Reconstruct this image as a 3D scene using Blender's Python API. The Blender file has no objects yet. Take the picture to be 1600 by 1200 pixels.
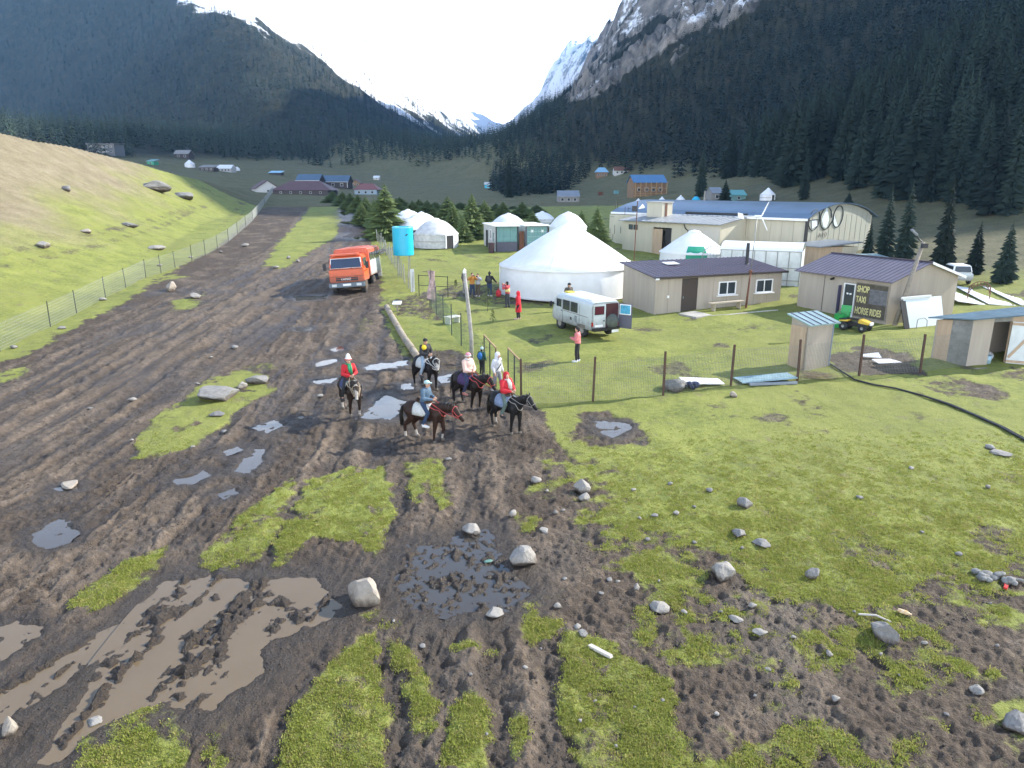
import bpy, bmesh, math, random
import numpy as np
from mathutils import Vector, Matrix, Quaternion
random.seed(7); RNG = np.random.default_rng(7)
S = bpy.context.scene
COL = S.collection
R = math.radians
# ------------------------------------------------------------------ camera, world, sun, exposure
PITCH = R(15.5); F = 1109.0; CZ = 9.8
cam = bpy.data.cameras.new('camera'); cam.sensor_width = 36; cam.lens = F/1600*36
cam.clip_start = .1; cam.clip_end = 20000
co = bpy.data.objects.new('camera', cam); COL.objects.link(co)
co.location = (0, 0, CZ); co.rotation_euler = (R(90)-PITCH, 0, 0); S.camera = co
SUN = Vector((.79, .31, .53)).normalized()
w = bpy.data.worlds.new('World'); S.world = w; w.use_nodes = True
nt = w.node_tree; nt.nodes.clear()
sky = nt.nodes.new('ShaderNodeTexSky'); sky.sky_type = 'NISHITA'; sky.sun_disc = False
sky.sun_elevation = math.asin(SUN.z); sky.sun_rotation = math.atan2(SUN.x, SUN.y)
sky.altitude = 2400; sky.air_density = 1.0; sky.dust_density = 1.2; sky.ozone_density = 2.0
bg = nt.nodes.new('ShaderNodeBackground'); bg.inputs[1].default_value = .15
ow = nt.nodes.new('ShaderNodeOutputWorld')
veil = nt.nodes.new('ShaderNodeMix'); veil.data_type = 'RGBA'
veil.inputs[7].default_value = (20, 20.6, 21.2, 1)      # bright high haze, whitest towards the horizon all round
tcw = nt.nodes.new('ShaderNodeTexCoord'); sxyz = nt.nodes.new('ShaderNodeSeparateXYZ'); mrw = nt.nodes.new('ShaderNodeMapRange')
mrw.interpolation_type = 'SMOOTHSTEP'
for i_, v_ in enumerate((.0, .48, .85, .05)): mrw.inputs[i_+1].default_value = v_
nt.links.new(tcw.outputs['Generated'], sxyz.inputs[0]); nt.links.new(sxyz.outputs[2], mrw.inputs[0]); nt.links.new(mrw.outputs[0], veil.inputs[0])
nt.links.new(sky.outputs[0], veil.inputs[6]); nt.links.new(veil.outputs[2], bg.inputs[0]); nt.links.new(bg.outputs[0], ow.inputs[0])
sl = bpy.data.lights.new('sun', 'SUN'); sl.energy = 5.0; sl.angle = R(.53); sl.color = (1, .95, .86)
so = bpy.data.objects.new('sun', sl); COL.objects.link(so)
so.rotation_euler = SUN.to_track_quat('Z', 'Y').to_euler(); so.location = (60, 20, 80)
S.view_settings.view_transform = 'Standard'; S.view_settings.look = 'None'
S.view_settings.exposure = 1.2; S.view_settings.gamma = 1; S.view_settings.use_curve_mapping = False
S.render.engine = 'CYCLES'
cy = S.cycles
cy.use_denoising = True
try: cy.denoiser = 'OPENIMAGEDENOISE'
except Exception: pass
cy.max_bounces = 6; cy.diffuse_bounces = 3; cy.glossy_bounces = 3; cy.transmission_bounces = 4
cy.volume_bounces = 0; cy.transparent_max_bounces = 8
cy.use_adaptive_sampling = True; cy.adaptive_threshold = .02
cy.sample_clamp_indirect = 4

# ------------------------------------------------------------------ materials
def mat(name, color, rough=.6, metal=0, var=.0, scale=6, bump=0, bscale=40, spec=.5, stretch=None, dark=None, alpha=None):
    """principled with optional procedural colour variation and fine bump"""
    m = bpy.data.materials.new(name); m.use_nodes = True
    t = m.node_tree; b = t.nodes['Principled BSDF']
    c = tuple(color) + (1,)
    b.inputs['Base Color'].default_value = c; b.inputs['Roughness'].default_value = rough
    b.inputs['Metallic'].default_value = metal; b.inputs['Specular IOR Level'].default_value = spec
    tc = None
    if var or bump:
        tc = t.nodes.new('ShaderNodeTexCoord'); src = tc.outputs['Object']
        if stretch:
            mp = t.nodes.new('ShaderNodeMapping'); mp.inputs['Scale'].default_value = stretch
            t.links.new(src, mp.inputs[0]); src = mp.outputs[0]
    if var:
        n = t.nodes.new('ShaderNodeTexNoise'); n.inputs['Scale'].default_value = scale; n.inputs['Detail'].default_value = 6
        n.inputs['Roughness'].default_value = .65
        t.links.new(src, n.inputs['Vector'])
        r = t.nodes.new('ShaderNodeValToRGB'); r.color_ramp.elements[0].position = .3; r.color_ramp.elements[1].position = .72
        d = dark if dark else tuple(v*(1-var) for v in color)
        r.color_ramp.elements[0].color = tuple(d) + (1,)
        r.color_ramp.elements[1].color = tuple(min(1, v*(1+var*.45)) for v in color) + (1,)
        t.links.new(n.outputs['Fac'], r.inputs[0]); t.links.new(r.outputs[0], b.inputs['Base Color'])
    if bump:
        n2 = t.nodes.new('ShaderNodeTexNoise'); n2.inputs['Scale'].default_value = bscale; n2.inputs['Detail'].default_value = 5
        t.links.new(src, n2.inputs['Vector'])
        bp = t.nodes.new('ShaderNodeBump'); bp.inputs['Strength'].default_value = bump; bp.inputs['Distance'].default_value = .02
        t.links.new(n2.outputs['Fac'], bp.inputs['Height']); t.links.new(bp.outputs[0], b.inputs['Normal'])
    return m

# ------------------------------------------------------------------ mesh builder
class MB:
    def __init__(s): s.v = []; s.f = []
    def add(s, vs, fs):
        o = len(s.v); s.v.extend([tuple(p) for p in vs]); s.f.extend([tuple(i+o for i in q) for q in fs]); return s
    def box(s, c, d, M=None):
        cx, cy_, cz = c; a, b, h = d[0]/2, d[1]/2, d[2]/2
        vs = [Vector((x, y, z)) for z in (-h, h) for y in (-b, b) for x in (-a, a)]
        if M is not None: vs = [M @ v for v in vs]
        vs = [(v.x+cx, v.y+cy_, v.z+cz) for v in vs]
        return s.add(vs, [(0,2,3,1),(4,5,7,6),(0,1,5,4),(2,6,7,3),(0,4,6,2),(1,3,7,5)])
    def hexa(s, p):
        """eight corners: bottom four then top four, both counter-clockwise"""
        return s.add(p, [(3,2,1,0),(4,5,6,7),(0,1,5,4),(1,2,6,5),(2,3,7,6),(3,0,4,7)])
    def tube(s, p, q, r0, r1=None, n=8, caps=True):
        r1 = r0 if r1 is None else r1
        p = Vector(p); q = Vector(q); d = (q-p)
        if d.length < 1e-6: return s
        z = d.normalized(); x = z.orthogonal().normalized(); y = z.cross(x)
        vs = []
        for c, r in ((p, r0), (q, r1)):
            for k in range(n):
                a = 2*math.pi*k/n; vs.append(c+x*(r*math.cos(a))+y*(r*math.sin(a)))
        fs = [(k, (k+1) % n, n+(k+1) % n, n+k) for k in range(n)]
        if caps: fs += [tuple(range(n-1, -1, -1)), tuple(range(n, 2*n))]
        return s.add(vs, fs)
    def path(s, pts, r, n=6):
        """tube through points; r a number or list"""
        pts = [Vector(p) for p in pts]; rs = r if isinstance(r, (list, tuple)) else [r]*len(pts)
        vs = []; prev = None
        for i, p in enumerate(pts):
            t = (pts[min(i+1, len(pts)-1)]-pts[max(i-1, 0)]).normalized()
            if prev is None: x = t.orthogonal().normalized()
            else:
                x = prev - t*prev.dot(t)
                x = x.normalized() if x.length > 1e-5 else t.orthogonal().normalized()
            prev = x; y = t.cross(x)
            for k in range(n):
                a = 2*math.pi*k/n; vs.append(p+x*(rs[i]*math.cos(a))+y*(rs[i]*math.sin(a)))
        m = len(pts)
        fs = [(i*n+k, i*n+(k+1) % n, (i+1)*n+(k+1) % n, (i+1)*n+k) for i in range(m-1) for k in range(n)]
        fs += [tuple(range(n-1, -1, -1)), tuple(range((m-1)*n, m*n))]
        return s.add(vs, fs)
    def lathe(s, prof, n=24, c=(0, 0, 0), a0=0, a1=2*math.pi, jit=None):
        full = abs(a1-a0-2*math.pi) < 1e-6; m = n if full else n+1; vs = []
        for r, z in prof:
            for k in range(m):
                a = a0+(a1-a0)*k/n; rr = r if jit is None else r*jit(a, z)
                vs.append((c[0]+rr*math.cos(a), c[1]+rr*math.sin(a), c[2]+z))
        fs = []
        for i in range(len(prof)-1):
            for k in range(n):
                k2 = (k+1) % m; fs.append((i*m+k, i*m+k2, (i+1)*m+k2, (i+1)*m+k))
        return s.add(vs, fs)
    def ell(s, c, r, nu=14, nv=8, M=None):
        vs = []; c = Vector(c)
        for j in range(nv+1):
            t = math.pi*j/nv
            for i in range(nu):
                a = 2*math.pi*i/nu
                v = Vector((r[0]*math.sin(t)*math.cos(a), r[1]*math.sin(t)*math.sin(a), -r[2]*math.cos(t)))
                vs.append((M @ v if M is not None else v)+c)
        fs = [(j*nu+i, j*nu+(i+1) % nu, (j+1)*nu+(i+1) % nu, (j+1)*nu+i) for j in range(nv) for i in range(nu)]
        return s.add(vs, fs)
    def prism(s, poly, dvec):
        """extrude a 3D polygon along dvec"""
        n = len(poly); d = Vector(dvec); a = [Vector(p) for p in poly]
        vs = a+[p+d for p in a]
        return s.add(vs, [tuple(range(n-1, -1, -1)), tuple(range(n, 2*n))]+[(k, (k+1) % n, n+(k+1) % n, n+k) for k in range(n)])
    def mesh(s, name):
        me = bpy.data.meshes.new(name); me.from_pydata(s.v, [], s.f); me.validate(); return me
    def build(s, name, m, parent=None, smooth=False, bevel=0, label=None, kind=None, seg=2, fix=True):
        me = s.mesh(name)
        if bevel or fix:
            bm = bmesh.new(); bm.from_mesh(me)
            if bevel:
                bmesh.ops.remove_doubles(bm, verts=bm.verts, dist=1e-5)
                bmesh.ops.recalc_face_normals(bm, faces=bm.faces)
                ed = [e for e in bm.edges if len(e.link_faces) == 2 and e.calc_face_angle(0) > .5]
                bmesh.ops.bevel(bm, geom=ed, offset=bevel, segments=seg, affect='EDGES', clamp_overlap=True)
            else: bmesh.ops.recalc_face_normals(bm, faces=bm.faces)
            bm.to_mesh(me); bm.free()
        return link(name, me, m, parent, smooth, label, kind)
def link(name, me, m, parent=None, smooth=False, label=None, kind=None):
    if m is not None and not me.materials: me.materials.append(m)
    if smooth: me.polygons.foreach_set('use_smooth', [True]*len(me.polygons))
    o = bpy.data.objects.new(name, me); COL.objects.link(o)
    if parent is not None: o.parent = parent
    if label: o['label'] = label
    if kind: o['kind'] = kind
    return o
def thing(name, label, cat, loc=(0, 0, 0), rz=0, group=None):
    o = bpy.data.objects.new(name, None); COL.objects.link(o); o.empty_display_size = .2
    o.location = loc; o.rotation_euler = (0, 0, rz); o['label'] = label; o['category'] = cat
    if group: o['group'] = group
    return o
def tag(o, label, cat, group=None):
    o['label'] = label; o['category'] = cat
    if group: o['group'] = group
    return o
def dup(root, loc=None, rz=None, label=None, group=None, scale=None):
    def cp(o, par):
        c = o.copy(); COL.objects.link(c)
        if par is not None: c.parent = par
        for k in o.children: cp(k, c)
        return c
    r = cp(root, None)
    if loc is not None: r.location = loc
    if rz is not None: r.rotation_euler = (0, 0, rz)
    if label: r['label'] = label
    if group: r['group'] = group
    if scale: r.scale = (scale,)*3 if not isinstance(scale, tuple) else scale
    return r

# ------------------------------------------------------------------ noise
_P = RNG.permutation(4096).astype(np.int32)
_G = RNG.random(4096)*2*np.pi; _GX = np.cos(_G).astype(np.float32); _GY = np.sin(_G).astype(np.float32)
def perlin(x, y, seed=0):
    x = np.asarray(x, float); y = np.asarray(y, float)
    fx = np.floor(x); fy = np.floor(y)
    xi = fx.astype(np.int32); yi = fy.astype(np.int32)
    xf = (x-fx).astype(np.float32); yf = (y-fy).astype(np.float32)
    u = xf*xf*xf*(xf*(xf*6-15)+10); v = yf*yf*yf*(yf*(yf*6-15)+10)
    r0 = _P[(xi+seed*131) & 4095]+yi; r1 = _P[(xi+1+seed*131) & 4095]+yi
    h = _P[r0 & 4095]; a = _GX[h]*xf+_GY[h]*yf
    h = _P[(r0+1) & 4095]; c = _GX[h]*xf+_GY[h]*(yf-1)
    xf -= 1
    h = _P[r1 & 4095]; b = _GX[h]*xf+_GY[h]*yf
    h = _P[(r1+1) & 4095]; d = _GX[h]*xf+_GY[h]*(yf-1)
    return (a+u*(b-a)+v*(c-a+u*(a-b-c+d)))*np.float32(1.5)
def fbm(x, y, octs=4, seed=0, gain=.5):
    s = 0; a = 1; f = 1
    for k in range(octs):
        s = s+a*perlin(x*f, y*f, seed+k*7); a *= gain; f *= 2.03
    return s
def sstep(e0, e1, x):
    t = np.clip((x-e0)/(e1-e0), 0, 1); return t*t*(3-2*t)

# ------------------------------------------------------------------ the lie of the land
_FY = [-60, 0, 110, 350, 700, 8000]; _FZ = [-2.8, 0, 5.17, 9.5, 27, 392]
_LY = [0, 300, 470, 700, 1500, 6000]; _LX = [-175, -175, -152, -120, -70, -40]
_RY = [0, 60, 95, 115, 140, 184, 220, 250, 300, 350, 420, 600, 700, 850, 1000, 6000]; _RX = [74, 57, 58, 57, 60, 67, 72, 70, 52, 26, 2, -8, 0, 40, 60, 70]
_AY = [0, 170, 240, 6000]; _AM = [26, 26, -400, -400]
_KY = [0, 150, 180, 196, 213, 260, 310, 414, 560, 700, 850, 1000, 1300, 1620, 2600, 8000]; _KZ = [110, 125, 185, 212, 222, 270, 320, 430, 500, 500, 430, 470, 470, 470, 470, 470]  # right ridge crest, unseen above the frame; heights shaped to cast the valley's shade
def crag(x, y, z):
    return sstep(-6, 10, z-(50+.52*(x-45))+7*fbm(x/14, y/20, 3, 411))*sstep(300, 335, y)*(1-sstep(470, 560, y))*sstep(25, 40, x)*(1-sstep(125, 160, x))
def land(x, y):
    """smooth height of the ground, valley sides and mountains"""
    x = np.asarray(x, float); y = np.asarray(y, float)
    z = np.interp(y, _FY, _FZ)
    # grassy bank beyond the left fence
    A = np.interp(y, [0, 40, 60, 80, 120, 160, 190, 215], [14.5, 14, 14.2, 13.4, 9.0, 4.2, 1.4, 0])
    fx = np.interp(y, [0, 36, 60, 100, 200], [-24, -27.5, -32, -43, -60])
    t = (fx-x)/(np.abs(-58-fx)+6)
    p = np.where(t > 0, np.clip(t, 0, 1)**1.25, 0); p = np.where(t > 1, np.maximum(1-(t-1)*.35, .25), p)
    z = z+A*p
    # left mountain
    xl = np.interp(y, _LY, _LX)
    far = sstep(150, 900, y)
    n1 = fbm(x/260, y/260, 4, 3)*far; n1b = fbm(x/70, y/70, 3, 5)
    sp = lambda v, k: np.log1p(np.exp(np.clip(v/k, -30, 30)))*k
    hs = np.interp(y, [0, 600, 760, 900, 1060, 1300, 1500], [.58, .58, .64, .76, .78, .74, .72])*sp(xl-x, 22)*(1+.2*n1)                       # flank turned to the sun
    yb = np.interp(x, [-1500, -612, -347, -176, -58, 0, 40], [1100, 860, 740, 590, 425, 380, 340])
    kf = np.interp(x, [-1500, -612, -347, -176, -58], [1.3, 1.2, .98, .74, .64])
    hf = kf*sp(y-yb+30*n1, 16)                            # face of the spur turned to the viewer
    hl = -26*np.log(np.exp(-np.clip(hs, 0, 1500)/26)+np.exp(-np.clip(hf, 0, 1500)/26))+26*math.log(2)*np.exp(-np.minimum(hs, hf)/26)
    hl = np.maximum(hl, 0)+5*n1b*sstep(8, 40, np.minimum(hs, hf))
    capl = 460+70*n1
    hl = capl-sp(capl-hl, 30)+sp(capl, 30)-capl
    z = z+np.maximum(hl, 0)+.1*np.clip(-60-x, 0, 110)*sstep(190, 280, y)
    # right apron and mountain
    xr = np.interp(y, _RY, _RX)
    d0 = x-np.maximum(xr-38, np.interp(y, _AY, _AM)); d1 = x-xr
    kd = np.interp(y, [0, 70, 140], [3.5, 4, 9])
    h = np.interp(y, [0, 70, 140], [.05, .07, .15])*(np.log1p(np.exp(np.clip(d0/5, -30, 30)))*5)+.52*(np.log1p(np.exp(np.clip(d1/kd, -30, 30)))*kd)
    h = h+.85*np.clip(x-185, 0, None)
    n2 = fbm(x/130+9, y/130, 5, 11)
    h = h*(1+.14*n2*sstep(20, 120, d1))
    cap = np.interp(y, _KY, _KZ)
    cap = np.maximum(cap, 1)
    # cliff that ends the spur
    cl = sstep(62, 175, x+18*n2)*sstep(520, 720, y)*(1-sstep(1350, 1700, y))
    h = h+cl*(120+25*fbm(x/40, y/60, 4, 21))
    k = 40.0
    h = -k*np.log(np.exp(-np.clip(h, -50, 2000)/k)+np.exp(-cap/k))+k*np.log1p(np.exp(-cap/k))
    hc = np.maximum(h, 0); z = z+hc
    # bare crag at the top of the spur
    cr = crag(x, y, z)
    z = z+cr*(9*np.abs(fbm(x/17+3, y/26+.02*z, 4, 401))+5*fbm(x/6, y/9, 3, 405))
    # far snowy massif closing the valley
    m = sstep(3000, 4700, y)
    z = z+m*(230*np.exp(-((x-330)/430)**2)+60*np.exp(-((x+500)/600)**2))*(1+.5*fbm(x/420, y/500, 5, 31))
    # gentle swells
    z = z+.25*fbm(x/14, y/14, 3, 41)*sstep(14, 40, y)*.6
    return z
def pixray(px, py):
    u = (px-800)/F; v = (600-py)/F
    return np.array([u, math.cos(PITCH)+v*math.sin(PITCH), -math.sin(PITCH)+v*math.cos(PITCH)])
_TT = np.exp(np.linspace(math.log(5), math.log(7000), 1000)); _WC = {}
def W(px, py, dz=0):
    """surveyed ground point that the photograph shows at this pixel"""
    if (px, py) not in _WC:
        d = pixray(px, py); T = _TT
        for rnd in range(3):
            below = CZ+d[2]*T < land(d[0]*T, d[1]*T)
            i = int(np.argmax(below)) if below.any() else len(T)-1
            a, b = T[max(i-1, 0)], T[i]; T = np.linspace(a, b, 40)
        _WC[(px, py)] = (d[0]*b, d[1]*b, float(land(d[0]*b, d[1]*b)))
    p = _WC[(px, py)]; return Vector((p[0], p[1], p[2]+dz))
def pix(p):
    """where a world point falls in the photograph"""
    dy = p[1]*math.cos(PITCH)-(p[2]-CZ)*math.sin(PITCH); up = p[1]*math.sin(PITCH)+(p[2]-CZ)*math.cos(PITCH)
    return (800+F*p[0]/dy, 600-F*up/dy, dy)
def gz(x, y): return float(land(x, y))
# ------------------------------------------------------------------ ground: mud road, turf, pools
def wpoly(px): return np.array([[*W(*p)[:2]] for p in px])
def sdist(X, Y, P):
    """signed distance to a polygon, positive inside"""
    n = len(P); ins = np.zeros(X.shape, bool); D = np.full(X.shape, 1e9)
    for i in range(n):
        x0, y0 = P[i]; x1, y1 = P[(i+1) % n]
        c = ((y0 > Y) != (y1 > Y)) & (X < (x1-x0)*(Y-y0)/((y1-y0) if y1 != y0 else 1e-9)+x0); ins ^= c
        dx, dy = x1-x0, y1-y0; t = np.clip(((X-x0)*dx+(Y-y0)*dy)/(dx*dx+dy*dy+1e-12), 0, 1)
        D = np.minimum(D, (X-x0-t*dx)**2+(Y-y0-t*dy)**2)
    D = np.sqrt(D); return np.where(ins, D, -D)
def pdist(X, Y, P):
    D = np.full(X.shape, 1e9)
    for i in range(len(P)-1):
        x0, y0 = P[i]; x1, y1 = P[i+1]; dx, dy = x1-x0, y1-y0
        t = np.clip(((X-x0)*dx+(Y-y0)*dy)/(dx*dx+dy*dy+1e-12), 0, 1)
        D = np.minimum(D, (X-x0-t*dx)**2+(Y-y0-t*dy)**2)
    return np.sqrt(D)
def near_only(X, Y, P, pad, fn, fill):
    x0, y0 = P.min(0)-pad; x1, y1 = P.max(0)+pad
    k = (X > x0) & (X < x1) & (Y > y0) & (Y < y1)
    out = np.full(X.shape, fill, float)
    if k.any(): out[k] = fn(X[k], Y[k], P)
    return out
MUD = [wpoly(p) for p in [
 [(-60,590),(60,545),(130,503),(200,468),(250,432),(330,392),(372,358),(402,330),(418,312),(432,300),(460,303),(492,312),(470,345),(440,375),(415,415),(440,420),(490,390),(525,372),(534,345),(526,318),(548,318),(560,340),(575,365),(590,395),(600,450),(598,482),(625,545),(650,575),(705,585),(790,610),(850,640),(872,690),(900,755),(935,800),(990,860),(1060,930),(1200,985),(1330,1010),(1450,960),(1640,930),(1700,1260),(-120,1260)],
 [(905,650),(950,640),(1000,660),(1020,700),(960,700),(890,690)],
 [(1010,700),(1070,715),(1110,760),(1060,790),(1000,760)],
 [(1285,560),(1350,538),(1420,552),(1450,585),(1380,588),(1310,580)],
 [(1420,590),(1560,600),(1580,620),(1480,622)],
 [(1575,570),(1640,580),(1640,605),(1560,590)],
 [(1240,605),(1300,640),(1290,660),(1225,625)],
 [(690,440),(800,445),(870,470),(850,478),(740,474),(700,470)],
 [(1222,822),(1262,835),(1300,858),(1250,850)],
 [(600,470),(660,455),(700,470),(705,500),(660,500),(620,490)],
 [(640,548),(720,545),(760,600),(700,600)],
 [(690,470),(755,520),(790,560),(770,575),(720,530)],
]]
MUDW = [1, .8, .55, .95, .55, .6, .35, .5, .8, .6, .8, .3]
TURF = [wpoly(p) for p in [
 [(330,592),(380,578),(420,585),(425,612),(372,642),(318,690),(255,712),(205,718),(228,662),(288,622)],
 [(405,585),(380,572),(400,565),(440,570)],
 [(-20,585),(40,570),(32,590),(-10,602)],
 [(90,955),(150,905),(205,872),(262,852),(240,880),(222,915),(160,948)],
 [(305,872),(352,825),(402,788),(462,742),(458,780),(430,838),(398,872),(345,890)],
 [(478,750),(540,730),(602,728),(614,800),(592,870),(550,848),(490,838),(450,872),(415,885),(440,835),(462,790)],
 [(630,722),(690,715),(704,792),(688,797),(668,752),(655,792),(640,782)],
 [(110,1220),(140,1150),(200,1108),(292,1102),(300,1150),(285,1220)],
 [(435,1180),(468,1090),(540,1010),(588,984),(594,1050),(612,1110),(585,1230),(440,1230)],
 [(608,996),(640,1000),(672,1080),(682,1140),(652,1155),(625,1070)],
 [(560,965),(600,955),(625,985),(600,990)],
 [(698,1150),(715,1062),(750,1088),(767,1140),(757,1220),(695,1190)],
 [(878,985),(960,1000),(1050,1062),(1062,1140),(1090,1230),(898,1230),(872,1060)],
 [(808,945),(878,925),(884,970),(832,1012),(808,985)],
 [(700,1010),(790,1005),(785,1025),(710,1030)],
 [(322,1180),(345,1120),(352,1200),(330,1230)],
 [(800,1110),(828,1120),(822,1220),(800,1210)],
 [(385,1050),(440,1040),(445,1060),(392,1075)],
 [(265,470),(310,462),(312,478),(270,487)],
 [(240,425),(300,432),(250,440)],
 [(310,455),(330,452),(325,462)],
 [(1060,975),(1095,985),(1115,1030),(1070,1010)],
 [(1110,950),(1180,950),(1215,1000),(1150,1000)],
 [(1250,1010),(1320,1030),(1310,1060),(1260,1050)],
 [(1530,1130),(1600,1090),(1640,1150),(1600,1160)],
 [(800,800),(850,805),(840,835),(805,825)],
 [(985,960),(1010,950),(1012,980)],
 [(560,490),(580,500),(575,530),(555,520)],
]]
TURFW = [.9, .5, .9, .8, .85, 1, .85, .95, .95, .75, .7, .95, .95, .9, .5, .7, .7, .5, .95, .8, .6, .6, .6, .5, .7, .6, .6, .35]
TAN = np.concatenate([wpoly([(-80, 352), (0, 351), (60, 345), (115, 322), (170, 302), (222, 288), (243, 280)]), np.array([(-64., 128), (-90, 150), (-220, 150), (-220, 20)])])
# pools: outline in the photograph, depth, muddy (1) or clear (0)
POOL = [
 ([(205,962),(250,905),(330,885),(400,900),(492,892),(532,940),(520,962),(420,1000),(412,1050),(330,1112),(250,1108),(165,1142),(95,1200),(60,1200),(150,1040)], 1),
 ([(-60,1180),(-60,1110),(60,1040),(150,985),(190,965),(170,1010),(110,1060),(30,1120)], 1),
 ([(-50,1030),(-50,975),(30,968),(62,972),(60,995),(10,1030)], 1),
 ([(608,905),(640,850),(700,842),(758,820),(792,880),(832,930),(790,962),(700,965),(625,950)], .55),
 ([(48,832),(92,808),(124,828),(105,850),(70,860),(50,850)], 0),
 ([(270,750),(318,733),(326,742),(302,756),(275,758)], 0),
 ([(360,740),(392,694),(412,699),(414,720),(392,742)], 0),
 ([(395,668),(430,654),(449,662),(420,677)], 0),
 ([(338,772),(365,763),(371,771),(350,780)], 0),
 ([(84,762),(118,756),(119,764),(90,767)], .4),
 ([(345,706),(370,697),(378,703),(355,712)], .2),
 ([(490,566),(525,559),(532,566),(495,573)], 0),
 ([(515,546),(533,539),(537,546),(520,551)], 0),
 ([(568,572),(600,566),(640,557),(638,570),(605,578),(575,579)], 0),
 ([(488,592),(525,589),(521,601),(493,601)], .1),
 ([(625,600),(645,594),(649,608),(630,609)], .1),
 ([(684,589),(706,582),(706,595),(690,601)], .2),
 ([(458,513),(488,510),(486,516),(463,518)], 0),
 ([(928,656),(982,658),(988,672),(960,683),(936,676)], .1),
 ([(533,372),(560,352),(576,362),(562,377)], 0),
 ([(530,350),(548,338),(558,345),(545,356)], 0),
 ([(528,332),(545,325),(550,332),(538,340)], .1),
 ([(458,463),(512,460),(506,468),(463,471)], .2),
 ([(560,655),(600,612),(640,625),(610,660)], .3),
]
POOLS = []
for px, muddy in POOL:
    P = wpoly(px); c = P.mean(0); r = np.sqrt(((P-c)**2).sum(1)).mean()
    POOLS.append(dict(P=P, c=c, r=r, mud=muddy, z=gz(*c)-.02))
# wheel tracks on the road: (line in the photograph, depth, half width)
TRACK = [
 ([(536,385),(470,425),(400,455),(330,490),(250,535),(160,590),(60,650),(-60,715)], .10, .30),
 ([(560,400),(500,440),(440,475),(370,510),(290,560),(200,620),(100,690),(-40,770)], .12, .32),
 ([(520,380),(440,425),(360,462),(280,505),(190,555),(80,615),(-60,690)], .07, .25),
 ([(575,480),(540,530),(480,590),(420,650),(330,740),(240,820),(150,900),(60,1000),(-40,1100)], .08, .35),
 ([(600,500),(590,560),(560,640),(520,720),(470,790),(400,870),(330,950),(290,1020)], .07, .3),
 ([(470,760),(430,830),(380,880)], .07, .25),
 ([(720,700),(745,780),(770,850)], .07, .3), ([(640,720),(625,800),(605,880)], .06, .3),
 ([(600,950),(600,1060),(640,1200)], .07, .3), ([(700,960),(690,1060),(690,1210)], .08, .28), ([(775,1000),(780,1090),(775,1210)], .08, .3), ([(850,990),(860,1080),(880,1210)], .09, .28),
 ([(480,330),(455,370),(420,405),(350,440),(270,480),(160,530),(40,590)], .08, .3),
 ([(300,690),(400,640),(440,600)], .05, .25),
]
TRACKS = [(wpoly(p), d*.7, hw) for p, d, hw in TRACK]
# clod ridges between the flooded ruts
RIDGE = [wpoly(p) for p in [
 [(300,890),(262,930),(215,985),(150,1050),(95,1120)], [(405,905),(398,955),(360,975),(300,1040),(262,1070)],
 [(372,955),(345,1010),(332,1050)], [(330,925),(280,940),(245,985)], [(520,930),(440,955),(415,990)], [(240,1000),(190,1050),(150,1110),(95,1170)],
 [(140,990),(70,1040),(0,1080)], [(300,990),(285,1045),(278,1095)], [(420,925),(470,960)], [(60,1150),(20,1190),(-20,1230)]]]
def along(X, Y, P):
    """signed offset from a line and length along it"""
    D = np.full(X.shape, 1e9); Sg = np.zeros(X.shape); A = np.zeros(X.shape); L0 = 0
    for i in range(len(P)-1):
        x0, y0 = P[i]; x1, y1 = P[i+1]; dx, dy = x1-x0, y1-y0; L = math.hypot(dx, dy)
        t = np.clip(((X-x0)*dx+(Y-y0)*dy)/(L*L), 0, 1); d = (X-x0-t*dx)**2+(Y-y0-t*dy)**2
        k = d < D; D = np.where(k, d, D); Sg = np.where(k, np.sign((X-x0)*dy-(Y-y0)*dx), Sg); A = np.where(k, L0+t*L, A); L0 += L
    return np.sqrt(D)*Sg, A
ROADS = [wpoly(p) for p in [[(545, 345), (505, 395), (420, 450), (300, 522), (150, 622), (-80, 750)], [(598, 470), (575, 570), (520, 700), (430, 830), (310, 960), (190, 1090), (60, 1270)]]]
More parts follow.
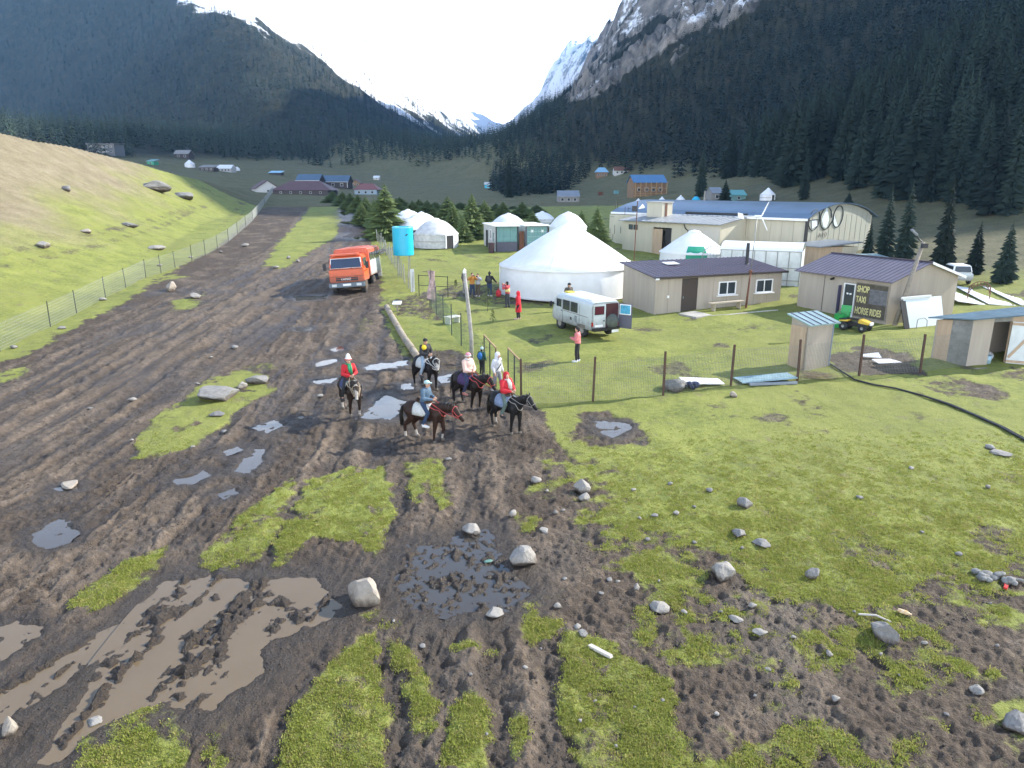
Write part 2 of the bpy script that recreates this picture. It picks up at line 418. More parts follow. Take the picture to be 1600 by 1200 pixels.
def ground_fields(X, Y, fine=True):
    """height and cover of the ground (arrays)"""
    Z = land(X, Y)
    dist = np.sqrt(X*X+Y*Y)
    wsc = np.clip(dist/40, .5, 1.6)
    wx = X+wsc*(.30*fbm(X/1.3, Y/1.3, 3, 51)+.10*fbm(X*2.6, Y*2.6, 2, 55)); wy = Y+wsc*(.45*fbm(X/1.3, Y/1.3, 3, 61)+.12*fbm(X*2.6, Y*2.6, 2, 65))
    mud = np.zeros(X.shape)
    for P, wgt in zip(MUD, MUDW):
        s = near_only(wx, wy, P, 3, sdist, -9); mud = np.maximum(mud, wgt*sstep(-.25, .35, s*.8/wsc))
    turf = np.zeros(X.shape)
    for P, wgt in zip(TURF, TURFW):
        s = near_only(wx, wy, P, 2, sdist, -9); turf = np.maximum(turf, wgt*sstep(-.38, .42, s/wsc))
    grass = np.clip(1-mud, 0, 1)
    # lower right: turf breaks up gradually into bare soil
    br = near_only(wx, wy, MUD[0], 6, sdist, -9)
    pat = fbm(X/2.2, Y/2.2, 4, 71)
    side = (X > -1) & (Y < 24)
    gs = sstep(2.6, -3.0, br+2.6*pat+1.0*fbm(X*1.3, Y*1.3, 3, 73))*.95
    sidew = sstep(-1.5, 1.5, X)*sstep(25, 20, Y)
    grass = grass*(1-sidew)+gs*sidew
    turf = turf*(1-.5*sstep(.1, .65, fbm(X*.9+17, Y*.9, 4, 75)))
    grass = np.maximum(grass, turf)
    grass = np.clip(grass+1.5*grass*(1-grass)*fbm(X*2.3, Y*2.3, 4, 77), 0, 1)
    # worn spots everywhere in the meadow
    worn = sstep(.30, .85, fbm(X/3.1+40, Y/3.1, 5, 81)); grass = grass*(1-.62*worn*np.where(X > -12, 1, .6))
    # faint vehicle tracks in the left meadow
    for P in MEADOW_TRACKS:
        d = near_only(X, Y, P, 4, pdist, 9); grass = grass*(1-.5*(1-sstep(.25, .8, d))*sstep(-.5, .3, pat))
    tan = np.zeros(X.shape)
    tan = sstep(-6, 5, near_only(wx, wy, TAN, 15, sdist, -20)+4*fbm(X/9, Y/9, 4, 85))
    xr_ = np.interp(Y, _RY, _RX); brown = sstep(-36, -27, X-xr_+5*fbm(X/9+7, Y/9, 3, 87))*(X > 24)*sstep(54, 64, Y+X*.1); grass = grass*(1-.35*brown)
    dry = np.zeros(X.shape); wet = np.zeros(X.shape)
    rut = np.zeros(X.shape)
    for P, dp, hw in TRACKS:
        d = near_only(wx, wy, P, 2.2, pdist, 9)
        dd = np.abs(d-.0)
        rut += -dp*np.exp(-(dd/hw)**2)+dp*.75*np.exp(-((dd-hw*2.0)/(hw*.6))**2)
        dry = np.maximum(dry, .8*np.exp(-((dd-hw*2.0)/(hw*.8))**2)); wet = np.maximum(wet, .5*np.exp(-(dd/hw)**2))
    bare = 1-sstep(.25, .65, grass)
    a0, l0 = along(wx*.5+X*.5, wy*.5+Y*.5, ROADS[0]); a1, l1 = along(wx*.5+X*.5, wy*.5+Y*.5, ROADS[1])
    k1 = np.abs(a1) < np.abs(a0); la, ll = np.where(k1, a1, a0), np.where(k1, l1, l0)
    road = (1-sstep(5, 9, np.abs(la)))*(X < 3)
    stk = (fbm(la*1.5, ll*.07, 4, 141)+.5*fbm(la*4.2, ll*.22, 2, 145))*road
    smooth_ = np.exp(-(la/1.7)**2)*road*(~k1)+.6*np.exp(-((np.abs(la)-3.6)/.9)**2)*road*(~k1)
    dry = np.maximum(dry, .85*smooth_*sstep(-.35, .3, stk+.2)); rut = rut+.055*stk; dry = np.maximum(dry, sstep(.05, .6, stk)*.9*road); wet = np.maximum(wet, .75*sstep(-.1, -.6, stk)*road) if False else np.maximum(wet, .75*sstep(.1, .6, -stk)*road)
    clod = fbm(X*1.7, Y*1.7, 3, 91); clod2 = fbm(X*5.2, Y*5.2, 3, 95) if fine else 0
    rid = np.abs(fbm(X*2.4, Y*2.4, 3, 99))
    amp = np.clip(1.15-dist/90, .35, 1)
    fadef = np.clip(1.2-dist/32, 0, 1)
    Z = Z+bare*(rut+amp*(1-.65*smooth_)*(.065*clod-.085*rid+.02)+fadef*.034*clod2)
    Z = Z+(1-bare)*(.035*fbm(X*.9, Y*.9, 3, 103)+fadef*(.012*fbm(X*6, Y*6, 2, 107))+.012)
    Z = Z+(1-bare)*rut*.25
    # hoof-trodden lower right slope
    Z = Z+bare*(X > 0)*fadef*.03*np.abs(fbm(X*3.3, Y*3.3, 2, 111))
    # pools: level, carved, with clods left standing
    ridge = np.full(X.shape, 9.)
    for P in RIDGE: ridge = np.minimum(ridge, near_only(wx, wy, P, 1.5, pdist, 9))
    pw = np.zeros(X.shape); st2 = fbm(la*1.55+5, ll*.10, 3, 151)+.25*fbm(la*4, ll*.5, 2, 155)
    for q in POOLS:
        pad = max(.8, q['r']*.6)
        s = near_only(X+(wx-X)*.5, Y+(wy-Y)*.5, q['P'], pad+1, sdist, -50)
        k = s > -pad
        if not k.any(): continue
        lvl = q['z']
        wo = sstep(-pad, -.05, s); wi = sstep(-.12, .22*min(1, q['r']), s)
        big = q['r'] > 1.2
        tgt = lvl+.035+(.35 if big else .6)*(Z-land(X, Y))
        if big:
            n = .10*np.maximum(.75*clod+.55*clod2+.25*rid*2-.22, -.3)+(.05+.045*clod2 if .5 < q['mud'] < .9 else 0)
            bed = lvl-.055+n*np.where(q['mud'] > .9, .62, 1.)+(.20*np.maximum(st2-.06, 0)*(1+.5*clod+.6*clod2) if q['mud'] > .9 else 0)+.085*np.exp(-(ridge/.18)**2)*(1+.6*clod+.6*clod2)
        else:
            bed = lvl-.032+.05*clod+.022*clod2+.02*st2
        Z = np.where(k, Z*(1-wo)+(tgt*(1-wi)+bed*wi)*wo, Z)
        grass = np.where(k, grass*(1-wo*.4)*(1-wi), grass)
        pw = np.where(k, np.maximum(pw, wo), pw)
    dry = np.maximum(dry*bare, bare*.75*sstep(.0, .7, fbm(X/2.5+3, Y/2.5, 4, 121)))
    dry = np.where(X > 1.5, np.maximum(dry, .22*bare), dry)*(1-pw)
    wet = np.maximum(wet, bare*.6*sstep(.15, .7, fbm(X/3.3, Y/4.1, 3, 127))*(dist < 60)); wet = np.maximum(wet, pw*.95)
    return Z, grass, np.clip(wet, 0, 1), np.clip(dry, 0, 1), np.clip(tan-brown, -1, 1)
MEADOW_TRACKS = [wpoly(p) for p in [
 [(-20,420),(60,405),(150,385),(230,362),(290,335),(330,318),(330,300),(290,290)], [(-20,400),(80,380),(180,358),(250,340),(300,322)],
 [(345,360),(362,335),(378,318),(350,300),(300,292)], [(370,345),(385,325),(380,305),(330,296)], [(700,383),(760,400),(810,410),(850,412)], [(690,388),(740,402),(800,415)]]]
def grid_mesh(name, X, Y, Z, attrs, m, kind='structure', keep=None):
    nr, nc = X.shape
    me = bpy.data.meshes.new(name); me.vertices.add(nr*nc)
    me.vertices.foreach_set('co', np.stack([X, Y, Z], -1).astype(np.float32).ravel())
    i = np.arange(nr*nc).reshape(nr, nc)
    q = np.stack([i[:-1, :-1], i[:-1, 1:], i[1:, 1:], i[1:, :-1]], -1).reshape(-1, 4)
    if keep is not None: q = q[keep[:-1, :-1].ravel()]
    n = len(q); me.loops.add(n*4); me.loops.foreach_set('vertex_index', q.astype(np.int32).ravel())
    me.polygons.add(n); me.polygons.foreach_set('loop_start', np.arange(0, n*4, 4, dtype=np.int32))
    me.polygons.foreach_set('use_smooth', np.ones(n, bool))
    me.update(calc_edges=True)
    for k, a in attrs.items():
        at = me.attributes.new(k, 'FLOAT', 'POINT'); at.data.foreach_set('value', a.astype(np.float32).ravel())
    return link(name, me, m, kind=kind)

class ND:
    """tiny node writer"""
    def __init__(s, m):
        m.use_nodes = True; s.t = m.node_tree; s.b = s.t.nodes['Principled BSDF']
    def n(s, typ, **kw):
        o = s.t.nodes.new(typ)
        for k, v in kw.items(): setattr(o, k, v)
        return o
    def l(s, a, b): s.t.links.new(a, b)
    def attr(s, name): o = s.n('ShaderNodeAttribute'); o.attribute_name = name; return o.outputs['Fac']
    def noise(s, scale, detail=6, vec=None, rough=.6):
        o = s.n('ShaderNodeTexNoise'); o.inputs['Scale'].default_value = scale; o.inputs['Detail'].default_value = detail; o.inputs['Roughness'].default_value = rough
        s.l(vec if vec is not None else s.pos(), o.inputs['Vector']); return o.outputs['Fac']
    def pos(s):
        if not hasattr(s, '_p'): s._p = s.n('ShaderNodeTexCoord').outputs['Object']
        return s._p
    def math(s, op, a, b=None, clamp=False):
        o = s.n('ShaderNodeMath', operation=op, use_clamp=clamp)
        for i, v in enumerate((a, b)):
            if v is None: continue
            if isinstance(v, (int, float)): o.inputs[i].default_value = v
            else: s.l(v, o.inputs[i])
        return o.outputs[0]
    def mapr(s, v, a, b, c=0, d=1):
        o = s.n('ShaderNodeMapRange', interpolation_type='SMOOTHSTEP')
        s.l(v, o.inputs[0])
        for i, k in enumerate((a, b, c, d)): o.inputs[i+1].default_value = k
        return o.outputs[0]
    def mix(s, f, a, b):
        o = s.n('ShaderNodeMix', data_type='RGBA')
        for i, v in ((0, f), (6, a), (7, b)):
            if isinstance(v, (int, float)): o.inputs[i].default_value = v
            elif isinstance(v, tuple): o.inputs[i].default_value = v+(1,)
            else: s.l(v, o.inputs[i])
        return o.outputs[2]
    def ramp(s, f, stops):
        o = s.n('ShaderNodeValToRGB'); e = o.color_ramp.elements
        while len(e) < len(stops): e.new(.5)
        for k, (p, c) in zip(e, stops): k.position = p; k.color = tuple(c)+(1,)
        s.l(f, o.inputs[0]); return o.outputs[0]

def ground_material():
    m = bpy.data.materials.new('turf and mud'); q = ND(m)
    g = q.attr('grass'); wet = q.attr('wet'); dry = q.attr('dry'); tan = q.attr('tan')
    n1 = q.noise(.55, 8); n2 = q.noise(5, 6); n3 = q.noise(28, 5); n0 = q.noise(.11, 4)
    grs = q.ramp(q.math('ADD', q.math('MULTIPLY', n1, .55), q.math('MULTIPLY', n2, .45)), [(.28, (.078, .096, .021)), (.42, (.15, .174, .034)), (.55, (.228, .248, .05)), (.72, (.295, .29, .085))])
    grs = q.mix(q.mapr(n0, .42, .62), grs, q.mix(.55, grs, (.19, .20, .045)))
    grs = q.mix(q.mapr(q.noise(1.7, 6), .56, .72, 0, .75), grs, (.16, .135, .07))
    grs = q.mix(q.mapr(n3, .58, .72, 0, .5), grs, (.045, .05, .018))
    mudc = q.ramp(q.math('ADD', q.math('MULTIPLY', n2, .5), q.math('MULTIPLY', n3, .5)), [(.32, (.025, .0178, .012)), (.5, (.064, .046, .032)), (.68, (.115, .084, .060))])
    dryc = q.ramp(q.math('ADD', q.math('MULTIPLY', n2, .6), q.math('MULTIPLY', n3, .4)), [(.32, (.074, .055, .039)), (.5, (.155, .117, .084)), (.68, (.26, .203, .15))])
    soil = q.mix(q.math('MULTIPLY', dry, q.mapr(n1, .3, .6, .35, 1), True), mudc, dryc)
    soil = q.mix(q.math('MULTIPLY', wet, .75), soil, (.029, .021, .0145))
    tanc = q.ramp(q.math('ADD', q.math('MULTIPLY', n2, .5), q.math('MULTIPLY', n1, .5)), [(.3, (.13, .105, .058)), (.52, (.225, .185, .11)), (.7, (.31, .265, .175))])
    edge = q.math('ADD', g, q.math('MULTIPLY', q.math('SUBTRACT', q.math('ADD', q.math('MULTIPLY', n2, .5), q.math('MULTIPLY', n3, .5)), .5), 1.7))
    fg = q.mapr(edge, .26, .74)
    c = q.mix(fg, soil, grs); c = q.mix(q.math('MULTIPLY', tan, fg, True), c, tanc)
    brc = q.ramp(q.math('ADD', q.math('MULTIPLY', n2, .5), q.math('MULTIPLY', n1, .5)), [(.3, (.042, .042, .021)), (.5, (.082, .078, .038)), (.7, (.145, .12, .07))])
    c = q.mix(q.math('MULTIPLY', q.math('MULTIPLY', tan, -1.0), .92, True), c, brc)
    q.l(c, q.b.inputs['Base Color'])
    ro = q.mix(q.math('MULTIPLY', wet, q.math('SUBTRACT', 1, fg), True), (.88,)*3, (.36,)*3)
    q.l(ro, q.b.inputs['Roughness']); q.b.inputs['Specular IOR Level'].default_value = .35
    bp = q.n('ShaderNodeBump'); bp.inputs['Strength'].default_value = .9; bp.inputs['Distance'].default_value = .05
    q.l(q.math('ADD', n3, q.math('MULTIPLY', q.noise(11, 5), 1.2)), bp.inputs['Height']); q.l(bp.outputs[0], q.b.inputs['Normal'])
    return m
def mountain_material():
    m = bpy.data.materials.new('mountain'); q = ND(m)
    rock = q.attr('rock'); snow = q.attr('snow'); mead = q.attr('meadow')
    n1 = q.noise(.02, 8); n2 = q.noise(.12, 8, rough=.7); n3 = q.noise(.6, 6)
    floor = q.ramp(n2, [(.3, (.016, .020, .012)), (.55, (.036, .037, .022)), (.75, (.07, .058, .036))])
    grass = q.ramp(q.math('ADD', q.math('MULTIPLY', n2, .5), q.math('MULTIPLY', n3, .5)), [(.3, (.10, .105, .05)), (.5, (.155, .15, .075)), (.7, (.22, .185, .11))])
    mp = q.n('ShaderNodeMapping'); mp.inputs['Scale'].default_value = (1, 1, .45); q.l(q.pos(), mp.inputs[0])
    rn = q.noise(.06, 9, mp.outputs[0], .72)
    rk = q.ramp(rn, [(.32, (.06, .058, .055)), (.48, (.17, .155, .135)), (.62, (.32, .28, .235)), (.72, (.42, .37, .32))])
    c = q.mix(mead, floor, grass)
    c = q.mix(q.mapr(q.math('ADD', rock, q.math('MULTIPLY', q.math('SUBTRACT', n2, .5), .9)), .4, .6), c, rk)
    c = q.mix(q.mapr(q.math('ADD', snow, q.math('MULTIPLY', q.math('SUBTRACT', q.noise(.05, 9, rough=.75), .5), 1.6)), .42, .58), c, (.80, .82, .85))
    q.l(c, q.b.inputs['Base Color']); q.b.inputs['Roughness'].default_value = .9; q.b.inputs['Specular IOR Level'].default_value = .2
    bp = q.n('ShaderNodeBump'); bp.inputs['Strength'].default_value = 1; bp.inputs['Distance'].default_value = 3
    q.l(q.math('ADD', rn, n2), bp.inputs['Height']); q.l(bp.outputs[0], q.b.inputs['Normal'])
    return m
M_ground = ground_material(); M_mount = mountain_material()
YN = 150.0
us = np.linspace(-.97, .97, 900)
th = np.linspace(R(47.5), math.atan2(CZ-gz(0, YN)+1.5, YN), 640)
ys = 9.8/(np.tan(th)+.047); ys = 8.4+(ys-ys[0])*(YN-8.4)/(ys[-1]-ys[0])
UU, YY = np.meshgrid(us, ys)
GX_, GY_ = UU*YY, YY
GZ_, G_grass, G_wet, G_dry, G_tan = ground_fields(GX_, GY_)
ground = grid_mesh('ground', GX_, GY_, GZ_, dict(grass=G_grass, wet=G_wet, dry=G_dry, tan=G_tan), M_ground)
def surf(x, y):
    """height of the finished ground"""
    return float(ground_fields(np.array([[x]]), np.array([[y]]))[0][0, 0])
_TY = [0, 700, 800, 900, 1000, 1100, 1250, 1500, 2500, 5000]; _TL = [420, 330, 245, 165, 118, 84, 66, 60, 75, 80]
def mountain_fields(X, Y):
    Z = land(X, Y); e = 4.0
    sl_ = np.sqrt(((land(X+e, Y)-land(X-e, Y))/(2*e))**2+((land(X, Y+e)-land(X, Y-e))/(2*e))**2)
    n = fbm(X/90, Y/90, 4, 201)
    rock = np.where(X > 40, sstep(.85, 1.25, sl_+.25*n)*sstep(450, 600, Y), 0)
    rock = np.maximum(rock, crag(X, Y, Z-6)); left = X < 0
    el = (Z-CZ)/np.maximum(Y, 1)
    # tree line of the left mountain rises towards the viewer
    tl = np.interp(Y, _TY, _TL)+260*sstep(-370, -480, X)*(1-sstep(1150, 1400, Y))
    rel = Z-np.interp(Y, _FY, _FZ)
    snow = np.where(left, sstep(-60, 70, rel-tl+75*n), 0)
    snow = np.maximum(snow, sstep(2900, 3600, Y)*(.6+.5*n)*sstep(10, 60, rel))
    snow = np.maximum(snow, rock*.42*sstep(.0, .6, n+.2))
    xl = np.interp(Y, _LY, _LX); xr = np.interp(Y, _RY, _RX)
    mead = np.where(left, 1-sstep(-18, 6, xl-X), 1-sstep(-8, 10, X-xr))
    return Z, rock, snow, mead
us2 = np.linspace(-.93, .93, 560)
ys2 = np.concatenate([np.exp(np.linspace(math.log(YN), math.log(900), 170)), np.exp(np.linspace(math.log(900), math.log(5200), 130))[1:]])
UU, YY = np.meshgrid(us2, ys2)
MX, MY = UU*YY, YY
MZ, mr, ms, mm = mountain_fields(MX, MY)
MZ[0] -= .05
mountain = grid_mesh('mountain_terrain', MX, MY, MZ, dict(rock=mr, snow=ms, meadow=mm), M_mount)
# slopes beyond the frame edges (they carry the shade of the valley sides)
gx = np.concatenate([np.arange(-1500, -150, 25.), np.arange(-150, 150, 4.), np.arange(150, 1500, 18.)]); gy = np.concatenate([np.arange(-60, 160, 4.), np.arange(160, 2600, 22.)])
XX, YYY = np.meshgrid(gx, gy); ZZ, r_, s_, m_ = mountain_fields(XX, YYY)
out_ = (np.abs(XX) > .88*np.maximum(YYY, 8)-3+np.where(YYY > 155, .06*YYY, 0)) | (YYY < 8.0)
side = grid_mesh('valley_side', XX, YYY, ZZ-.28, dict(rock=r_, snow=s_, meadow=m_, grass=XX*0+.8, wet=XX*0, dry=XX*0, tan=XX*0), M_mount, keep=out_)

# water
def water_mat(name, col, rough):
    m = bpy.data.materials.new(name); q = ND(m)
    n = q.noise(1.3, 4); q.l(q.mix(n, tuple(v*.8 for v in col), col), q.b.inputs['Base Color'])
    q.b.inputs['Roughness'].default_value = rough; q.b.inputs['IOR'].default_value = 1.33; q.b.inputs['Specular IOR Level'].default_value = .9
    bp = q.n('ShaderNodeBump'); bp.inputs['Strength'].default_value = .06; bp.inputs['Distance'].default_value = .01
    q.l(q.noise(9, 3), bp.inputs['Height']); q.l(bp.outputs[0], q.b.inputs['Normal'])
    return m
M_wmud = water_mat('muddy water', (.16, .115, .065), .04); M_wclr = water_mat('puddle water', (.07, .06, .05), .03); M_wmid = water_mat('grey puddle water', (.06, .053, .045), .05)
for q in POOLS:
    P = q['P']; c = q['c']; mb = MB(); n = len(P)
    ns = 10; pts = np.concatenate([P[i]+(P[(i+1) % n]-P[i])*(np.arange(ns)/ns)[:, None] for i in range(n)])
    d = pts-c; L = np.linalg.norm(d, axis=1); a_ = np.arctan2(d[:, 1], d[:, 0]); big_ = q['r'] > 1.2
    f = 1+(.22*np.minimum(1, .8/L) if big_ else .14+.16*perlin(1.6*np.cos(a_)+q['z']*9, 1.6*np.sin(a_), 3)+.06*perlin(5*np.cos(a_), 5*np.sin(a_)+q['z']*5, 4))
    vs = [(x, y, q['z']) for x, y in c+d*f[:, None]]; n = len(vs)
    me = bpy.data.meshes.new('puddle'); me.from_pydata(vs, [], [tuple(range(n))]); me.update()
    if me.polygons[0].normal.z < 0: me.flip_normals()
    link('puddle', me, M_wmud if q['mud'] > .9 else (M_wmid if q['mud'] > .25 else M_wclr), kind='structure')
# ------------------------------------------------------------------ air
def box_obj(name, lo, hi, m):
    mb = MB(); mb.box([(a+b)/2 for a, b in zip(lo, hi)], [b-a for a, b in zip(lo, hi)])
    return mb.build(name, m, kind='stuff')
mh = bpy.data.materials.new('haze'); mh.use_nodes = True; t = mh.node_tree; t.nodes.clear()
pv = t.nodes.new('ShaderNodeVolumePrincipled'); pv.inputs['Color'].default_value = (.25, .55, 1, 1)
pv.inputs['Density'].default_value = .00014; pv.inputs["Anisotropy"].default_value = .3
mo = t.nodes.new('ShaderNodeOutputMaterial'); t.links.new(pv.outputs[0], mo.inputs['Volume'])
zlo = min(GZ_.min(), MZ.min(), ZZ[out_].min())-1.5; zhi = max(MZ.max(), ZZ[out_].max())+25
haze = box_obj('haze', (-5200, -90, zlo), (5200, 5300, zhi), mh)
print('HAZE', zlo, zhi)

# ------------------------------------------------------------------ spruces
M_spr = mat('spruce needles', (.020, .033, .024), .85, var=.5, scale=.6, spec=.2)  # kept darker than the left-slope needles: the right slope's shade in the colour
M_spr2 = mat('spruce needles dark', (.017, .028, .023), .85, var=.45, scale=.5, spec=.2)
def vary(m, lo=.55, hi=1.5):
    q = ND(m); src = q.b.inputs['Base Color'].links[0].from_socket; oi = q.n('ShaderNodeObjectInfo'); mr = q.n('ShaderNodeMapRange'); mr.inputs[3].default_value = lo; mr.inputs[4].default_value = hi
    q.l(oi.outputs['Random'], mr.inputs[0]); vm = q.n('ShaderNodeVectorMath', operation='SCALE'); q.l(src, vm.inputs[0]); q.l(mr.outputs[0], vm.inputs['Scale']); q.l(vm.outputs[0], q.b.inputs['Base Color'])
vary(M_spr); vary(M_spr2)
M_grn = mat('young conifer needles', (.105, .145, .045), .8, var=.55, scale=1.2, spec=.2)
M_bark = mat('spruce bark', (.09, .065, .045), .9, var=.4, scale=3)
def spruce_crown(h, layers, per, seed, spread=.2, twigs=2, z0=.06):
    """tapering whorls of drooping branches, unit height h"""
    r = random.Random(seed); mb = MB()
    for i in range(layers):
        f = i/(layers-1); z = h*(z0+(1-z0)*f**.92)
        L = h*spread*((1-f)**.85+.035)*(1.0 if f > .12 else .75+2*f)
        k = max(4, int(per*(1-.5*f)))
        for j in range(k):
            a = 2*math.pi*(j+r.random()*.8)/k; l = L*r.uniform(.62, 1.18); dr = l*r.uniform(.25, .6)
            ca, sa = math.cos(a), math.sin(a); wd = l*r.uniform(.16, .28); zz = z+h*r.uniform(-.015, .015)
            b = (ca*l*.06, sa*l*.06, zz+l*.10)
            tip = (ca*l, sa*l, zz-dr)
            for sgn in ((-1, 1) if twigs == 2 else (0,)):
                if twigs == 2:
                    mid = (ca*l*.55-sa*wd*sgn, sa*l*.55+ca*wd*sgn, zz-dr*.75-l*r.uniform(.05, .2))
                    mb.add([b, mid, tip], [(0, 1, 2)])
                else:
                    m1 = (ca*l*.6-sa*wd, sa*l*.6+ca*wd, zz-dr*.8); m2 = (ca*l*.6+sa*wd, sa*l*.6-ca*wd, zz-dr*.8)
                    mb.add([b, m1, tip, m2], [(0, 1, 2, 3)])
    mb.tube((0, 0, h*.9), (0, 0, h*1.03), h*.008, 0.001, 4)
    return mb
def crown_mesh(name, *a, m=None, **k):
    me = spruce_crown(*a, **k).mesh(name); me.materials.append(m or M_spr); return me
FAR = []   # cheap crowns for the wooded slopes
for i in range(4):
    me = crown_mesh('far_spruce', 1.0, 10, 7, 100+i, spread=.15+.025*i, twigs=1, m=M_spr if i % 2 else M_spr2)
    FAR.append(bpy.data.objects.new('far_spruce', me))
M_sprL = mat('spruce needles of the left slope', (.046, .066, .044), .85, var=.45, scale=.5, spec=.2); vary(M_sprL, .6, 1.5)  # paler copy of the needles, sunlight of the left slope put into the colour
lcol = bpy.data.collections.new('left spruces')
for i in range(4): lcol.objects.link(bpy.data.objects.new('far_spruce', crown_mesh('far_spruce', 1.0, 10, 7, 120+i, spread=.15+.025*i, twigs=1, m=M_sprL)))
fcol = bpy.data.collections.new('far spruces')
for o in FAR: fcol.objects.link(o)
def scatter(name, pts, scl, coll, rot_only_z=True, kind='stuff', seed=1):
    """one object whose points carry instances of the meshes of a collection"""
    me = bpy.data.meshes.new(name); me.vertices.add(len(pts)); me.vertices.foreach_set('co', np.asarray(pts, np.float32).ravel())
    at = me.attributes.new('scl', 'FLOAT_VECTOR', 'POINT'); at.data.foreach_set('vector', np.asarray(scl, np.float32).ravel())
    o = link(name, me, None, kind=kind)
    g = bpy.data.node_groups.new(name, 'GeometryNodeTree')
    g.interface.new_socket('Geometry', in_out='INPUT', socket_type='NodeSocketGeometry'); g.interface.new_socket('Geometry', in_out='OUTPUT', socket_type='NodeSocketGeometry')
    N = g.nodes.new; L = g.links.new
    gi = N('NodeGroupInput'); go = N('NodeGroupOutput'); ip = N('GeometryNodeInstanceOnPoints'); ci = N('GeometryNodeCollectionInfo')
    ci.inputs['Collection'].default_value = coll; ci.inputs['Separate Children'].default_value = True; ci.inputs['Reset Children'].default_value = True
    ip.inputs['Pick Instance'].default_value = True
    rv = N('FunctionNodeRandomValue'); rv.data_type = 'FLOAT_VECTOR'; rv.inputs[0].default_value = (0, 0, 0) if rot_only_z else (-.25, -.25, 0); rv.inputs[1].default_value = (0, 0, 6.283) if rot_only_z else (.25, .25, 6.283)
    rv.inputs['Seed'].default_value = seed
    ri = N('FunctionNodeRandomValue'); ri.data_type = 'INT'; ri.inputs[4].default_value = 0; ri.inputs[5].default_value = len(coll.objects)-1; ri.inputs['Seed'].default_value = seed+5
    na = N('GeometryNodeInputNamedAttribute'); na.data_type = 'FLOAT_VECTOR'; na.inputs[0].default_value = 'scl'
    L(gi.outputs[0], ip.inputs['Points']); L(ci.outputs[0], ip.inputs['Instance']); L(ri.outputs[2], ip.inputs['Instance Index'])
    L(rv.outputs[0], ip.inputs['Rotation']); L(na.outputs[0], ip.inputs['Scale']); L(ip.outputs[0], go.inputs[0])
    md = o.modifiers.new('scatter', 'NODES'); md.node_group = g
    return o
def in_view(P, mx=60, my=80):
    dy = P[:, 1]*math.cos(PITCH)-(P[:, 2]-CZ)*math.sin(PITCH); up = P[:, 1]*math.sin(PITCH)+(P[:, 2]-CZ)*math.cos(PITCH)
    px = 800+F*P[:, 0]/dy; py = 600-F*up/dy
    return (px > -mx) & (px < 1600+mx) & (py > -my) & (py < 1300)
def wooded(x0, x1, y0, y1, step, fn, seed):
    g = np.random.default_rng(seed)
    X, Y = np.meshgrid(np.arange(x0, x1, step), np.arange(y0, y1, step)); X = X.ravel()+g.uniform(-.5, .5, X.size)*step; Y = Y.ravel()+g.uniform(-.5, .5, Y.size)*step
    k = fn(X, Y, g); X = X[k]; Y = Y[k]; Z = land(X, Y); P = np.stack([X, Y, Z], -1)
    k = in_view(P); return P[k]
def slope_at(X, Y, e=5.):
    return np.sqrt(((land(X+e, Y)-land(X-e, Y))/(2*e))**2+((land(X, Y+e)-land(X, Y-e))/(2*e))**2)
def on_right(X, Y, g):
    xr = np.interp(Y, _RY, _RX); d = X-xr+9*fbm(X/18, Y/18, 3, 301)
    tongue = sdist(X, Y, np.array([(-2., 205), (14, 250), (42, 350), (42, 430), (-10, 430), (-9, 300), (-4, 240)])) > 0
    k = ((d > -11) & (Y > 48)) | tongue
    dens = np.where(tongue, .9, sstep(-10, -1, d)); sl = slope_at(X, Y); n = fbm(X/60, Y/60, 3, 305)
    dens = dens*(1-.9*crag(X, Y, land(X, Y)-4)); dens = dens*np.where(Y > 430, 1-.93*sstep(.95, 1.35, sl+.2*n), 1)
    return k & (g.random(X.size) < dens)
def on_left(X, Y, g):
    Z = land(X, Y); rel = Z-np.interp(Y, _FY, _FZ)
    tl = np.interp(Y, _TY, _TL)+260*sstep(-370, -480, X)*(1-sstep(1150, 1400, Y))
    n = fbm(X/110, Y/110, 4, 311); n2 = fbm(X/38, Y/38, 3, 315)
    d = 1-sstep(-60, 60, rel-tl+75*n)
    lit = np.interp(Y, [600, 1300], [0, .35])
    return (rel > 9+5*n2+7*((X < -100) & (Y < 400))) & (X < 30) & (g.random(X.size) < d*(1-lit*sstep(-.1, .5, n2)))
PR = np.concatenate([wooded(-40, 330, 50, 300, 4.0, on_right, 1), wooded(-40, 330, 300, 520, 3.4, on_right, 7)])
PR2 = wooded(-50, 620, 520, 1750, 4.4, on_right, 2)
PL = wooded(-1100, 30, 300, 900, 6.0, on_left, 3); PL2 = wooded(-1500, 30, 900, 2000, 8.0, on_left, 4); PL3 = wooded(-1700, 30, 2000, 3600, 13, on_left, 5)
PR3 = wooded(20, 700, 1750, 4000, 13, on_right, 6)
def scl(n, h0, h1, seed):
    g = np.random.default_rng(seed); h = h0+(h1-h0)*g.random(n)**.9; wd = h*g.uniform(.8, 1.25, n); return np.stack([wd, wd, h], -1)
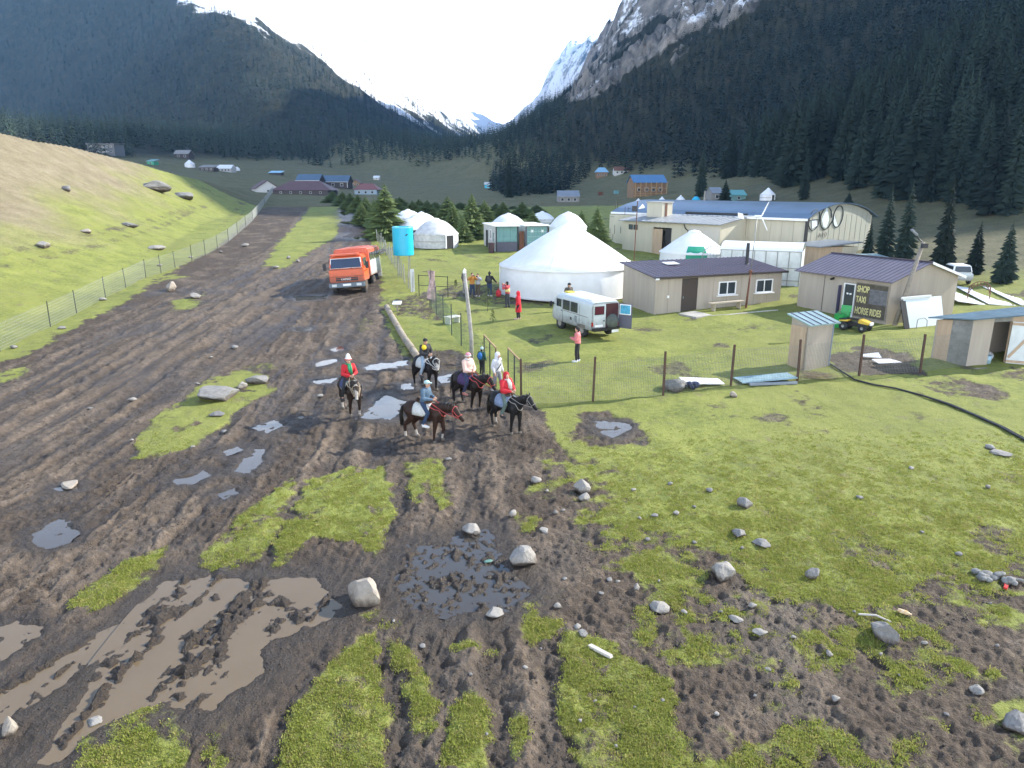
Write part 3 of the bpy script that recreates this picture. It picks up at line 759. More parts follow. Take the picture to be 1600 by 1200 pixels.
# the nearest spruces of the right slope are trees of their own, the rest one wood
dyR = np.sqrt((PR**2).sum(1)); order = np.argsort(dyR); near_i = order[:285]; rest = order[285:]
SPRUCE = []
for i in range(5):
    root = thing('spruce_tree', 'tall dark spruce at the front edge of the shaded wood on the right slope', 'spruce', (0, 0, -500), 0, 'spruces at the front of the right-hand wood')
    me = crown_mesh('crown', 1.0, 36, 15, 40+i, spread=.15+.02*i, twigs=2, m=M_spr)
    c = bpy.data.objects.new('crown', me); COL.objects.link(c); c.parent = root
    MB().tube((0, 0, -.03), (0, 0, .5), .016, .008, 6).build('trunk', M_bark, root)
    SPRUCE.append(root)
used = set(); g = np.random.default_rng(9)
for n, i in enumerate(near_i):
    p = PR[i]; k = n % 5; h = g.uniform(9.5, 15.5)*(.8 if dyR[i] < 110 else 1)
    if k not in used: o = SPRUCE[k]; used.add(k)
    else: o = dup(SPRUCE[k])
    o.location = p; o.rotation_euler = (0, 0, g.uniform(0, 6.28)); wd = h*g.uniform(.85, 1.2); o.scale = (wd, wd, h)
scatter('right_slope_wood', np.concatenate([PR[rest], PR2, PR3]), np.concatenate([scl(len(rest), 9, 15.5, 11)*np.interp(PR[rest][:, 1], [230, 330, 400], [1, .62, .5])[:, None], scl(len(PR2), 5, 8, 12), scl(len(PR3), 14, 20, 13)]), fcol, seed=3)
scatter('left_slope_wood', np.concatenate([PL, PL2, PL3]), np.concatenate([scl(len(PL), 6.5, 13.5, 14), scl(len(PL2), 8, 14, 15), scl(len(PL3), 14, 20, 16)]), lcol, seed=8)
print('TREES', len(PR), len(PR2), len(PL), len(PL2), len(PL3), len(PR3))
# ------------------------------------------------------------------ materials of the camp
M_canvas = mat('white canvas', (.74, .75, .76), .6, var=.12, scale=.9, bump=.6, bscale=1.6)
M_canvas_old = mat('weathered canvas', (.58, .58, .57), .7, var=.3, scale=2.2, bump=.3, bscale=3)
M_rope = mat('grey strap', (.42, .40, .37), .8)
M_dark = mat('near black', (.03, .028, .027), .8)
M_black = mat('black metal', (.03, .03, .032), .5, metal=.3)
M_glass = mat('window glass', (.035, .045, .05), .08, spec=.8)
M_white = mat('white plastic', (.80, .80, .79), .4)
M_beige = mat('beige clad wall', (.40, .345, .28), .7, var=.14, scale=.9, bump=.1, bscale=14, stretch=(3, 3, .3))
M_beige2 = mat('cream clad wall', (.50, .46, .35), .7, var=.12, scale=.6, bump=.1, bscale=10, stretch=(3, 3, .3))
M_gable = mat('grey green cladding', (.37, .37, .30), .65, var=.12, scale=.8, stretch=(3, 3, .3))
M_tanp = mat('tan board', (.45, .33, .22), .75, var=.2, scale=1.5, stretch=(3, 3, .4))
M_brown = mat('dark brown door', (.055, .04, .032), .55)
M_purple = mat('purple brown roof sheet', (.075, .058, .075), .38, metal=.25, var=.35, scale=1.6, stretch=(.6, 2, 1))
M_rooflight = mat('roof sheet lilac', (.16, .135, .16), .42, metal=.2, var=.2, scale=1.1)
M_rblue = mat('blue grey roof sheet', (.07, .12, .19), .36, metal=.3, var=.2, scale=.5)
M_rgrey = mat('grey roof sheet', (.20, .22, .24), .4, metal=.3, var=.25, scale=.8)
M_teal = mat('teal painted steel', (.16, .33, .33), .5, var=.25, scale=2)
M_tealr = mat('pale teal roof sheet', (.33, .45, .46), .35, metal=.3, var=.3, scale=2)
M_slate = mat('grey blue panel', (.10, .10, .135), .6, var=.15, scale=2)
M_rust = mat('rusty steel', (.16, .065, .035), .8, var=.45, scale=4)
M_wood = mat('grey weathered wood', (.27, .235, .19), .85, var=.35, scale=5, bump=.3, bscale=20, stretch=(1, 1, 5))
M_woodl = mat('fresh timber', (.38, .25, .13), .8, var=.3, scale=4)
M_woodp = mat('pale birch pole', (.36, .34, .31), .85, var=.4, scale=4)
M_conc = mat('pale concrete', (.40, .38, .34), .9, var=.25, scale=3, bump=.2, bscale=30)
M_turq = mat('turquoise tank', (.015, .42, .60), .35, var=.06, scale=2)
M_green = mat('green plastic', (.02, .30, .06), .4)
M_greencloth = mat('green tarpaulin', (.015, .30, .17), .6, var=.15, scale=4)
M_wire = mat('galvanised wire', (.30, .31, .30), .5, metal=.6)
M_wiregreen = mat('green coated wire', (.06, .13, .07), .6)
M_post = mat('dark fence post', (.045, .05, .045), .6)
M_film = mat('greenhouse film', (.62, .66, .66), .5, var=.2, scale=1.5)
M_plank = mat('grey plywood', (.22, .215, .20), .85, var=.4, scale=2.5)
M_red = mat('red plastic', (.50, .03, .03), .45)
def PT(px, y):
    """surveyed point on the ground at distance y in the column px"""
    x = 0.
    for _ in range(8):
        z = gz(x, y); x = (px-800)/F*(y*math.cos(PITCH)-(z-CZ)*math.sin(PITCH))
    return Vector((x, y, gz(x, y)))
def ang(A, B): return math.atan2(B[1]-A[1], B[0]-A[0])
def zat(px_y, y):
    """height shown on image row px_y at distance y"""
    d = pixray(800, px_y); return CZ+d[2]/d[1]*y
# ------------------------------------------------------------------ round tents
def yurt(name, label, px, y, r, wall, top, canvas=M_canvas, door=None, doorm=M_dark, crown=True, group='yurts of the camp', n=40, straps=True, curve=1.0, loc=None, sink=0):
    p = loc or PT(px, y)
    t = thing(name, label, 'yurt' if name == 'yurt' else 'tent', (p.x, p.y, p.z-(.05 if r < 4 else .22)), 0, group)
    rg = random.Random(int(px*7+y))
    sag = lambda a, z: 1+.006*math.sin(a*14)+.004*math.sin(a*5+z)
    MB().lathe([(r*1.0, 0), (r*1.012, wall*.4), (r*1.0, wall)], n, jit=sag).build('wall', canvas, t, smooth=True)
    rc = r*.17 if crown else r*.03
    prof = [(r*1.02, wall-.10), (r*1.025, wall-.01)]
    for i in range(1, 11):
        f = i/10; rr = r+(rc-r)*f
        z = wall+(top-wall)*((1-(1-f)**1.75) if curve > 1 else (.82*f+.18*math.sin(f*math.pi/2)))
        prof.append((rr*(1.0 if i > 1 else 1.0), z))
    prof.append((0.001, prof[-1][1]+.06))
    MB().lathe(prof, n, jit=lambda a, z: 1+.010*abs(math.sin(a*9))*(1 if z < top*.92 else 0)).build('roof', canvas, t, smooth=True)
    if crown:
        MB().lathe([(rc*1.15, top-.12), (rc*1.2, top), (rc*.9, top+.10), (.001, top+.2)], 18).build('crown_cover', M_canvas, t, smooth=True)
    if straps:
        for z in (wall*.97, wall*.5): MB().lathe([(r*1.022, z-.05), (r*1.03, z), (r*1.022, z+.05)], n).build('strap', M_rope, t, smooth=True)
    if door is not None:
        a = door; e = Vector((math.cos(a), math.sin(a), 0)); s_ = Vector((-e.y, e.x, 0)); h = min(wall*.93, 1.75); w_ = min(.95, r*.45)
        M = Matrix((( s_.x, e.x, 0), (s_.y, e.y, 0), (0, 0, 1)))
        f = MB()
        for sx in (-1, 1): c = e*(r*1.03)+s_*(sx*w_/2); f.box((c.x, c.y, h/2), (.10, .14, h), M)
        c = e*(r*1.03); f.box((c.x, c.y, h+.04), (w_+.2, .14, .09), M)
        d = f.build('door_frame', M_white, t)
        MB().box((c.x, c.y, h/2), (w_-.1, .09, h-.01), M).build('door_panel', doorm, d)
    return t
C0 = PT(886, 52.3)
big = yurt('event_tent', 'big plain white tent with a tall pointed roof behind the van', 886, 52.3, 4.85, 2.05, 4.98, M_canvas, crown=False, straps=False, n=64, curve=1)
MB().lathe([(4.9, 2.02), (4.93, 2.06), (4.9, 2.1)], 64).build('eave_seam', M_canvas_old, big, smooth=True)
MB().tube((-4.93, -.2, 0), (-4.93, -.2, 1.9), .05, .05, 8).build('pole', M_white, big)
MB().lathe([(4.93, 0), (5.02, .03), (4.9, .10)], 64).build('ground_flap', M_canvas_old, big, smooth=True)
for k, a in enumerate((-2.5, -1.9, -1.3, -.7)):
    MB().path([(4.86*math.cos(a)*f, 4.86*math.sin(a)*f, 2.1+(4.98-2.1)*(.82*(1-f)+.18*math.sin((1-f)*math.pi/2))+.01) for f in (1.0, .8, .6, .4, .2, .03)], .012, 4).build('roof_seam', M_canvas_old, big)
for px, y, wpx, apex, cv, dr, lab in [
 (682, 76.5, 68, 341, M_canvas_old, -.85, 'grey-white yurt with a narrow dark door beside the turquoise tank'), (648, 85, 58, 339, M_canvas, -1.4, 'white yurt just behind the grey-white one, nearest of those three'),
 (659, 96, 50, 331, M_canvas, None, 'white yurt at the back right of the cluster by the tall conifer'), (638, 100, 46, 327, M_canvas, None, 'white yurt at the back left, half hidden by the tall conifer'),
 (794, 92, 52, 333, M_canvas, None, 'white yurt whose dome shows over the container cabins'), (847, 100, 40, 330, M_canvas, None, 'bright yurt dome behind small conifers right of the containers'), (887, 84, 58, 331, M_canvas, None, 'white yurt dome peeking over the top of the big tent')]:
    p = PT(px, y); top = zat(apex, y)-p.z-.1; r_ = wpx/2/F*pix(p)[2]; yurt('yurt', lab, px, y, r_, top*.5, top, cv, door=dr, curve=2)
y7 = yurt('yurt', 'white yurt with a green tarpaulin patch behind the purple-roofed hut', 1081, 61.5, 2.75, 1.6, 3.2+0*1, M_canvas, straps=False)
def y7r(z):
    if z <= 1.6: return 2.80
    best = 0
    rc = 2.75*.17
    for i in range(200):
        f = i/199; zz = 1.6+1.6*(.82*f+.18*math.sin(f*math.pi/2))
        if zz >= z: best = 2.75+(rc-2.75)*f; break
    return best+.045
gm = MB(); nn = 8; vs = []
for j in range(6):
    z = .9+1.25*j/5
    for i in range(nn+1):
        a = -2.02+.62*i/nn; rr = y7r(z); vs.append((rr*math.cos(a), rr*math.sin(a), z))
gm.add(vs, [(j*(nn+1)+i, j*(nn+1)+i+1, (j+1)*(nn+1)+i+1, (j+1)*(nn+1)+i) for j in range(5) for i in range(nn)])
gm.build('tarpaulin', M_greencloth, y7, smooth=True)
# small yurts on the far right slope
for px, py, r, lab in [(997, 323, 15, 'small white yurt beside the tower of the arched hall'), (1034, 318, 12.5, 'tiny white yurt below the timber house, the plain one'), (1063, 317, 14, 'tiny white yurt on the slope next to the turquoise tent'), (1199, 313, 23, 'small white yurt with dark bands near the forest edge')]:
    p = W(px, py); r = r/2/F*pix(p)[2]; yurt('yurt', lab, px, p.y, r, r*.8, r*1.55, M_canvas, door=-1.2, loc=p, group='yurts on the far slopes', n=20)
for px, py, r, lab in [(297, 262, 15, 'tiny white yurt at the left end of the far row'), (371, 267, 8, 'tiny white dome at the right end of the far row')]:
    p = W(px, py); r = r/2/F*pix(p)[2]; yurt('yurt', lab, px, p.y, r, r*.8, r*1.5, M_canvas, loc=p, group='yurts on the far slopes', n=16, straps=False)

# ------------------------------------------------------------------ house kit: x along the front, y to the back
def seams(mb, x0, x1, z0, z1, y, step, d=.012, wd=.03):
    x = x0+step
    while x < x1-.05: mb.box((x, y, (z0+z1)/2), (wd, d*2, z1-z0)); x += step
def window(root, c, w_, h, frame=M_white, n=2, normal='y', sill=True, depth=.08):
    """frame with panes on the front (y = c[1]) or side (x = c[0])"""
    M = None if normal == 'y' else Matrix.Rotation(R(90), 3, 'Z')
    def P(dx, dz, dy): return (c[0]+dx, c[1]+dy, c[2]+dz) if normal == 'y' else (c[0]+dy, c[1]+dx, c[2]+dz)
    mb = MB(); b = .07
    for s_ in (-1, 1):
        mb.box(P(s_*(w_/2-b/2), 0, 0), (b, depth, h), M); mb.box(P(0, s_*(h/2-b/2), 0), (w_-2*b, depth*.98, b), M)
    for k in range(1, n): mb.box(P(-w_/2+w_*k/n, 0, 0), (b*.8, depth*.9, h-2*b), M)
    f = mb.build('window', frame, root)
    for k in range(n): MB().box(P(-w_/2+w_*(k+.5)/n, 0, .012), (w_/n-b*1.1, .02, h-2*b+.01), M).build('pane', M_glass, f)
    if sill: MB().box(P(0, -h/2-.04, -.05 if normal == 'y' else -.05), (w_+.25, .2, .05), M).build('sill', frame, f)
    return f
def shell(root, L, D, hf, hb, m, th=.1, front_gaps=(), name='wall', skip=(), base=-.35):
    """four walls; mono-pitch from hf (front) to hb (back); front_gaps = [(x0,x1,z0,z1)]"""
    mb = MB(); xs = 0
    for x0, x1, z0, z1 in sorted(front_gaps):
        mb.box(((xs+x0)/2, th/2, (hf+base)/2), (x0-xs, th, hf-base)); mb.box(((x0+x1)/2, th/2, (z1+hf)/2), (x1-x0, th, hf-z1))
        if z0 > base: mb.box(((x0+x1)/2, th/2, (z0+base)/2), (x1-x0, th, z0-base))
        xs = x1
    mb.box(((xs+L)/2, th/2, (hf+base)/2), (L-xs, th, hf-base)); mb.build(name, m, root)
    MB().box((L/2, D-th/2, (hb+base)/2), (L, th, hb-base)).build(name, m, root)
    for x in (0, L-th):
        MB().hexa([(x, th, base), (x+th, th, base), (x+th, D-th, base), (x, D-th, base), (x, th, hf), (x+th, th, hf), (x+th, D-th, hb), (x, D-th, hb)]).build(name, m, root)
def slab_roof(root, L, D, hf, hb, m, o=(.25, .3, .25, .2), th=.06, ribs=.0, name='roof', ribm=None, z=.0):
    """o = overhang left, front, right, back"""
    s_ = (hb-hf)/D; x0, x1, y0, y1 = -o[0], L+o[2], -o[1], D+o[3]
    zf = lambda y: hf+s_*y+.004+z
    r = MB().hexa([(x0, y0, zf(y0)), (x1, y0, zf(y0)), (x1, y1, zf(y1)), (x0, y1, zf(y1)), (x0, y0, zf(y0)+th), (x1, y0, zf(y0)+th), (x1, y1, zf(y1)+th), (x0, y1, zf(y1)+th)]).build(name, m, root)
    if ribs:
        mb = MB(); x = x0+ribs/2
        while x < x1:
            mb.hexa([(x-.03, y0, zf(y0)+th-.004), (x+.03, y0, zf(y0)+th-.004), (x+.03, y1, zf(y1)+th-.004), (x-.03, y1, zf(y1)+th-.004), (x-.015, y0, zf(y0)+th+.035), (x+.015, y0, zf(y0)+th+.035), (x+.015, y1, zf(y1)+th+.035), (x-.015, y1, zf(y1)+th+.035)]); x += ribs
        mb.build('roof_ribs', ribm or m, r)
    return r
# ---- middle hut with the purple roof
A = W(1022, 492); B = W(1218, 470)
hut = thing('cabin', 'long beige hut with a purple-brown ribbed roof and dark brown door', 'hut', A, ang(A, B))
L = (B-A).length
def fr(px, A=A, B=B):
    """fraction along A-B in the image column px"""
    a, b = 0., 1.
    for _ in range(30):
        m = (a+b)/2
        if pix(A.lerp(B, m))[0] < px: a = m
        else: b = m
    return a
hw = (2.35, 2.85)
shell(hut, L, 4.0, hw[0], hw[1], M_beige, front_gaps=[(fr(1063)*L, fr(1088)*L, -.05, 2.2)], base=-.5)
sm = MB(); seams(sm, 0, fr(1060)*L, -.3, 2.3, -.004, .95, .006, .02); seams(sm, fr(1090)*L, L, -.3, 2.3, -.004, 1.1, .006, .02); sm.build('wall_joints', mat('joint', (.27, .235, .19), .8), hut)
slab_roof(hut, L, 4.0, hw[0], hw[1], M_purple, ribs=.36, ribm=mat('roof rib', (.13, .105, .13), .4, metal=.2))
MB().box((L/2, -.31, hw[0]-.02), (L+.5, .03, .13)).build('fascia', M_brown, hut)
d = MB().box(((fr(1063)+fr(1088))/2*L, .05, 1.07), ((fr(1088)-fr(1063))*L-.02, .05, 2.22)).build('door', M_brown, hut)
MB().box((fr(1064)*L+.08, -.01, 1.0), (.04, .09, .16)).build('handle', M_wire, d)
for a, b in ((1120, 1147), (1178, 1204)): window(hut, ((fr(a)+fr(b))/2*L, -.02, 1.43), (fr(b)-fr(a))*L, .88)
ch = MB().tube((L*.86, 2.0, 2.6), (L*.86, 2.0, 4.1), .11, .11, 12).tube((L*.86, 2.0, 2.62), (L*.86, 2.0, 2.72), .2, .13, 12)
ch.build('chimney', M_black, hut)
MB().box((fr(1042)*L, -.03, 1.1), (.14, .05, .16)).build('meter_box', M_white, hut)
MB().box((L*.30, 2.9, 2.86), (1.0, .7, .03), Matrix.Rotation(.12, 3, 'X')).build('loose_sheet', M_film, hut)
MB().box((-.1, -.3, hw[0]-.07), (.25, .12, .1)).build('eave_end', M_white, hut)
pb = W(1090, 492); tag(MB().hexa([(W(1060, 492).x, W(1060, 492).y, pb.z-.05), (W(1088, 498).x, W(1088, 498).y, pb.z-.1), (W(1112, 493).x, W(1112, 493).y, pb.z-.05), (W(1085, 487).x, W(1085, 487).y, pb.z-.02),
 (W(1060, 492).x, W(1060, 492).y, pb.z+.07), (W(1088, 498).x, W(1088, 498).y, pb.z+.05), (W(1112, 493).x, W(1112, 493).y, pb.z+.07), (W(1085, 487).x, W(1085, 487).y, pb.z+.09)]).build('doorstep_slab', M_conc, bevel=.015), 'pale concrete slab on the grass before the hut door', 'slab')
def bench(label, A, B, h=.5, w_=.35, m=M_woodl, name='bench', legs=2, th=.06):
    t = thing(name, label, 'bench', A, ang(A, B)); L_ = (Vector(B)-Vector(A)).length
    MB().box((L_/2, 0, h), (L_, w_, th)).build('seat', m, t, bevel=.008)
    for k in range(legs):
        x = L_*(.12+.76*k/(legs-1)); MB().box((x, 0, (h-th/2-.1)/2), (.08, w_*.8, h-th/2+.1)).build('leg', m, t)
    return t
bench('pale wooden bench along the front wall of the purple-roofed hut', W(1108, 487), W(1160, 481), h=.52, w_=.4, m=mat('pale plank', (.47, .40, .30), .8, var=.2, scale=4))
# cable path
MB().path([tuple(W(px, py, .02)) for px, py in [(1110, 494), (1140, 492), (1170, 489), (1215, 485)]], .05, 5).build('stone_edging', M_conc)
tag(bpy.data.objects['stone_edging'], 'thin pale edging strip in the grass before the hut', 'edging')
# ---- wind turbine on its pole by the hut
p = W(1165, 482)
wt = thing('wind_turbine', 'small white wind turbine on a rusty pole by the hut', 'wind turbine', p)
H1 = zat(425, p.y)-p.z; H2 = zat(338, p.y)-p.z
MB().tube((0, 0, -.3), (.12, 0, H1), .07, .055, 10).build('pole', M_rust, wt, smooth=True)
MB().tube((.12, 0, H1-.1), (.22, 0, H2), .03, .025, 8).build('mast', M_wire, wt, smooth=True)
MB().ell((.1, -.02, H1+.02), (.14, .1, .12)).build('clamp', M_rust, wt, smooth=True)
hub = MB().tube((.05, 0, H2), (.45, -.18, H2), .09, .06, 12).build('hub', M_white, wt, smooth=True)
for k in range(3):
    a = R(62)+k*2*math.pi/3; e = Vector((math.cos(a)*.75, -.1, math.sin(a))); e.normalize(); s_ = Vector((-math.sin(a), .3, math.cos(a)))*.07
    b0 = Vector((.42, -.2, H2)); mb = MB(); n_ = Vector((.3, .9, 0))*.012
    q = [b0+e*.08-s_*.6, b0+e*.08+s_*.6, b0+e*.9+s_*.5, b0+e*1.0-s_*.1]
    mb.hexa([v-n_ for v in q]+[v+n_ for v in q]).build('blade', M_white, wt)
MB().tube((.05, 0, H2), (-.55, .3, H2+.02), .03, .02, 6).build('boom', M_white, wt)
MB().prism([(-.5, .27, H2-.2), (-.85, .45, H2-.1), (-.88, .46, H2+.22), (-.6, .32, H2+.15)], (.008, .014, 0)).build('tail_vane', M_white, wt)
# ---- mast with box and lamp
p = PT(989, 58); mp_ = thing('utility_mast', 'thin dark mast with a box and small lamps before the tower', 'mast', p)
hm = zat(314, 58)-p.z
MB().tube((0, 0, -.2), (.1, 0, hm), .045, .035, 8).build('pole', M_rust, mp_)
MB().box((-.1, -.02, zat(326, 58)-p.z), (.4, .3, .42)).build('meter_box', M_black, mp_)
MB().tube((.2, -.1, zat(326, 58)-p.z), (.5, -.3, zat(322, 58)-p.z), .05, .16, 10).build('lamp', M_white, mp_)

# ---- shop hut
A = W(1245, 478); Bc = W(1384, 508); u_ = (Bc-A); rz = ang(A, Bc)
shop = thing('shop_hut', 'beige gabled hut with lilac roof and a shop sign board', 'hut', (A.x, A.y, A.z), rz)
dz = Bc.z-A.z; L = math.hypot(u_.x, u_.y); D = 6.1; hw = 2.35; hr = 3.25
def fs(px): return fr(px, A, Bc)*L
shell(shop, L, D, hw, hw, M_beige, front_gaps=[(fs(1313), fs(1331), -.25, 1.95)], base=-.9)
for x in (0, L-.1):
    MB().prism([(x, 0, hw), (x, D, hw), (x, D/2, hr)], (.1, 0, 0)).build('gable', M_beige, shop)
for s_, y0, y1, zz in ((0, -.3, D/2, 1), (1, D+.3, D/2, 1)):
    sl_ = (hr-hw)/(D/2); za = hw-.3*sl_
    q = [(-.25, y0, za+.005), (L+.25, y0, za+.005), (L+.25, y1, hr+.005), (-.25, y1, hr+.005)]
    if s_: q = [q[1], q[0], q[3], q[2]]
    rf = MB().hexa(q+[(a, b, c+.06) for a, b, c in q]).build('roof', M_rooflight, shop)
    mb = MB(); x = -.1
    while x < L+.2:
        q = [(x-.02, y0, za+.06), (x+.02, y0, za+.06), (x+.02, y1, hr+.06), (x-.02, y1, hr+.06)]
        if s_: q = [q[1], q[0], q[3], q[2]]
        mb.hexa(q+[(a, b, c+.022) for a, b, c in q]); x += .33
    mb.build('roof_ribs', M_purple, rf)
MB().box((L/2, D/2, hr+.08), (L+.5, .22, .05)).build('ridge_cap', M_purple, shop)
mb = MB(); sl_ = (hr-hw)/(D/2)
for y0, y1, z0, z1 in ((D/2, D+.32, hr+.03, hw-.32*sl_+.03),):
    mb.hexa([(L+.255, y0, z0-.09), (L+.29, y0, z0-.09), (L+.29, y1, z1-.09), (L+.255, y1, z1-.09), (L+.255, y0, z0+.06), (L+.29, y0, z0+.06), (L+.29, y1, z1+.06), (L+.255, y1, z1+.06)])
mb.build('barge_board', M_white, shop)
dr = window(shop, ((fs(1313)+fs(1331))/2, .03, .85), fs(1331)-fs(1313), 2.15, n=1, sill=False); dr.name = 'shop_door'
MB().box(((fs(1313)+fs(1331))/2, .0, .05), (fs(1331)-fs(1313)-.12, .05, .45)).build('kick_panel', M_white, dr)
for k_, dx_ in ((0, -.09), (1, .12)): MB().box(((fs(1313)+fs(1331))/2+dx_, -.015, 1.3), (.13, .012, .10), Matrix.Rotation(.2*(1-2*k_), 3, 'Y')).build('sticker', M_white, dr)
MB().box((fs(1309), -.1, .9), (.10, .18, 1.7)).build('hung_coat', mat('dark jacket cloth', (.04, .035, .07), .9), shop)
MB().box((fs(1283), -.006, .7), (.03, .02, 3.0)).build('wall_joint', M_brown, shop)
MB().tube((fs(1296), -.25, 2.05), (fs(1296), .05, 2.1), .06, .09, 8).build('lamp', M_black, shop)
bx0, bx1, bz0, bz1 = fs(1333), fs(1382), .05, 2.05
M_board = mat('weathered sign board', (.10, .085, .06), .85, var=.45, scale=2.5)
sb = MB().box(((bx0+bx1)/2, -.03, (bz0+bz1)/2), (bx1-bx0, .05, bz1-bz0)).build('sign_board', M_board, shop)
mb = MB()
for x in (bx0, bx1): mb.box((x, -.045, (bz0+bz1)/2), (.05, .07, bz1-bz0+.05))
for z in (bz0, bz1): mb.box(((bx0+bx1)/2, -.045, z), (bx1-bx0-.05, .068, .05))
mb.build('sign_frame', M_wood, sb)
MB().box(((bx0*.52+bx1*.48)+(bx1-bx0)*.24, -.062, 1.32), ((bx1-bx0)*.55, .014, .86)).build('faded_poster', mat('faded print', (.16, .155, .16), .8, var=.5, scale=6), sb)
M_letter = mat('cream sign letters', (.62, .56, .25), .6)
def text(body, size, m, parent, loc, rot, name='lettering', ext=.006, sx=1.0, al='LEFT', weight=.0):
    c = bpy.data.curves.new(name, 'FONT'); c.body = body; c.size = size; c.extrude = ext; c.align_x = al; c.offset = weight
    o = bpy.data.objects.new(name, c); COL.objects.link(o)
    dg = bpy.context.evaluated_depsgraph_get(); me = bpy.data.meshes.new_from_object(o.evaluated_get(dg)); bpy.data.objects.remove(o)
    o2 = link(name, me, m, parent); o2.location = loc; o2.rotation_euler = rot; o2.scale = (sx, 1, 1); return o2
for tx, z, sz, sx in (('SHOP', 1.52, .52, .62), ('TAXI', .90, .52, .58), ('HORSE RIDES', .22, .56, .53)):
    text(tx, sz, M_letter, sb, (bx0+.08, -.068, z), (R(90), 0, 0), sx=sx, weight=.013)
# ---- leaning panels, pole lamp beside the shop
def leaning(label, A, B, h, m, name='panel', lean=.35, th=.05, cat='panel'):
    A = Vector(A); B = Vector(B); t = thing(name, label, cat, A, ang(A, B)); L_ = (B-A).length
    MB().hexa([(0, -lean, 0), (L_, -lean, 0), (L_, -lean+th, 0), (0, -lean+th, 0), (0, 0, h), (L_, 0, h), (L_, th, h), (0, th, h)]).build('sheet', m, t)
    return t
pa = leaning('large white panel leaning against the gable of the shop hut', W(1406, 511), W(1464, 504), 1.6, mat('white panel', (.70, .76, .78), .45), lean=.45)
MB().box((1.0, .0, 1.66), (2.35, .12, .12)).build('top_rail', M_white, pa)
mb = MB(); q = [(.55, .45), (.55, .95), (.62, 1.02), (1.1, 1.05), (1.35, .9), (1.4, .5)]
mb.path([(x, -.62+.0*z, z-.5) for x, z in q], .025, 5); hp = mb.build('hoop', M_wire)
hp.location = W(1406, 511); hp.rotation_euler = (0, 0, ang(W(1406, 511), W(1464, 504))); tag(hp, 'grey metal hoop in the grass before the white panel', 'hoop')
leaning('narrow dark frame leaning between the lamp pole and white panel', W(1401, 512), W(1409, 511), 1.5, M_black, name='frame_panel', lean=.5, cat='frame')
p = W(1396, 509); lp = thing('lamp_pole', 'leaning grey wooden pole with a street lamp arm at the shop corner', 'lamp pole', p)
top = Vector((1.05, .1, 4.75))
MB().tube((0, 0, -.3), top, .13, .10, 10).build('pole', M_wood, lp, smooth=True)
MB().path([top+Vector((.0, 0, -.05)), top+Vector((-.25, 0, .12)), top+Vector((-.5, -.05, .42))], .035, 6).build('arm', M_black, lp)
MB().box(top+Vector((-.62, -.06, .52)), (.5, .2, .12), Matrix.Rotation(.7, 3, 'Y')).build('lamp_head', M_rgrey, lp, bevel=.03)
MB().box((1.0, -.16, 4.55), (.3, .2, .25)).build('fitting', M_black, lp)
# ---- green chair and yellow quad bike before the shop
p = W(1317, 506); gc = thing('plastic_chair', 'bright green plastic chair beside the shop door', 'chair', p, rz+.4)
MB().box((0, 0, .45), (.55, .52, .05)).build('seat', M_green, gc, bevel=.015)
MB().hexa([(-.27, .22, .45), (.27, .22, .45), (.27, .27, .45), (-.27, .27, .45), (-.29, .36, 1.05), (.29, .36, 1.05), (.29, .41, 1.05), (-.29, .41, 1.05)]).build('backrest', M_green, gc, bevel=.01)
for sx in (-1, 1):
    MB().box((sx*.29, 0, .68), (.05, .5, .05)).build('armrest', M_green, gc)
    for sy in (-1, 1): MB().tube((sx*.25, sy*.22, .45), (sx*.28, sy*.26, -.05), .035, .03, 6).build('leg', M_green, gc)
gb = MB().lathe([(.24, 0), (.30, .75)], 14).lathe([(.30, .75), (.33, .78), (.28, .8)], 14); o = gb.build('plastic_bin', M_green, smooth=True); o.location = W(1310, 512); tag(o, 'green plastic bin left of the quad bike', 'bin')
p = W(1336, 516); qb = thing('quad_bike', 'yellow and black quad bike parked before the shop board', 'quad bike', p, rz+.25); qb.scale = (.85,)*3
M_yel = mat('yellow paint', (.62, .40, .03), .4, var=.2, scale=5); M_tyre = mat('tyre rubber', (.025, .025, .025), .85)
for x in (-.62, .62):
    for s_ in (-1, 1):
        tw = MB().lathe([(.10, -.11), (.24, -.12), (.28, -.07), (.28, .07), (.24, .12), (.10, .11)], 16).build('wheel', M_tyre, qb, smooth=True)
        tw.location = (x, s_*.42, .27); tw.rotation_euler = (R(90), 0, 0)
        MB().lathe([(.001, -.06), (.11, -.09), (.11, .09), (.001, .06)], 12).build('rim', M_wire, tw)
MB().box((0, 0, .42), (1.3, .4, .28)).build('engine', M_black, qb, bevel=.04)
MB().hexa([(-.95, -.5, .55), (-.35, -.5, .6), (-.35, .5, .6), (-.95, .5, .55), (-.95, -.45, .62), (-.35, -.42, .72), (-.35, .42, .72), (-.95, .45, .62)]).build('rear_fender', M_yel, qb, bevel=.02)
MB().hexa([(.3, -.48, .58), (.95, -.45, .5), (.95, .45, .5), (.3, .48, .58), (.3, -.35, .82), (.95, -.3, .62), (.95, .3, .62), (.3, .35, .82)]).build('front_fender', M_yel, qb, bevel=.02)
MB().box((-.2, 0, .74), (.75, .3, .12)).build('saddle', M_black, qb, bevel=.04)
MB().path([(.32, -.4, 1.0), (.42, -.15, .95), (.42, .15, .95), (.32, .4, 1.0)], .025, 6).build('handlebar', M_black, qb)
MB().box((-.75, 0, .7), (.5, .75, .03)).build('rack', M_black, qb)
MB().box((1.0, 0, .55), (.12, .45, .2)).build('headlight_panel', M_white, qb, bevel=.03)
o = MB().lathe([(.001, 0), (.18, 0), (.23, .34), (.21, .34), (.17, .03)], 16).build('bucket', mat('grey plastic bucket', (.25, .27, .28), .5), smooth=True); o.location = W(1349, 513.5); tag(o, 'grey bucket standing beside the quad bike', 'bucket')
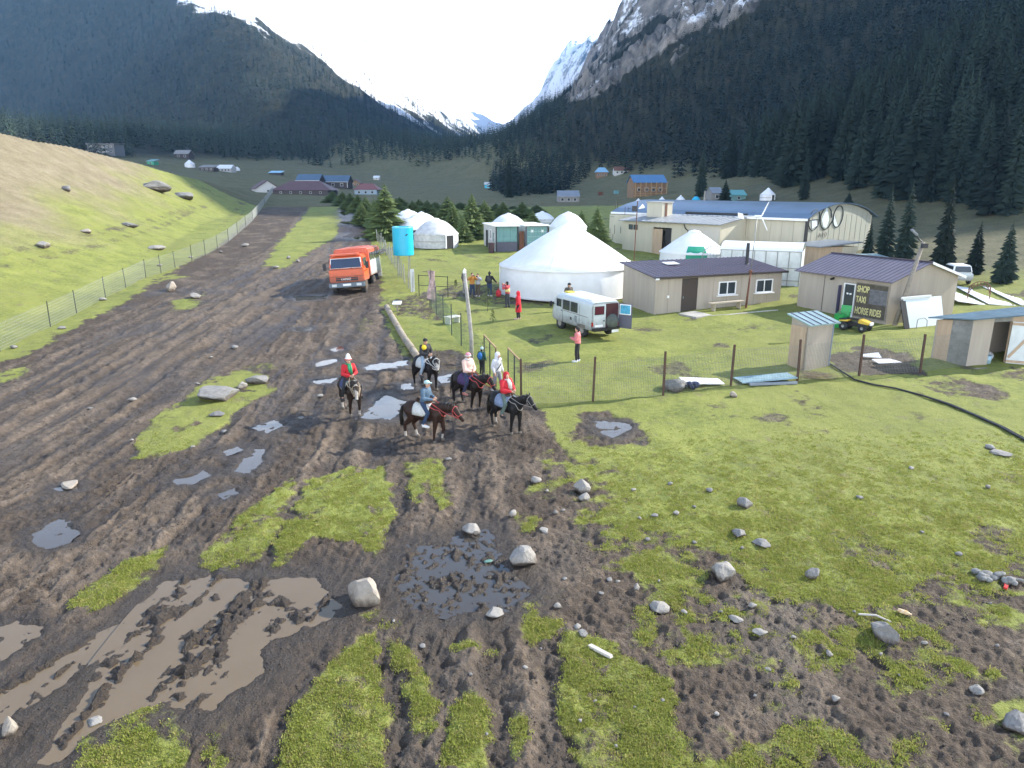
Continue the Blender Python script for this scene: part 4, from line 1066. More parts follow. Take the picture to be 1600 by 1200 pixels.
# ---- outhouse
cA = W(1221, 571.5); cB = W(1257, 579); cC = W(1294, 572)
v1 = cA-cB; v2 = cC-cB
rz = ang(cB, cC); Lr = v2.length; Dl = v1.length
oh = thing('outhouse', 'small tall beige outhouse with a slanted pale teal roof behind the fence', 'outhouse', cB, rz)
shell(oh, Lr, 1.05, 2.15, 2.4, M_beige, base=-.2)
MB().box((.0-.06, .55, 1.0), (.02, .9, 2.1)).build('door', M_tanp, oh)
MB().box((Lr+.02, .0, 1.05), (.06, .06, 2.3)).build('corner_trim', mat('grey blue trim', (.20, .24, .30), .6), oh)
slab_roof(oh, Lr, 1.05, 2.2, 2.45, M_tealr, o=(.2, .25, .2, .15), ribs=.45, ribm=M_slate)
# ---- right-hand shed
cB = W(1509, 572.5); cC = W(1600, 563.5); cA = W(1454, 559)
rz = ang(cB, cC); e = Vector((math.cos(rz), math.sin(rz), 0)); nrm = Vector((-e.y, e.x, 0))
D = max(2.0, (cA-cB).length); L = 4.6
sh = thing('storage_shed', 'beige board shed with an open dark doorway and thin sheet roof', 'shed', cB, ang(cB, cC))
skew = (cA-cB); sk = Matrix.Rotation(-rz, 3, 'Z') @ skew   # left wall runs in its own direction
ax, ay = sk.x, sk.y
H = 2.2
def wall4(p, q, h0, h1, m, name='wall_panel', th=.08, base=-.25, par=sh):
    p = Vector((*p, 0)); q = Vector((*q, 0)); d = (q-p).normalized(); n_ = Vector((-d.y, d.x, 0))*th
    return MB().hexa([(p.x, p.y, base), (q.x, q.y, base), (q.x+n_.x, q.y+n_.y, base), (p.x+n_.x, p.y+n_.y, base), (p.x, p.y, h0), (q.x, q.y, h0), (q.x+n_.x, q.y+n_.y, h1 if False else h1), (p.x+n_.x, p.y+n_.y, h0)] if False else
     [(p.x, p.y, base), (q.x, q.y, base), (q.x+n_.x, q.y+n_.y, base), (p.x+n_.x, p.y+n_.y, base), (p.x, p.y, h0), (q.x, q.y, h1), (q.x+n_.x, q.y+n_.y, h1), (p.x+n_.x, p.y+n_.y, h0)]).build(name, m, par)
wall4((ax, ay), (ax*.55, ay*.55), 2.0, 2.1, M_tanp); wall4((ax*.55, ay*.55), (0, 0), 2.1, H, M_plank)
MB().box((ax*.28-.03, ay*.28-.03, .62), (.02, .02, 1.2)).build('nail_strip', M_wood, sh)
wall4((0, 0), (1.15, 0), H, H+.05, M_beige)
wall4((2.15, 0), (4.6, 0), H+.1, H+.2, M_tanp); wall4((4.6, 0), (4.6+ax, ay), H+.2, H, M_beige); wall4((4.6+ax, ay), (ax, ay), H, 2.0, M_beige)
MB().box((1.65, .04, H-.02), (1.0, .08, .2)).build('lintel', M_plank, sh)
MB().hexa([(0, 0, -.1), (4.6, 0, -.1), (4.6+ax, ay, -.1), (ax, ay, -.1), (0, 0, .02), (4.6, 0, .02), (4.6+ax, ay, .02), (ax, ay, .02)]).build('floor_boards', M_wood, sh)
ro = MB().hexa([(ax*1.1-.25, ay*1.1+.05, 2.05), (-.2, -.3, H+.08), (4.9, -.3, H+.25), (4.9+ax*1.1, ay*1.1, H+.2)]+[(ax*1.1-.25, ay*1.1+.05, 2.11), (-.2, -.3, H+.14), (4.9, -.3, H+.31), (4.9+ax*1.1, ay*1.1, H+.26)]).build('roof', mat('dull blue roof sheet', (.14, .22, .28), .4, metal=.3, var=.35, scale=2), sh)
dl = MB().box((.5, 0, 1.0), (1.0, .05, 2.0)).build('door', M_film, sh); dl.location = (2.15, -.05, .08); dl.rotation_euler = (0, 0, R(-38))
for z in (.1, 1.9): MB().box((.5, -.04, z), (1.0, .03, .12)).build('batten', M_tanp, dl)
MB().box((.5, -.04, 1.0), (1.7, .028, .12), Matrix.Rotation(R(-58), 3, 'Y')).build('brace', M_tanp, dl)
MB().box((2.2, -.42, -.06), (4.2, .16, .12)).build('threshold_beam', M_wood, sh)
# things stored inside
sw = lambda x, y, z=.02: sh.matrix_basis @ Vector((x, y, z))
bpy.context.view_layer.update()
for (x, y, s_, lab, m) in ((1.5, .55, .45, 'grey sack lying inside the shed doorway', M_plank), (1.85, .8, .5, 'pale lumpy sack deeper inside the shed doorway', M_canvas_old)):
    o = MB().ell((0, 0, s_*.45), (s_*.7, s_*.6, s_*.5)).build('sack', m, smooth=True); o.location = sh.matrix_world @ Vector((x, y, .02)); tag(o, lab, 'sack')
o = MB().lathe([(.001, 0), (.17, 0), (.2, .42), (.18, .42), (.15, .03)], 16).build('plastic_pail', mat('pale blue plastic', (.30, .42, .48), .4), smooth=True); o.location = sh.matrix_world @ Vector((1.35, .22, .02)); tag(o, 'pale blue pail at the shed doorway', 'pail')
# ------------------------------------------------------------------ arched hall with its annexes
C = Vector((25.9, 64.0, 0)); C.z = gz(C.x, C.y)-.1
ax = Vector((-.62, .78, 0)).normalized(); gx_ = Vector((.78, .62, 0)).normalized()
LH, WH = 23.0, 12.0; hz = zat(341, 64)-C.z; rise = 1.15
hall = thing('arched_hall', 'long cream hall with a blue-grey barrel roof and an emblem on its gable', 'hall', C, math.atan2(gx_.y, gx_.x))
# local: x along the gable, y along the hall to the back left
wallm = M_beige2
MB().box((.1, LH/2, hz/2-.5), (.2, LH, hz+1)).build('side_wall', wallm, hall)
MB().box((WH-.1, LH/2, hz/2-.5), (.2, LH, hz+1)).build('side_wall', wallm, hall)
arc = [(WH*k/18, hz+rise*math.sin(math.pi*k/18)**.8) for k in range(19)]
for y in (0., LH-.2):
    MB().prism([(.2, y, -1), (WH-.2, y, -1)]+[(min(max(x, .2), WH-.2), y, z) for x, z in reversed(arc)], (0, .2, 0)).build('gable_wall', M_gable if y == 0 else wallm, hall)
arc2 = [(-.35, hz-.12)]+[(x, z+.03) for x, z in arc]+[(WH+.8, hz-.22)]
mb = MB()
for k in range(len(arc2)-1):
    (xa, za), (xb, zb) = arc2[k], arc2[k+1]
    mb.hexa([(xa, -.3, za), (xb, -.3, zb), (xb, LH+.3, zb), (xa, LH+.3, za), (xa, -.3, za+.07), (xb, -.3, zb+.07), (xb, LH+.3, zb+.07), (xa, LH+.3, za+.07)])
rf = mb.build('roof', M_rblue, hall)
MB().box((-.36, LH/2, hz-.13), (.05, LH+.6, .2)).build('gutter', M_white, rf)
sj = MB()
for k in range(1, 20): sj.box((-.012, LH*k/20, hz/2), (.02, .035, hz))
sj.build('wall_joints', mat('cream joint', (.40, .36, .28), .7), hall)
sj = MB()
for k in range(1, 12): sj.box((WH*k/12, -.01, hz/2), (.035, .016, hz+.4))
sj.build('gable_joints', mat('green grey joint', (.25, .26, .21), .7), hall)
MB().box((.02, -.08, hz/2-.4), (.32, .16, hz+.6)).build('downpipe', M_black, hall)
# emblem: three line rings with mountains between, lettering below
em = thing('emblem_sign', 'line emblem of three rings reading eco over small letters on the gable', 'sign', C, math.atan2(gx_.y, gx_.x))
M_line = mat('dark emblem line', (.02, .03, .035), .5); M_snow = mat('pale emblem fill', (.66, .75, .78), .5)
zc = hz-.1; ex = .35; em.scale = (.88, 1, .88); em.location.z += .12*hz
def ring(cx, cz, rx, rz_, a0, a1, tilt=0):
    pts = []
    for k in range(29):
        a = R(a0+(a1-a0)*k/28); x = rx*math.cos(a); z = rz_*math.sin(a); pts.append((cx+x+tilt*z, -.04, cz+z))
    return pts
MB().path(ring(ex+1.05, zc-.1, 1.0, 1.02, -55, 180+125, .12)+[], .05, 4).build('ring', M_line, em)
MB().path([(ex+.05, -.04, zc-.12), (ex+2.05, -.04, zc-.08)], .05, 4).build('bar', M_line, em)
MB().path(ring(ex+3.35, zc, 1.12, 1.1, 40, 320), .05, 4).build('ring', M_line, em)
MB().path([(ex+4.2, -.04, zc+.7), (ex+4.45, -.04, zc+.05)], .05, 4).build('stroke', M_line, em)
MB().path([(ex+4.2, -.04, zc-.72), (ex+4.9, -.04, zc-.1)], .05, 4).build('stroke', M_line, em)
MB().path(ring(ex+5.75, zc+.12, .98, 1.1, 0, 360, .1), .05, 4).build('ring', M_line, em)
MB().prism([(ex+3.0, -.03, zc-.85), (ex+2.55, -.03, zc-.1), (ex+3.1, -.03, zc+.75), (ex+3.32, -.03, zc+1.3), (ex+3.5, -.03, zc+.7), (ex+4.0, -.03, zc-.1), (ex+3.7, -.03, zc-.85), (ex+3.4, -.03, zc-.95)], (0, .02, 0)).build('mountain_shape', M_snow, em)
MB().prism([(ex+4.95, -.03, zc-.6), (ex+5.0, -.03, zc+.2), (ex+5.9, -.03, zc-.85), (ex+5.5, -.03, zc-.9)], (0, .02, 0)).build('mountain_shape', M_snow, em)
MB().prism([(ex+.8, -.05, zc-.95), (ex+.6, -.05, zc-.15), (ex+1.5, -.05, zc-.15), (ex+1.75, -.05, zc-.7)], (0, .03, 0)).build('mountain_shape', M_snow, em)
text('A R D', .62, mat('faded grey letter', (.13, .12, .11), .7), em, (ex+2.2, -.06, zc-1.85), (R(90), 0, 0))
# annex with a lean-to roof along the side wall (front faces the camera side: local -x)
an = thing('annex', 'cream lean-to annex with a grey sheet roof on the side of the hall', 'annex', C+ax*18.0-gx_*4.0, math.atan2(-ax.y, -ax.x))
an.location.z = gz(an.location.x, an.location.y)-.1
s0 = 3.1; LA = 12.0
shell(an, LA, 3.95, s0, s0+.55, M_beige2, front_gaps=[(4.1, 6.4, -.3, 2.55)], base=-1)
slab_roof(an, LA, 3.95, s0, s0+.55, M_rgrey, o=(.3, .5, .3, 0), ribs=.6, z=.02)
MB().box((LA/2+2.5, 3.9, s0+.75), (LA*.6, .12, .28)).build('flashing', M_black, an)
MB().box((4.7, -.06, 1.15), (1.25, .05, 2.5)).build('door_leaf', M_tanp, an)
MB().box((5.9, .3, 1.1), (1.0, .1, 2.8)).build('doorway_shade_sheet', M_dark, an)  # dark sheet standing in for the shade inside the opening
for x in (1.1, 1.75): window(an, (x, -.02, 2.45), .5, .5, n=1, sill=False, frame=M_black)
MB().path([(8.2, -.45, s0-.05), (8.25, -.3, s0-.5), (8.4, -.05, s0-.7), (8.4, -.05, .2)], .05, 6).build('downpipe', M_black, an)
MB().box((10.2, -.012, 1.3), (3.4, .02, 3.1)).build('clad_sheet', mat('light cladding', (.47, .44, .38), .7), an)
# left bay clad in crazed panels, and the roof tower
bay = thing('end_bay', 'cream end bay with dark crazed joints at the left end of the hall', 'annex', C+ax*LH-gx_*.9, math.atan2(-ax.y, -ax.x)); bay.location.z = gz(bay.location.x, bay.location.y)-.1
hb_ = zat(335, bay.location.y)-bay.location.z; MB().box((1.9, .5, hb_/2-.3), (3.8, .9, hb_+.6)).build('wall', M_beige2, bay)
cr = MB(); rg = random.Random(5)
for k in range(16):
    x, z = rg.uniform(.1, 3.6), rg.uniform(.2, 4.2); l = rg.uniform(.4, 1.0)
    if rg.random() < .5: cr.box((min(x+l/2, 3.4), .04, z), (l, .03, .04))
    else: cr.box((x, .04, min(z+l/2, 4.2)), (.04, .034, l))
cr.build('panel_joints', M_brown, bay)
p = C+ax*15.6+gx_*.25; tw = thing('roof_tower', 'cream square tower block rising through the roof edge of the hall', 'tower', (p.x-1.2, p.y-1.2, C.z), math.atan2(-ax.y, -ax.x))
ht = zat(316, p.y)-C.z
MB().box((0, 0, ht/2+1.2), (2.0, 1.6, ht-2.4)).build('wall', M_beige2, tw)
MB().box((0, 0, ht+.04), (2.2, 1.8, .1)).build('cap', M_conc, tw)
MB().box((1.02, -.2, ht-1.0), (.06, .3, 1.9)).build('downpipe', M_rust, tw)
# low block before the gable and a lean-to at its right
A = PT(1276, 58.5); B = PT(1335, 60.5)
fb = thing('front_block', 'tan flat-roofed block in front of the emblem gable', 'annex', A, ang(A, B)); L = (B-A).length; h = zat(387, 58.5)-A.z
MB().box((L*.3, 1.5, h/2-.3), (L*.6, 3, h+.6)).build('wall', M_tanp, fb); MB().box((L*.8, 1.5, h/2-.32), (L*.4, 2.98, h+.56)).build('wall', M_beige2, fb)
MB().hexa([(-.3, -.3, h+.02), (L+.3, -.3, h+.25), (L+.3, 3.2, h+.25), (-.3, 3.2, h+.02), (-.3, -.3, h+.1), (L+.3, -.3, h+.33), (L+.3, 3.2, h+.33), (-.3, 3.2, h+.1)]).build('roof', M_rgrey, fb)
A = PT(1332, 56); B = PT(1384, 57); h = zat(404, 56)-A.z
lt = thing('open_shelter', 'open lean-to with a pale turquoise sheet roof right of the hall', 'shelter', A, ang(A, B)); L = (B-A).length
MB().hexa([(0, -1, h-.1), (L, -1, h-.15), (L, 1.2, h+.15), (0, 1.2, h+.2), (0, -1, h-.05), (L, -1, h-.1), (L, 1.2, h+.2), (0, 1.2, h+.25)]).build('roof', M_tealr, lt)
for x in (.1, L-.1):
    for y in (-.9, 1.1): MB().tube((x, y, -.3), (x, y, h-.1), .05, .05, 6).build('post', M_wood, lt)
MB().box((L/2, 1.1, h/2-.2), (L-.3, .05, h-.2)).build('back_wall', M_beige, lt)
# ---- polytunnel behind the hut
A = PT(1122, 56); B = PT(1248, 53.5); L = (B-A).length; h = zat(381, 55)-gz(18, 55); ph = h-.55
pt_ = thing('greenhouse', 'white film greenhouse with a framed wall behind the purple-roofed hut', 'greenhouse', A, ang(A, B))
D = 3.6; mb = MB()
for k in range(12):
    a0, a1 = math.pi*k/12, math.pi*(k+1)/12
    ya, za = D/2-D/2*math.cos(a0), ph+.55*math.sin(a0); yb_, zb = D/2-D/2*math.cos(a1), ph+.55*math.sin(a1)
    mb.add([(0, ya, za), (L, ya, za), (L, yb_, zb), (0, yb_, zb)], [(0, 1, 2, 3)])
mb.build('roof_film', M_canvas, pt_, smooth=True, fix=False)
MB().box((L/2, .02, ph/2-.2), (L, .02, ph+.4)).build('wall_film', M_film, pt_)
MB().box((L-.01, D/2, ph/2-.2), (.02, D-.1, ph+.4)).build('end_film', M_film, pt_); MB().box((.01, D/2, ph/2-.2), (.02, D-.1, ph+.4)).build('end_film', M_film, pt_)
for k in range(8):
    x = L*k/7*.985+.04; MB().tube((x, -.02, -.3), (x, -.02, ph), .03, .03, 6).build('frame_post', M_wire, pt_)
for z in (.3, ph*.5, ph): MB().box((L/2, -.03, z), (L, .04, .05)).build('rail', M_wire, pt_)
# arched trellis hoop beside it
p = PT(1112, 56.5); tr = thing('trellis_arch', 'arched wire hoop frame at the left end of the greenhouse', 'frame', p); hh = zat(384, 56.5)-p.z
pts = [(.9*math.cos(a), 0, hh-.9+.9*math.sin(a)) for a in np.linspace(0, math.pi, 13)]
MB().path([(.9, 0, 0)]+pts+[(-.9, 0, 0)], .03, 5).build('hoop', M_wire, tr)
mb = MB()
for k in range(-3, 4): mb.tube((k*.25, 0, hh-1.0), (k*.25, 0, hh-.92+math.sqrt(max(.81-(k*.25)**2, 0))), .01, .01, 4)
for z in (hh-.95, hh-.6, hh-.3): x = math.sqrt(max(.81-(z-hh+.9)**2, .01)); mb.tube((-x, 0, z), (x, 0, z), .01, .01, 4)
mb.build('mesh', M_wire, tr)
# ---- container cabins
A = PT(774.5, 72.6); A2 = PT(754.5, 79.0); rz = ang(A, A2)-R(90)
def container(label, x0, front):
    t = thing('container_cabin', label, 'container', A, rz, 'container cabins'); t.location = A+Vector((math.cos(rz)*x0, math.sin(rz)*x0, 0)); t.location.z = gz(t.location.x, t.location.y)-.05
    Wc, Lc, Hc = 2.35, 6.0, 2.55
    for x in (.04, Wc-.04): MB().box((x, Lc/2, Hc/2), (.08, Lc, Hc)).build('side_wall', M_canvas_old if x < 1 else M_teal, t)
    MB().box((Wc/2, Lc-.04, Hc/2), (Wc-.16, .08, Hc)).build('end_wall', M_teal, t)
    MB().box((Wc/2, Lc/2-.1, Hc+.05), (Wc+.25, Lc+.5, .1)).build('roof', M_white, t)
    for x in (.06, Wc-.06): MB().box((x, -.02, Hc/2), (.12, .12, Hc)).build('corner_post', M_black if front == 0 else M_slate, t)
    if front == 0:
        MB().box((Wc/2, .02, .5), (Wc-.2, .06, 1.0)).build('lower_panel', M_slate, t)
        mb = MB()
        for k in range(12): mb.box((.2+k*.18, .02+.03*(k % 2), 1.75), (.17, .05, 1.45))
        mb.build('corrugated_panel', M_teal, t)
        window(t, (-.02, 2.2, 1.65), .8, 1.0, n=1, normal='x', sill=False, frame=M_white)
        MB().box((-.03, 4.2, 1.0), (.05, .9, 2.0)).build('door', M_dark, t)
        MB().box((-.03, .95, 1.45), (.03, .55, .9)).build('poster', mat('poster print', (.25, .35, .35), .6, var=.8, scale=6), t)
        mb = MB()
        for k in range(18): mb.box((-.012, .3+k*.32, 1.25), (.03, .05, 2.4))
        mb.build('wall_ribs', M_canvas_old, t)
    else:
        for k in range(2):
            dd = MB().box((.12+Wc*.24+k*Wc*.46, 0, Hc/2), (Wc*.45, .06, Hc-.15)).build('cargo_door', M_teal, t)
            mb = MB()
            for z in (.5, 1.0, 1.5, 2.0): mb.box((.12+Wc*.24+k*Wc*.46, -.04, z), (Wc*.43, .03, .06))
            for s_ in (-.12, .12): mb.tube((.12+Wc*.24+k*Wc*.46+s_, -.06, .1), (.12+Wc*.24+k*Wc*.46+s_, -.06, Hc-.12), .02, .02, 6)
            mb.build('lock_bars', mat('pale teal', (.3, .45, .45), .5), dd)
            MB().box((.12+Wc*.24+k*Wc*.46, -.05, 2.05), (.3, .012, .25)).build('sticker', M_white, dd)
    return t
container('white and teal container cabin with grey lower front and round poster', 0, 0)
container('teal container with cargo doors right of the white cabin', 3.1, 1)
o = MB().box((0, 0, 1.0), (.5, .06, 2.0)).build('rusty_panel', M_rust); o.location = A+Vector((math.cos(rz)*2.7, math.sin(rz)*2.7, 0)); o.rotation_euler = (0, 0, rz); tag(o, 'upright rusty panel between the two containers', 'panel')
o = MB().lathe([(.28, 0), (.32, .95), (.34, .97), (.30, 1.0), (.001, 1.0)], 12).build('barrel', mat('dark barrel', (.06, .03, .035), .6)); o.location = PT(768, 72.0); tag(o, 'dark barrel at the corner of the white container cabin', 'barrel')
# ---- turquoise tank on a stand
p = PT(632, 58); tk = thing('water_tank', 'bright turquoise cylinder tank on thin legs by the fence', 'tank', p)
zb_, zt = zat(398.5, 58)-p.z, zat(354, 58)-p.z
MB().lathe([(.001, zb_), (.80, zb_), (.83, zb_+.05), (.83, zt-.05), (.80, zt), (.72, zt), (.70, zt-.06), (.001, zt-.04)], 32).build('tank_body', M_turq, tk, smooth=False)
MB().tube((.35, -.8, zt-.65), (.5, -.95, zt-.55), .04, .04, 6).build('valve', M_black, tk)
MB().lathe([(.834, zt-.10), (.845, zt-.05), (.834, zt-.02)], 32).build('rim', mat('turquoise rim', (.15, .55, .65), .4), tk, smooth=True)
for a in (0.8, 2.4, 3.9, 5.5):
    MB().tube((.6*math.cos(a), .6*math.sin(a), zb_), (.62*math.cos(a), .62*math.sin(a), -.3), .035, .035, 6).build('leg', M_wire, tk)
# ------------------------------------------------------------------ fences
def fence(name, label, pts, h, post_r, postm, mesh=None, wirem=M_wire, mesh_h=None, square=False, lean=0, step=.05, hstep=.15, wr=.0022, vw=1.0, cat='fence', seed=1):
    pts = [Vector(p) for p in pts]; O = pts[0]; t = thing(name, label, cat, O); rg = random.Random(seed)
    mesh_h = mesh_h or h-.08
    for i, p in enumerate(pts):
        q = p-O; l = Vector((rg.uniform(-lean, lean), rg.uniform(-lean, lean), 0)); hh = h*rg.uniform(.97, 1.04)
        if square: MB().box((q.x, q.y, q.z+hh/2-.15), (post_r*2, post_r*2, hh+.3), Matrix.Rotation(lean*rg.uniform(-1, 1), 3, 'Y')).build('post', postm, t)
        else: MB().tube(q-Vector((0, 0, .3)), q+l+Vector((0, 0, hh)), post_r, post_r*.9, 8).build('post', postm, t)
    if mesh:
        for i in range(len(pts)-1):
            a = pts[i]-O; b = pts[i+1]-O; d = b-a; L_ = math.hypot(d.x, d.y); mb = MB()
            n = max(2, int(L_/step))
            def tri(p, q, r):
                mb.tube(p, q, r, r, 3, caps=False)
            for k in range(n+1):
                c = a.lerp(b, k/n)+Vector((rg.uniform(-.004, .004), 0, 0)); tri(c+Vector((0, 0, .04)), c+Vector((0, 0, mesh_h)), wr*vw)
            z = .04
            while z < mesh_h+.01:
                m_ = a.lerp(b, .5); sgz = -.015*math.sin(z*3)
                tri(a+Vector((0, 0, z)), m_+Vector((0, 0, z+sgz)), wr*1.2); tri(m_+Vector((0, 0, z+sgz)), b+Vector((0, 0, z)), wr*1.2); z += hstep
            mb.build('wire_mesh', wirem, t, kind='stuff', fix=False)
    return t
M_rpost = mat('rust brown post', (.085, .045, .03), .75, var=.3, scale=6)
rp = [W(814, 632), W(927, 627), W(1036, 618), W(1142, 603), W(1245, 596), W(1342, 587), W(1437, 582), W(1524, 570)]
fence('mesh_fence', 'welded wire mesh fence on rust brown posts crossing the meadow in front of the huts', rp, 1.86, .042, M_rpost, True, mat('pale steel wire', (.24, .25, .22), .55, metal=.35), 1.68, square=True, lean=.03, step=.075, hstep=.22, wr=.0035, vw=1.7)
# dark green post fence from the banner down to the rails
gp = [W(672, 481), W(682, 491), W(693, 505), W(706, 524), W(721, 541), W(738, 560), W(757, 582)]
fence('garden_fence', 'low green mesh fence on thin dark posts beside the lawn', gp, 1.75, .03, M_post, True, M_wiregreen, 1.45, step=.08, hstep=.16, wr=.0028)
def rail(label, A, B, h=1.75):
    t = thing('gate_wing', label, 'fence', A); d = B-A
    for q in (Vector((0, 0, 0)), d*.5, d): MB().tube(q-Vector((0, 0, .3)), q+Vector((0, 0, h)), .028, .028, 8).build('post', M_post if q != d else M_rpost, t)
    MB().box(d/2+Vector((0, 0, h+.03)), (math.hypot(d.x, d.y)+.1, .05, .06), Matrix.Rotation(math.atan2(d.y, d.x), 3, 'Z') @ Matrix.Rotation(-math.atan2(d.z, math.hypot(d.x, d.y)), 3, 'Y')).build('top_rail', M_woodl, t)
    mb = MB(); n = 14
    for k in range(n+1): c = d*(k/n); mb.tube(c+Vector((0, 0, .05)), c+Vector((0, 0, h)), .003, .003, 3, False)
    for z in np.arange(.1, h, .16): mb.tube(Vector((0, 0, z)), d+Vector((0, 0, z)), .003, .003, 3, False)
    mb.build('wire_mesh', M_wiregreen, t, kind='stuff', fix=False)
rail('left green mesh fence wing with a pale timber top rail', W(757, 583), W(775, 606))
rail('right green mesh fence wing with a pale timber top rail by the corner post', W(794, 607), W(814, 631))
# black gate frame by the banner
A, B = W(655, 462), W(700, 465); g_ = thing('gate', 'open black metal gate frame at the far end of the lawn fence', 'gate', A); d = B-A
for q in (Vector((0, 0, 0)), d*.5, d): MB().tube(q-Vector((0, 0, .2)), q+Vector((0, 0, 1.5)), .03, .03, 6).build('post', M_black, g_)
for z in (.75, 1.45): MB().tube(Vector((0, 0, z)), d+Vector((0, 0, z)), .022, .022, 6).build('rail', M_black, g_)
# banner on a pole
p = W(674, 483); bn = thing('banner', 'torn pale pink and black banner hanging from a fence pole', 'banner', p)
MB().tube((0, 0, -.2), (0, 0, 2.6), .025, .02, 6).build('pole', M_post, bn)
vs = []; 
for j in range(9):
    for i in range(5):
        f = j/8; x = -.25+.62*i/4*(1-.25*f)+.1*math.sin(f*5+i); vs.append((x*.9+.05, -.06+.10*math.sin(i*1.7+f*3), 2.5-1.75*f-.25*i/4*f))
MB().add(vs, [(j*5+i, j*5+i+1, (j+1)*5+i+1, (j+1)*5+i) for j in range(8) for i in range(4)]).build('cloth', mat('pink white print cloth', (.60, .42, .38), .8, var=.7, scale=2.6, dark=(.06, .06, .08)), bn, smooth=True)
# grey picket fence beyond the tank
pp = [(585, 372), (590, 379), (595, 386), (600, 392), (604, 398), (608, 404), (612, 410), (617, 417), (622, 426), (627, 434), (632, 443), (638, 450), (645, 457)]
pts = [W(*q) for q in pp]
fence('picket_fence', 'row of thin grey stakes and wire between road and yurts', pts, 1.45, .04, mat('grey stake', (.36, .36, .34), .8, var=.3, scale=4), True, M_wire, 1.2, lean=.1, step=.35, hstep=.3, wr=.006, seed=4)
gp_ = W(646, 455); o = MB().box((0, 0, .8), (.30, .04, 1.7)).build('white_board', mat('greyish board', (.5, .52, .52), .6)); o.location = W(645, 456); o.rotation_euler = (0, 0, .5); tag(o, 'upright pale board at the near end of the grey stakes', 'board')
# brushwood heap at the far end of the stakes
o = MB(); rg = random.Random(3)
for k in range(60):
    a = rg.uniform(0, 6.28); r = rg.uniform(0, 1.0); o.tube((r*math.cos(a), 1.6*r*math.sin(a), rg.uniform(0, .5)), (r*math.cos(a)+rg.uniform(-.8, .8), 1.6*r*math.sin(a)+rg.uniform(-.8, .8), rg.uniform(.1, 1.0)), .03, .015, 4)
o = o.build('brushwood_heap', mat('grey brushwood', (.20, .19, .20), .9)); o.location = W(596, 398); tag(o, 'grey heap of branches at the road edge below the tank', 'brushwood')
# left meadow fence
lp_ = [(-60, 580), (0, 549), (79, 511), (120, 490), (165, 465), (197, 450), (228, 434), (252, 427), (274, 419), (300, 408), (321, 399), (340, 389), (357, 378), (371, 366), (384, 355), (395, 345), (404, 333), (413, 320), (421, 308), (428, 297)]
fence('meadow_fence', 'long wire netting fence on thin posts along the left side of the road', [W(*q) for q in lp_], 1.5, .03, M_post, True, mat('netting wire', (.40, .42, .40), .5, metal=.4), 1.42, lean=.05, step=.11, hstep=.16, wr=.0045, seed=8)
# pole by the lawn
p = W(737, 566); up = thing('birch_pole', 'tall pale bare log pole standing by the lawn fence', 'pole', p)
h = zat(427, p.y)-p.z
MB().path([(0, 0, -.3), (.0, 0, h*.3), (-.13, .02, h*.65), (-.27, 0, h)], [.10, .095, .088, .075], 10).build('trunk', M_woodp, up, smooth=True)
MB().box((-.27, 0, h+.06), (.15, .15, .12)).build('cap', M_canvas, up)
# log kerb
kp = [W(604, 482), W(612, 497), W(622, 515), W(634, 535), W(645, 551), W(653, 562)]
kb = thing('log_kerb', 'line of old pale timber beams along the grass edge behind the yellow-jacket rider', 'kerb', kp[0])
for i in range(len(kp)-1):
    a, b = kp[i]-kp[0], kp[i+1]-kp[0]; d = (b-a); a = a+d*.02; b = b-d*.02
    MB().tube(a+Vector((0, 0, .12)), b+Vector((0, 0, .12+.04*(i % 2))), .19, .18, 8).build('log', mat('old log', (.33, .28, .21), .9, var=.4, scale=4, bump=.3) if i == 0 else bpy.data.materials['old log'], kb, smooth=True)
p = W(621, 488); st = thing('small_table', 'tiny white square table on a post beside the log kerb', 'table', p)
MB().box((0, 0, .62), (.55, .5, .05), Matrix.Rotation(.25, 3, 'X')).build('table_top', M_white, st); MB().tube((0, .05, -.1), (0, .05, .6), .05, .05, 8).build('leg', M_wood, st)
bench('small pale plank bench on the lawn behind the birch pole', W(698, 507), W(716, 503), h=.42, w_=.55, m=mat('pale bench plank', (.6, .58, .54), .7))
# ------------------------------------------------------------------ vehicles
def wheel(root, loc, r, w_, rimm, name='wheel', n=24, axis_x=False):
    o = MB().lathe([(r*.55, -w_/2), (r*.9, -w_/2), (r, -w_*.32), (r, w_*.32), (r*.9, w_/2), (r*.55, w_/2)], n).build(name, M_tyre, root, smooth=True)
    o.location = loc; o.rotation_euler = (0, R(90), 0) if axis_x else (R(90), 0, 0)
    MB().lathe([(.001, -w_*.30), (r*.3, -w_*.42), (r*.55, -w_*.48), (r*.56, w_*.48), (r*.3, w_*.42), (.001, w_*.3)], 16).build('rim', rimm, o, smooth=True)
    return o
def loft(secs, caps=True):
    """secs: list of closed outlines with equal counts"""
    mb = MB(); n = len(secs[0]); vs = [p for s_ in secs for p in s_]
    fs = [(i*n+k, i*n+(k+1) % n, (i+1)*n+(k+1) % n, (i+1)*n+k) for i in range(len(secs)-1) for k in range(n)]
    if caps: fs += [tuple(range(n-1, -1, -1)), tuple(range((len(secs)-1)*n, len(secs)*n))]
    return mb.add(vs, fs)
# ---- grey-white minibus, local x forward, y left
M_van = mat('pale grey van paint', (.50, .545, .545), .35, var=.10, scale=3)
M_vandirt = mat('dusty steel', (.20, .17, .14), .8, var=.3, scale=5)
pr = (W(958, 524)); pfr = W(877, 512)
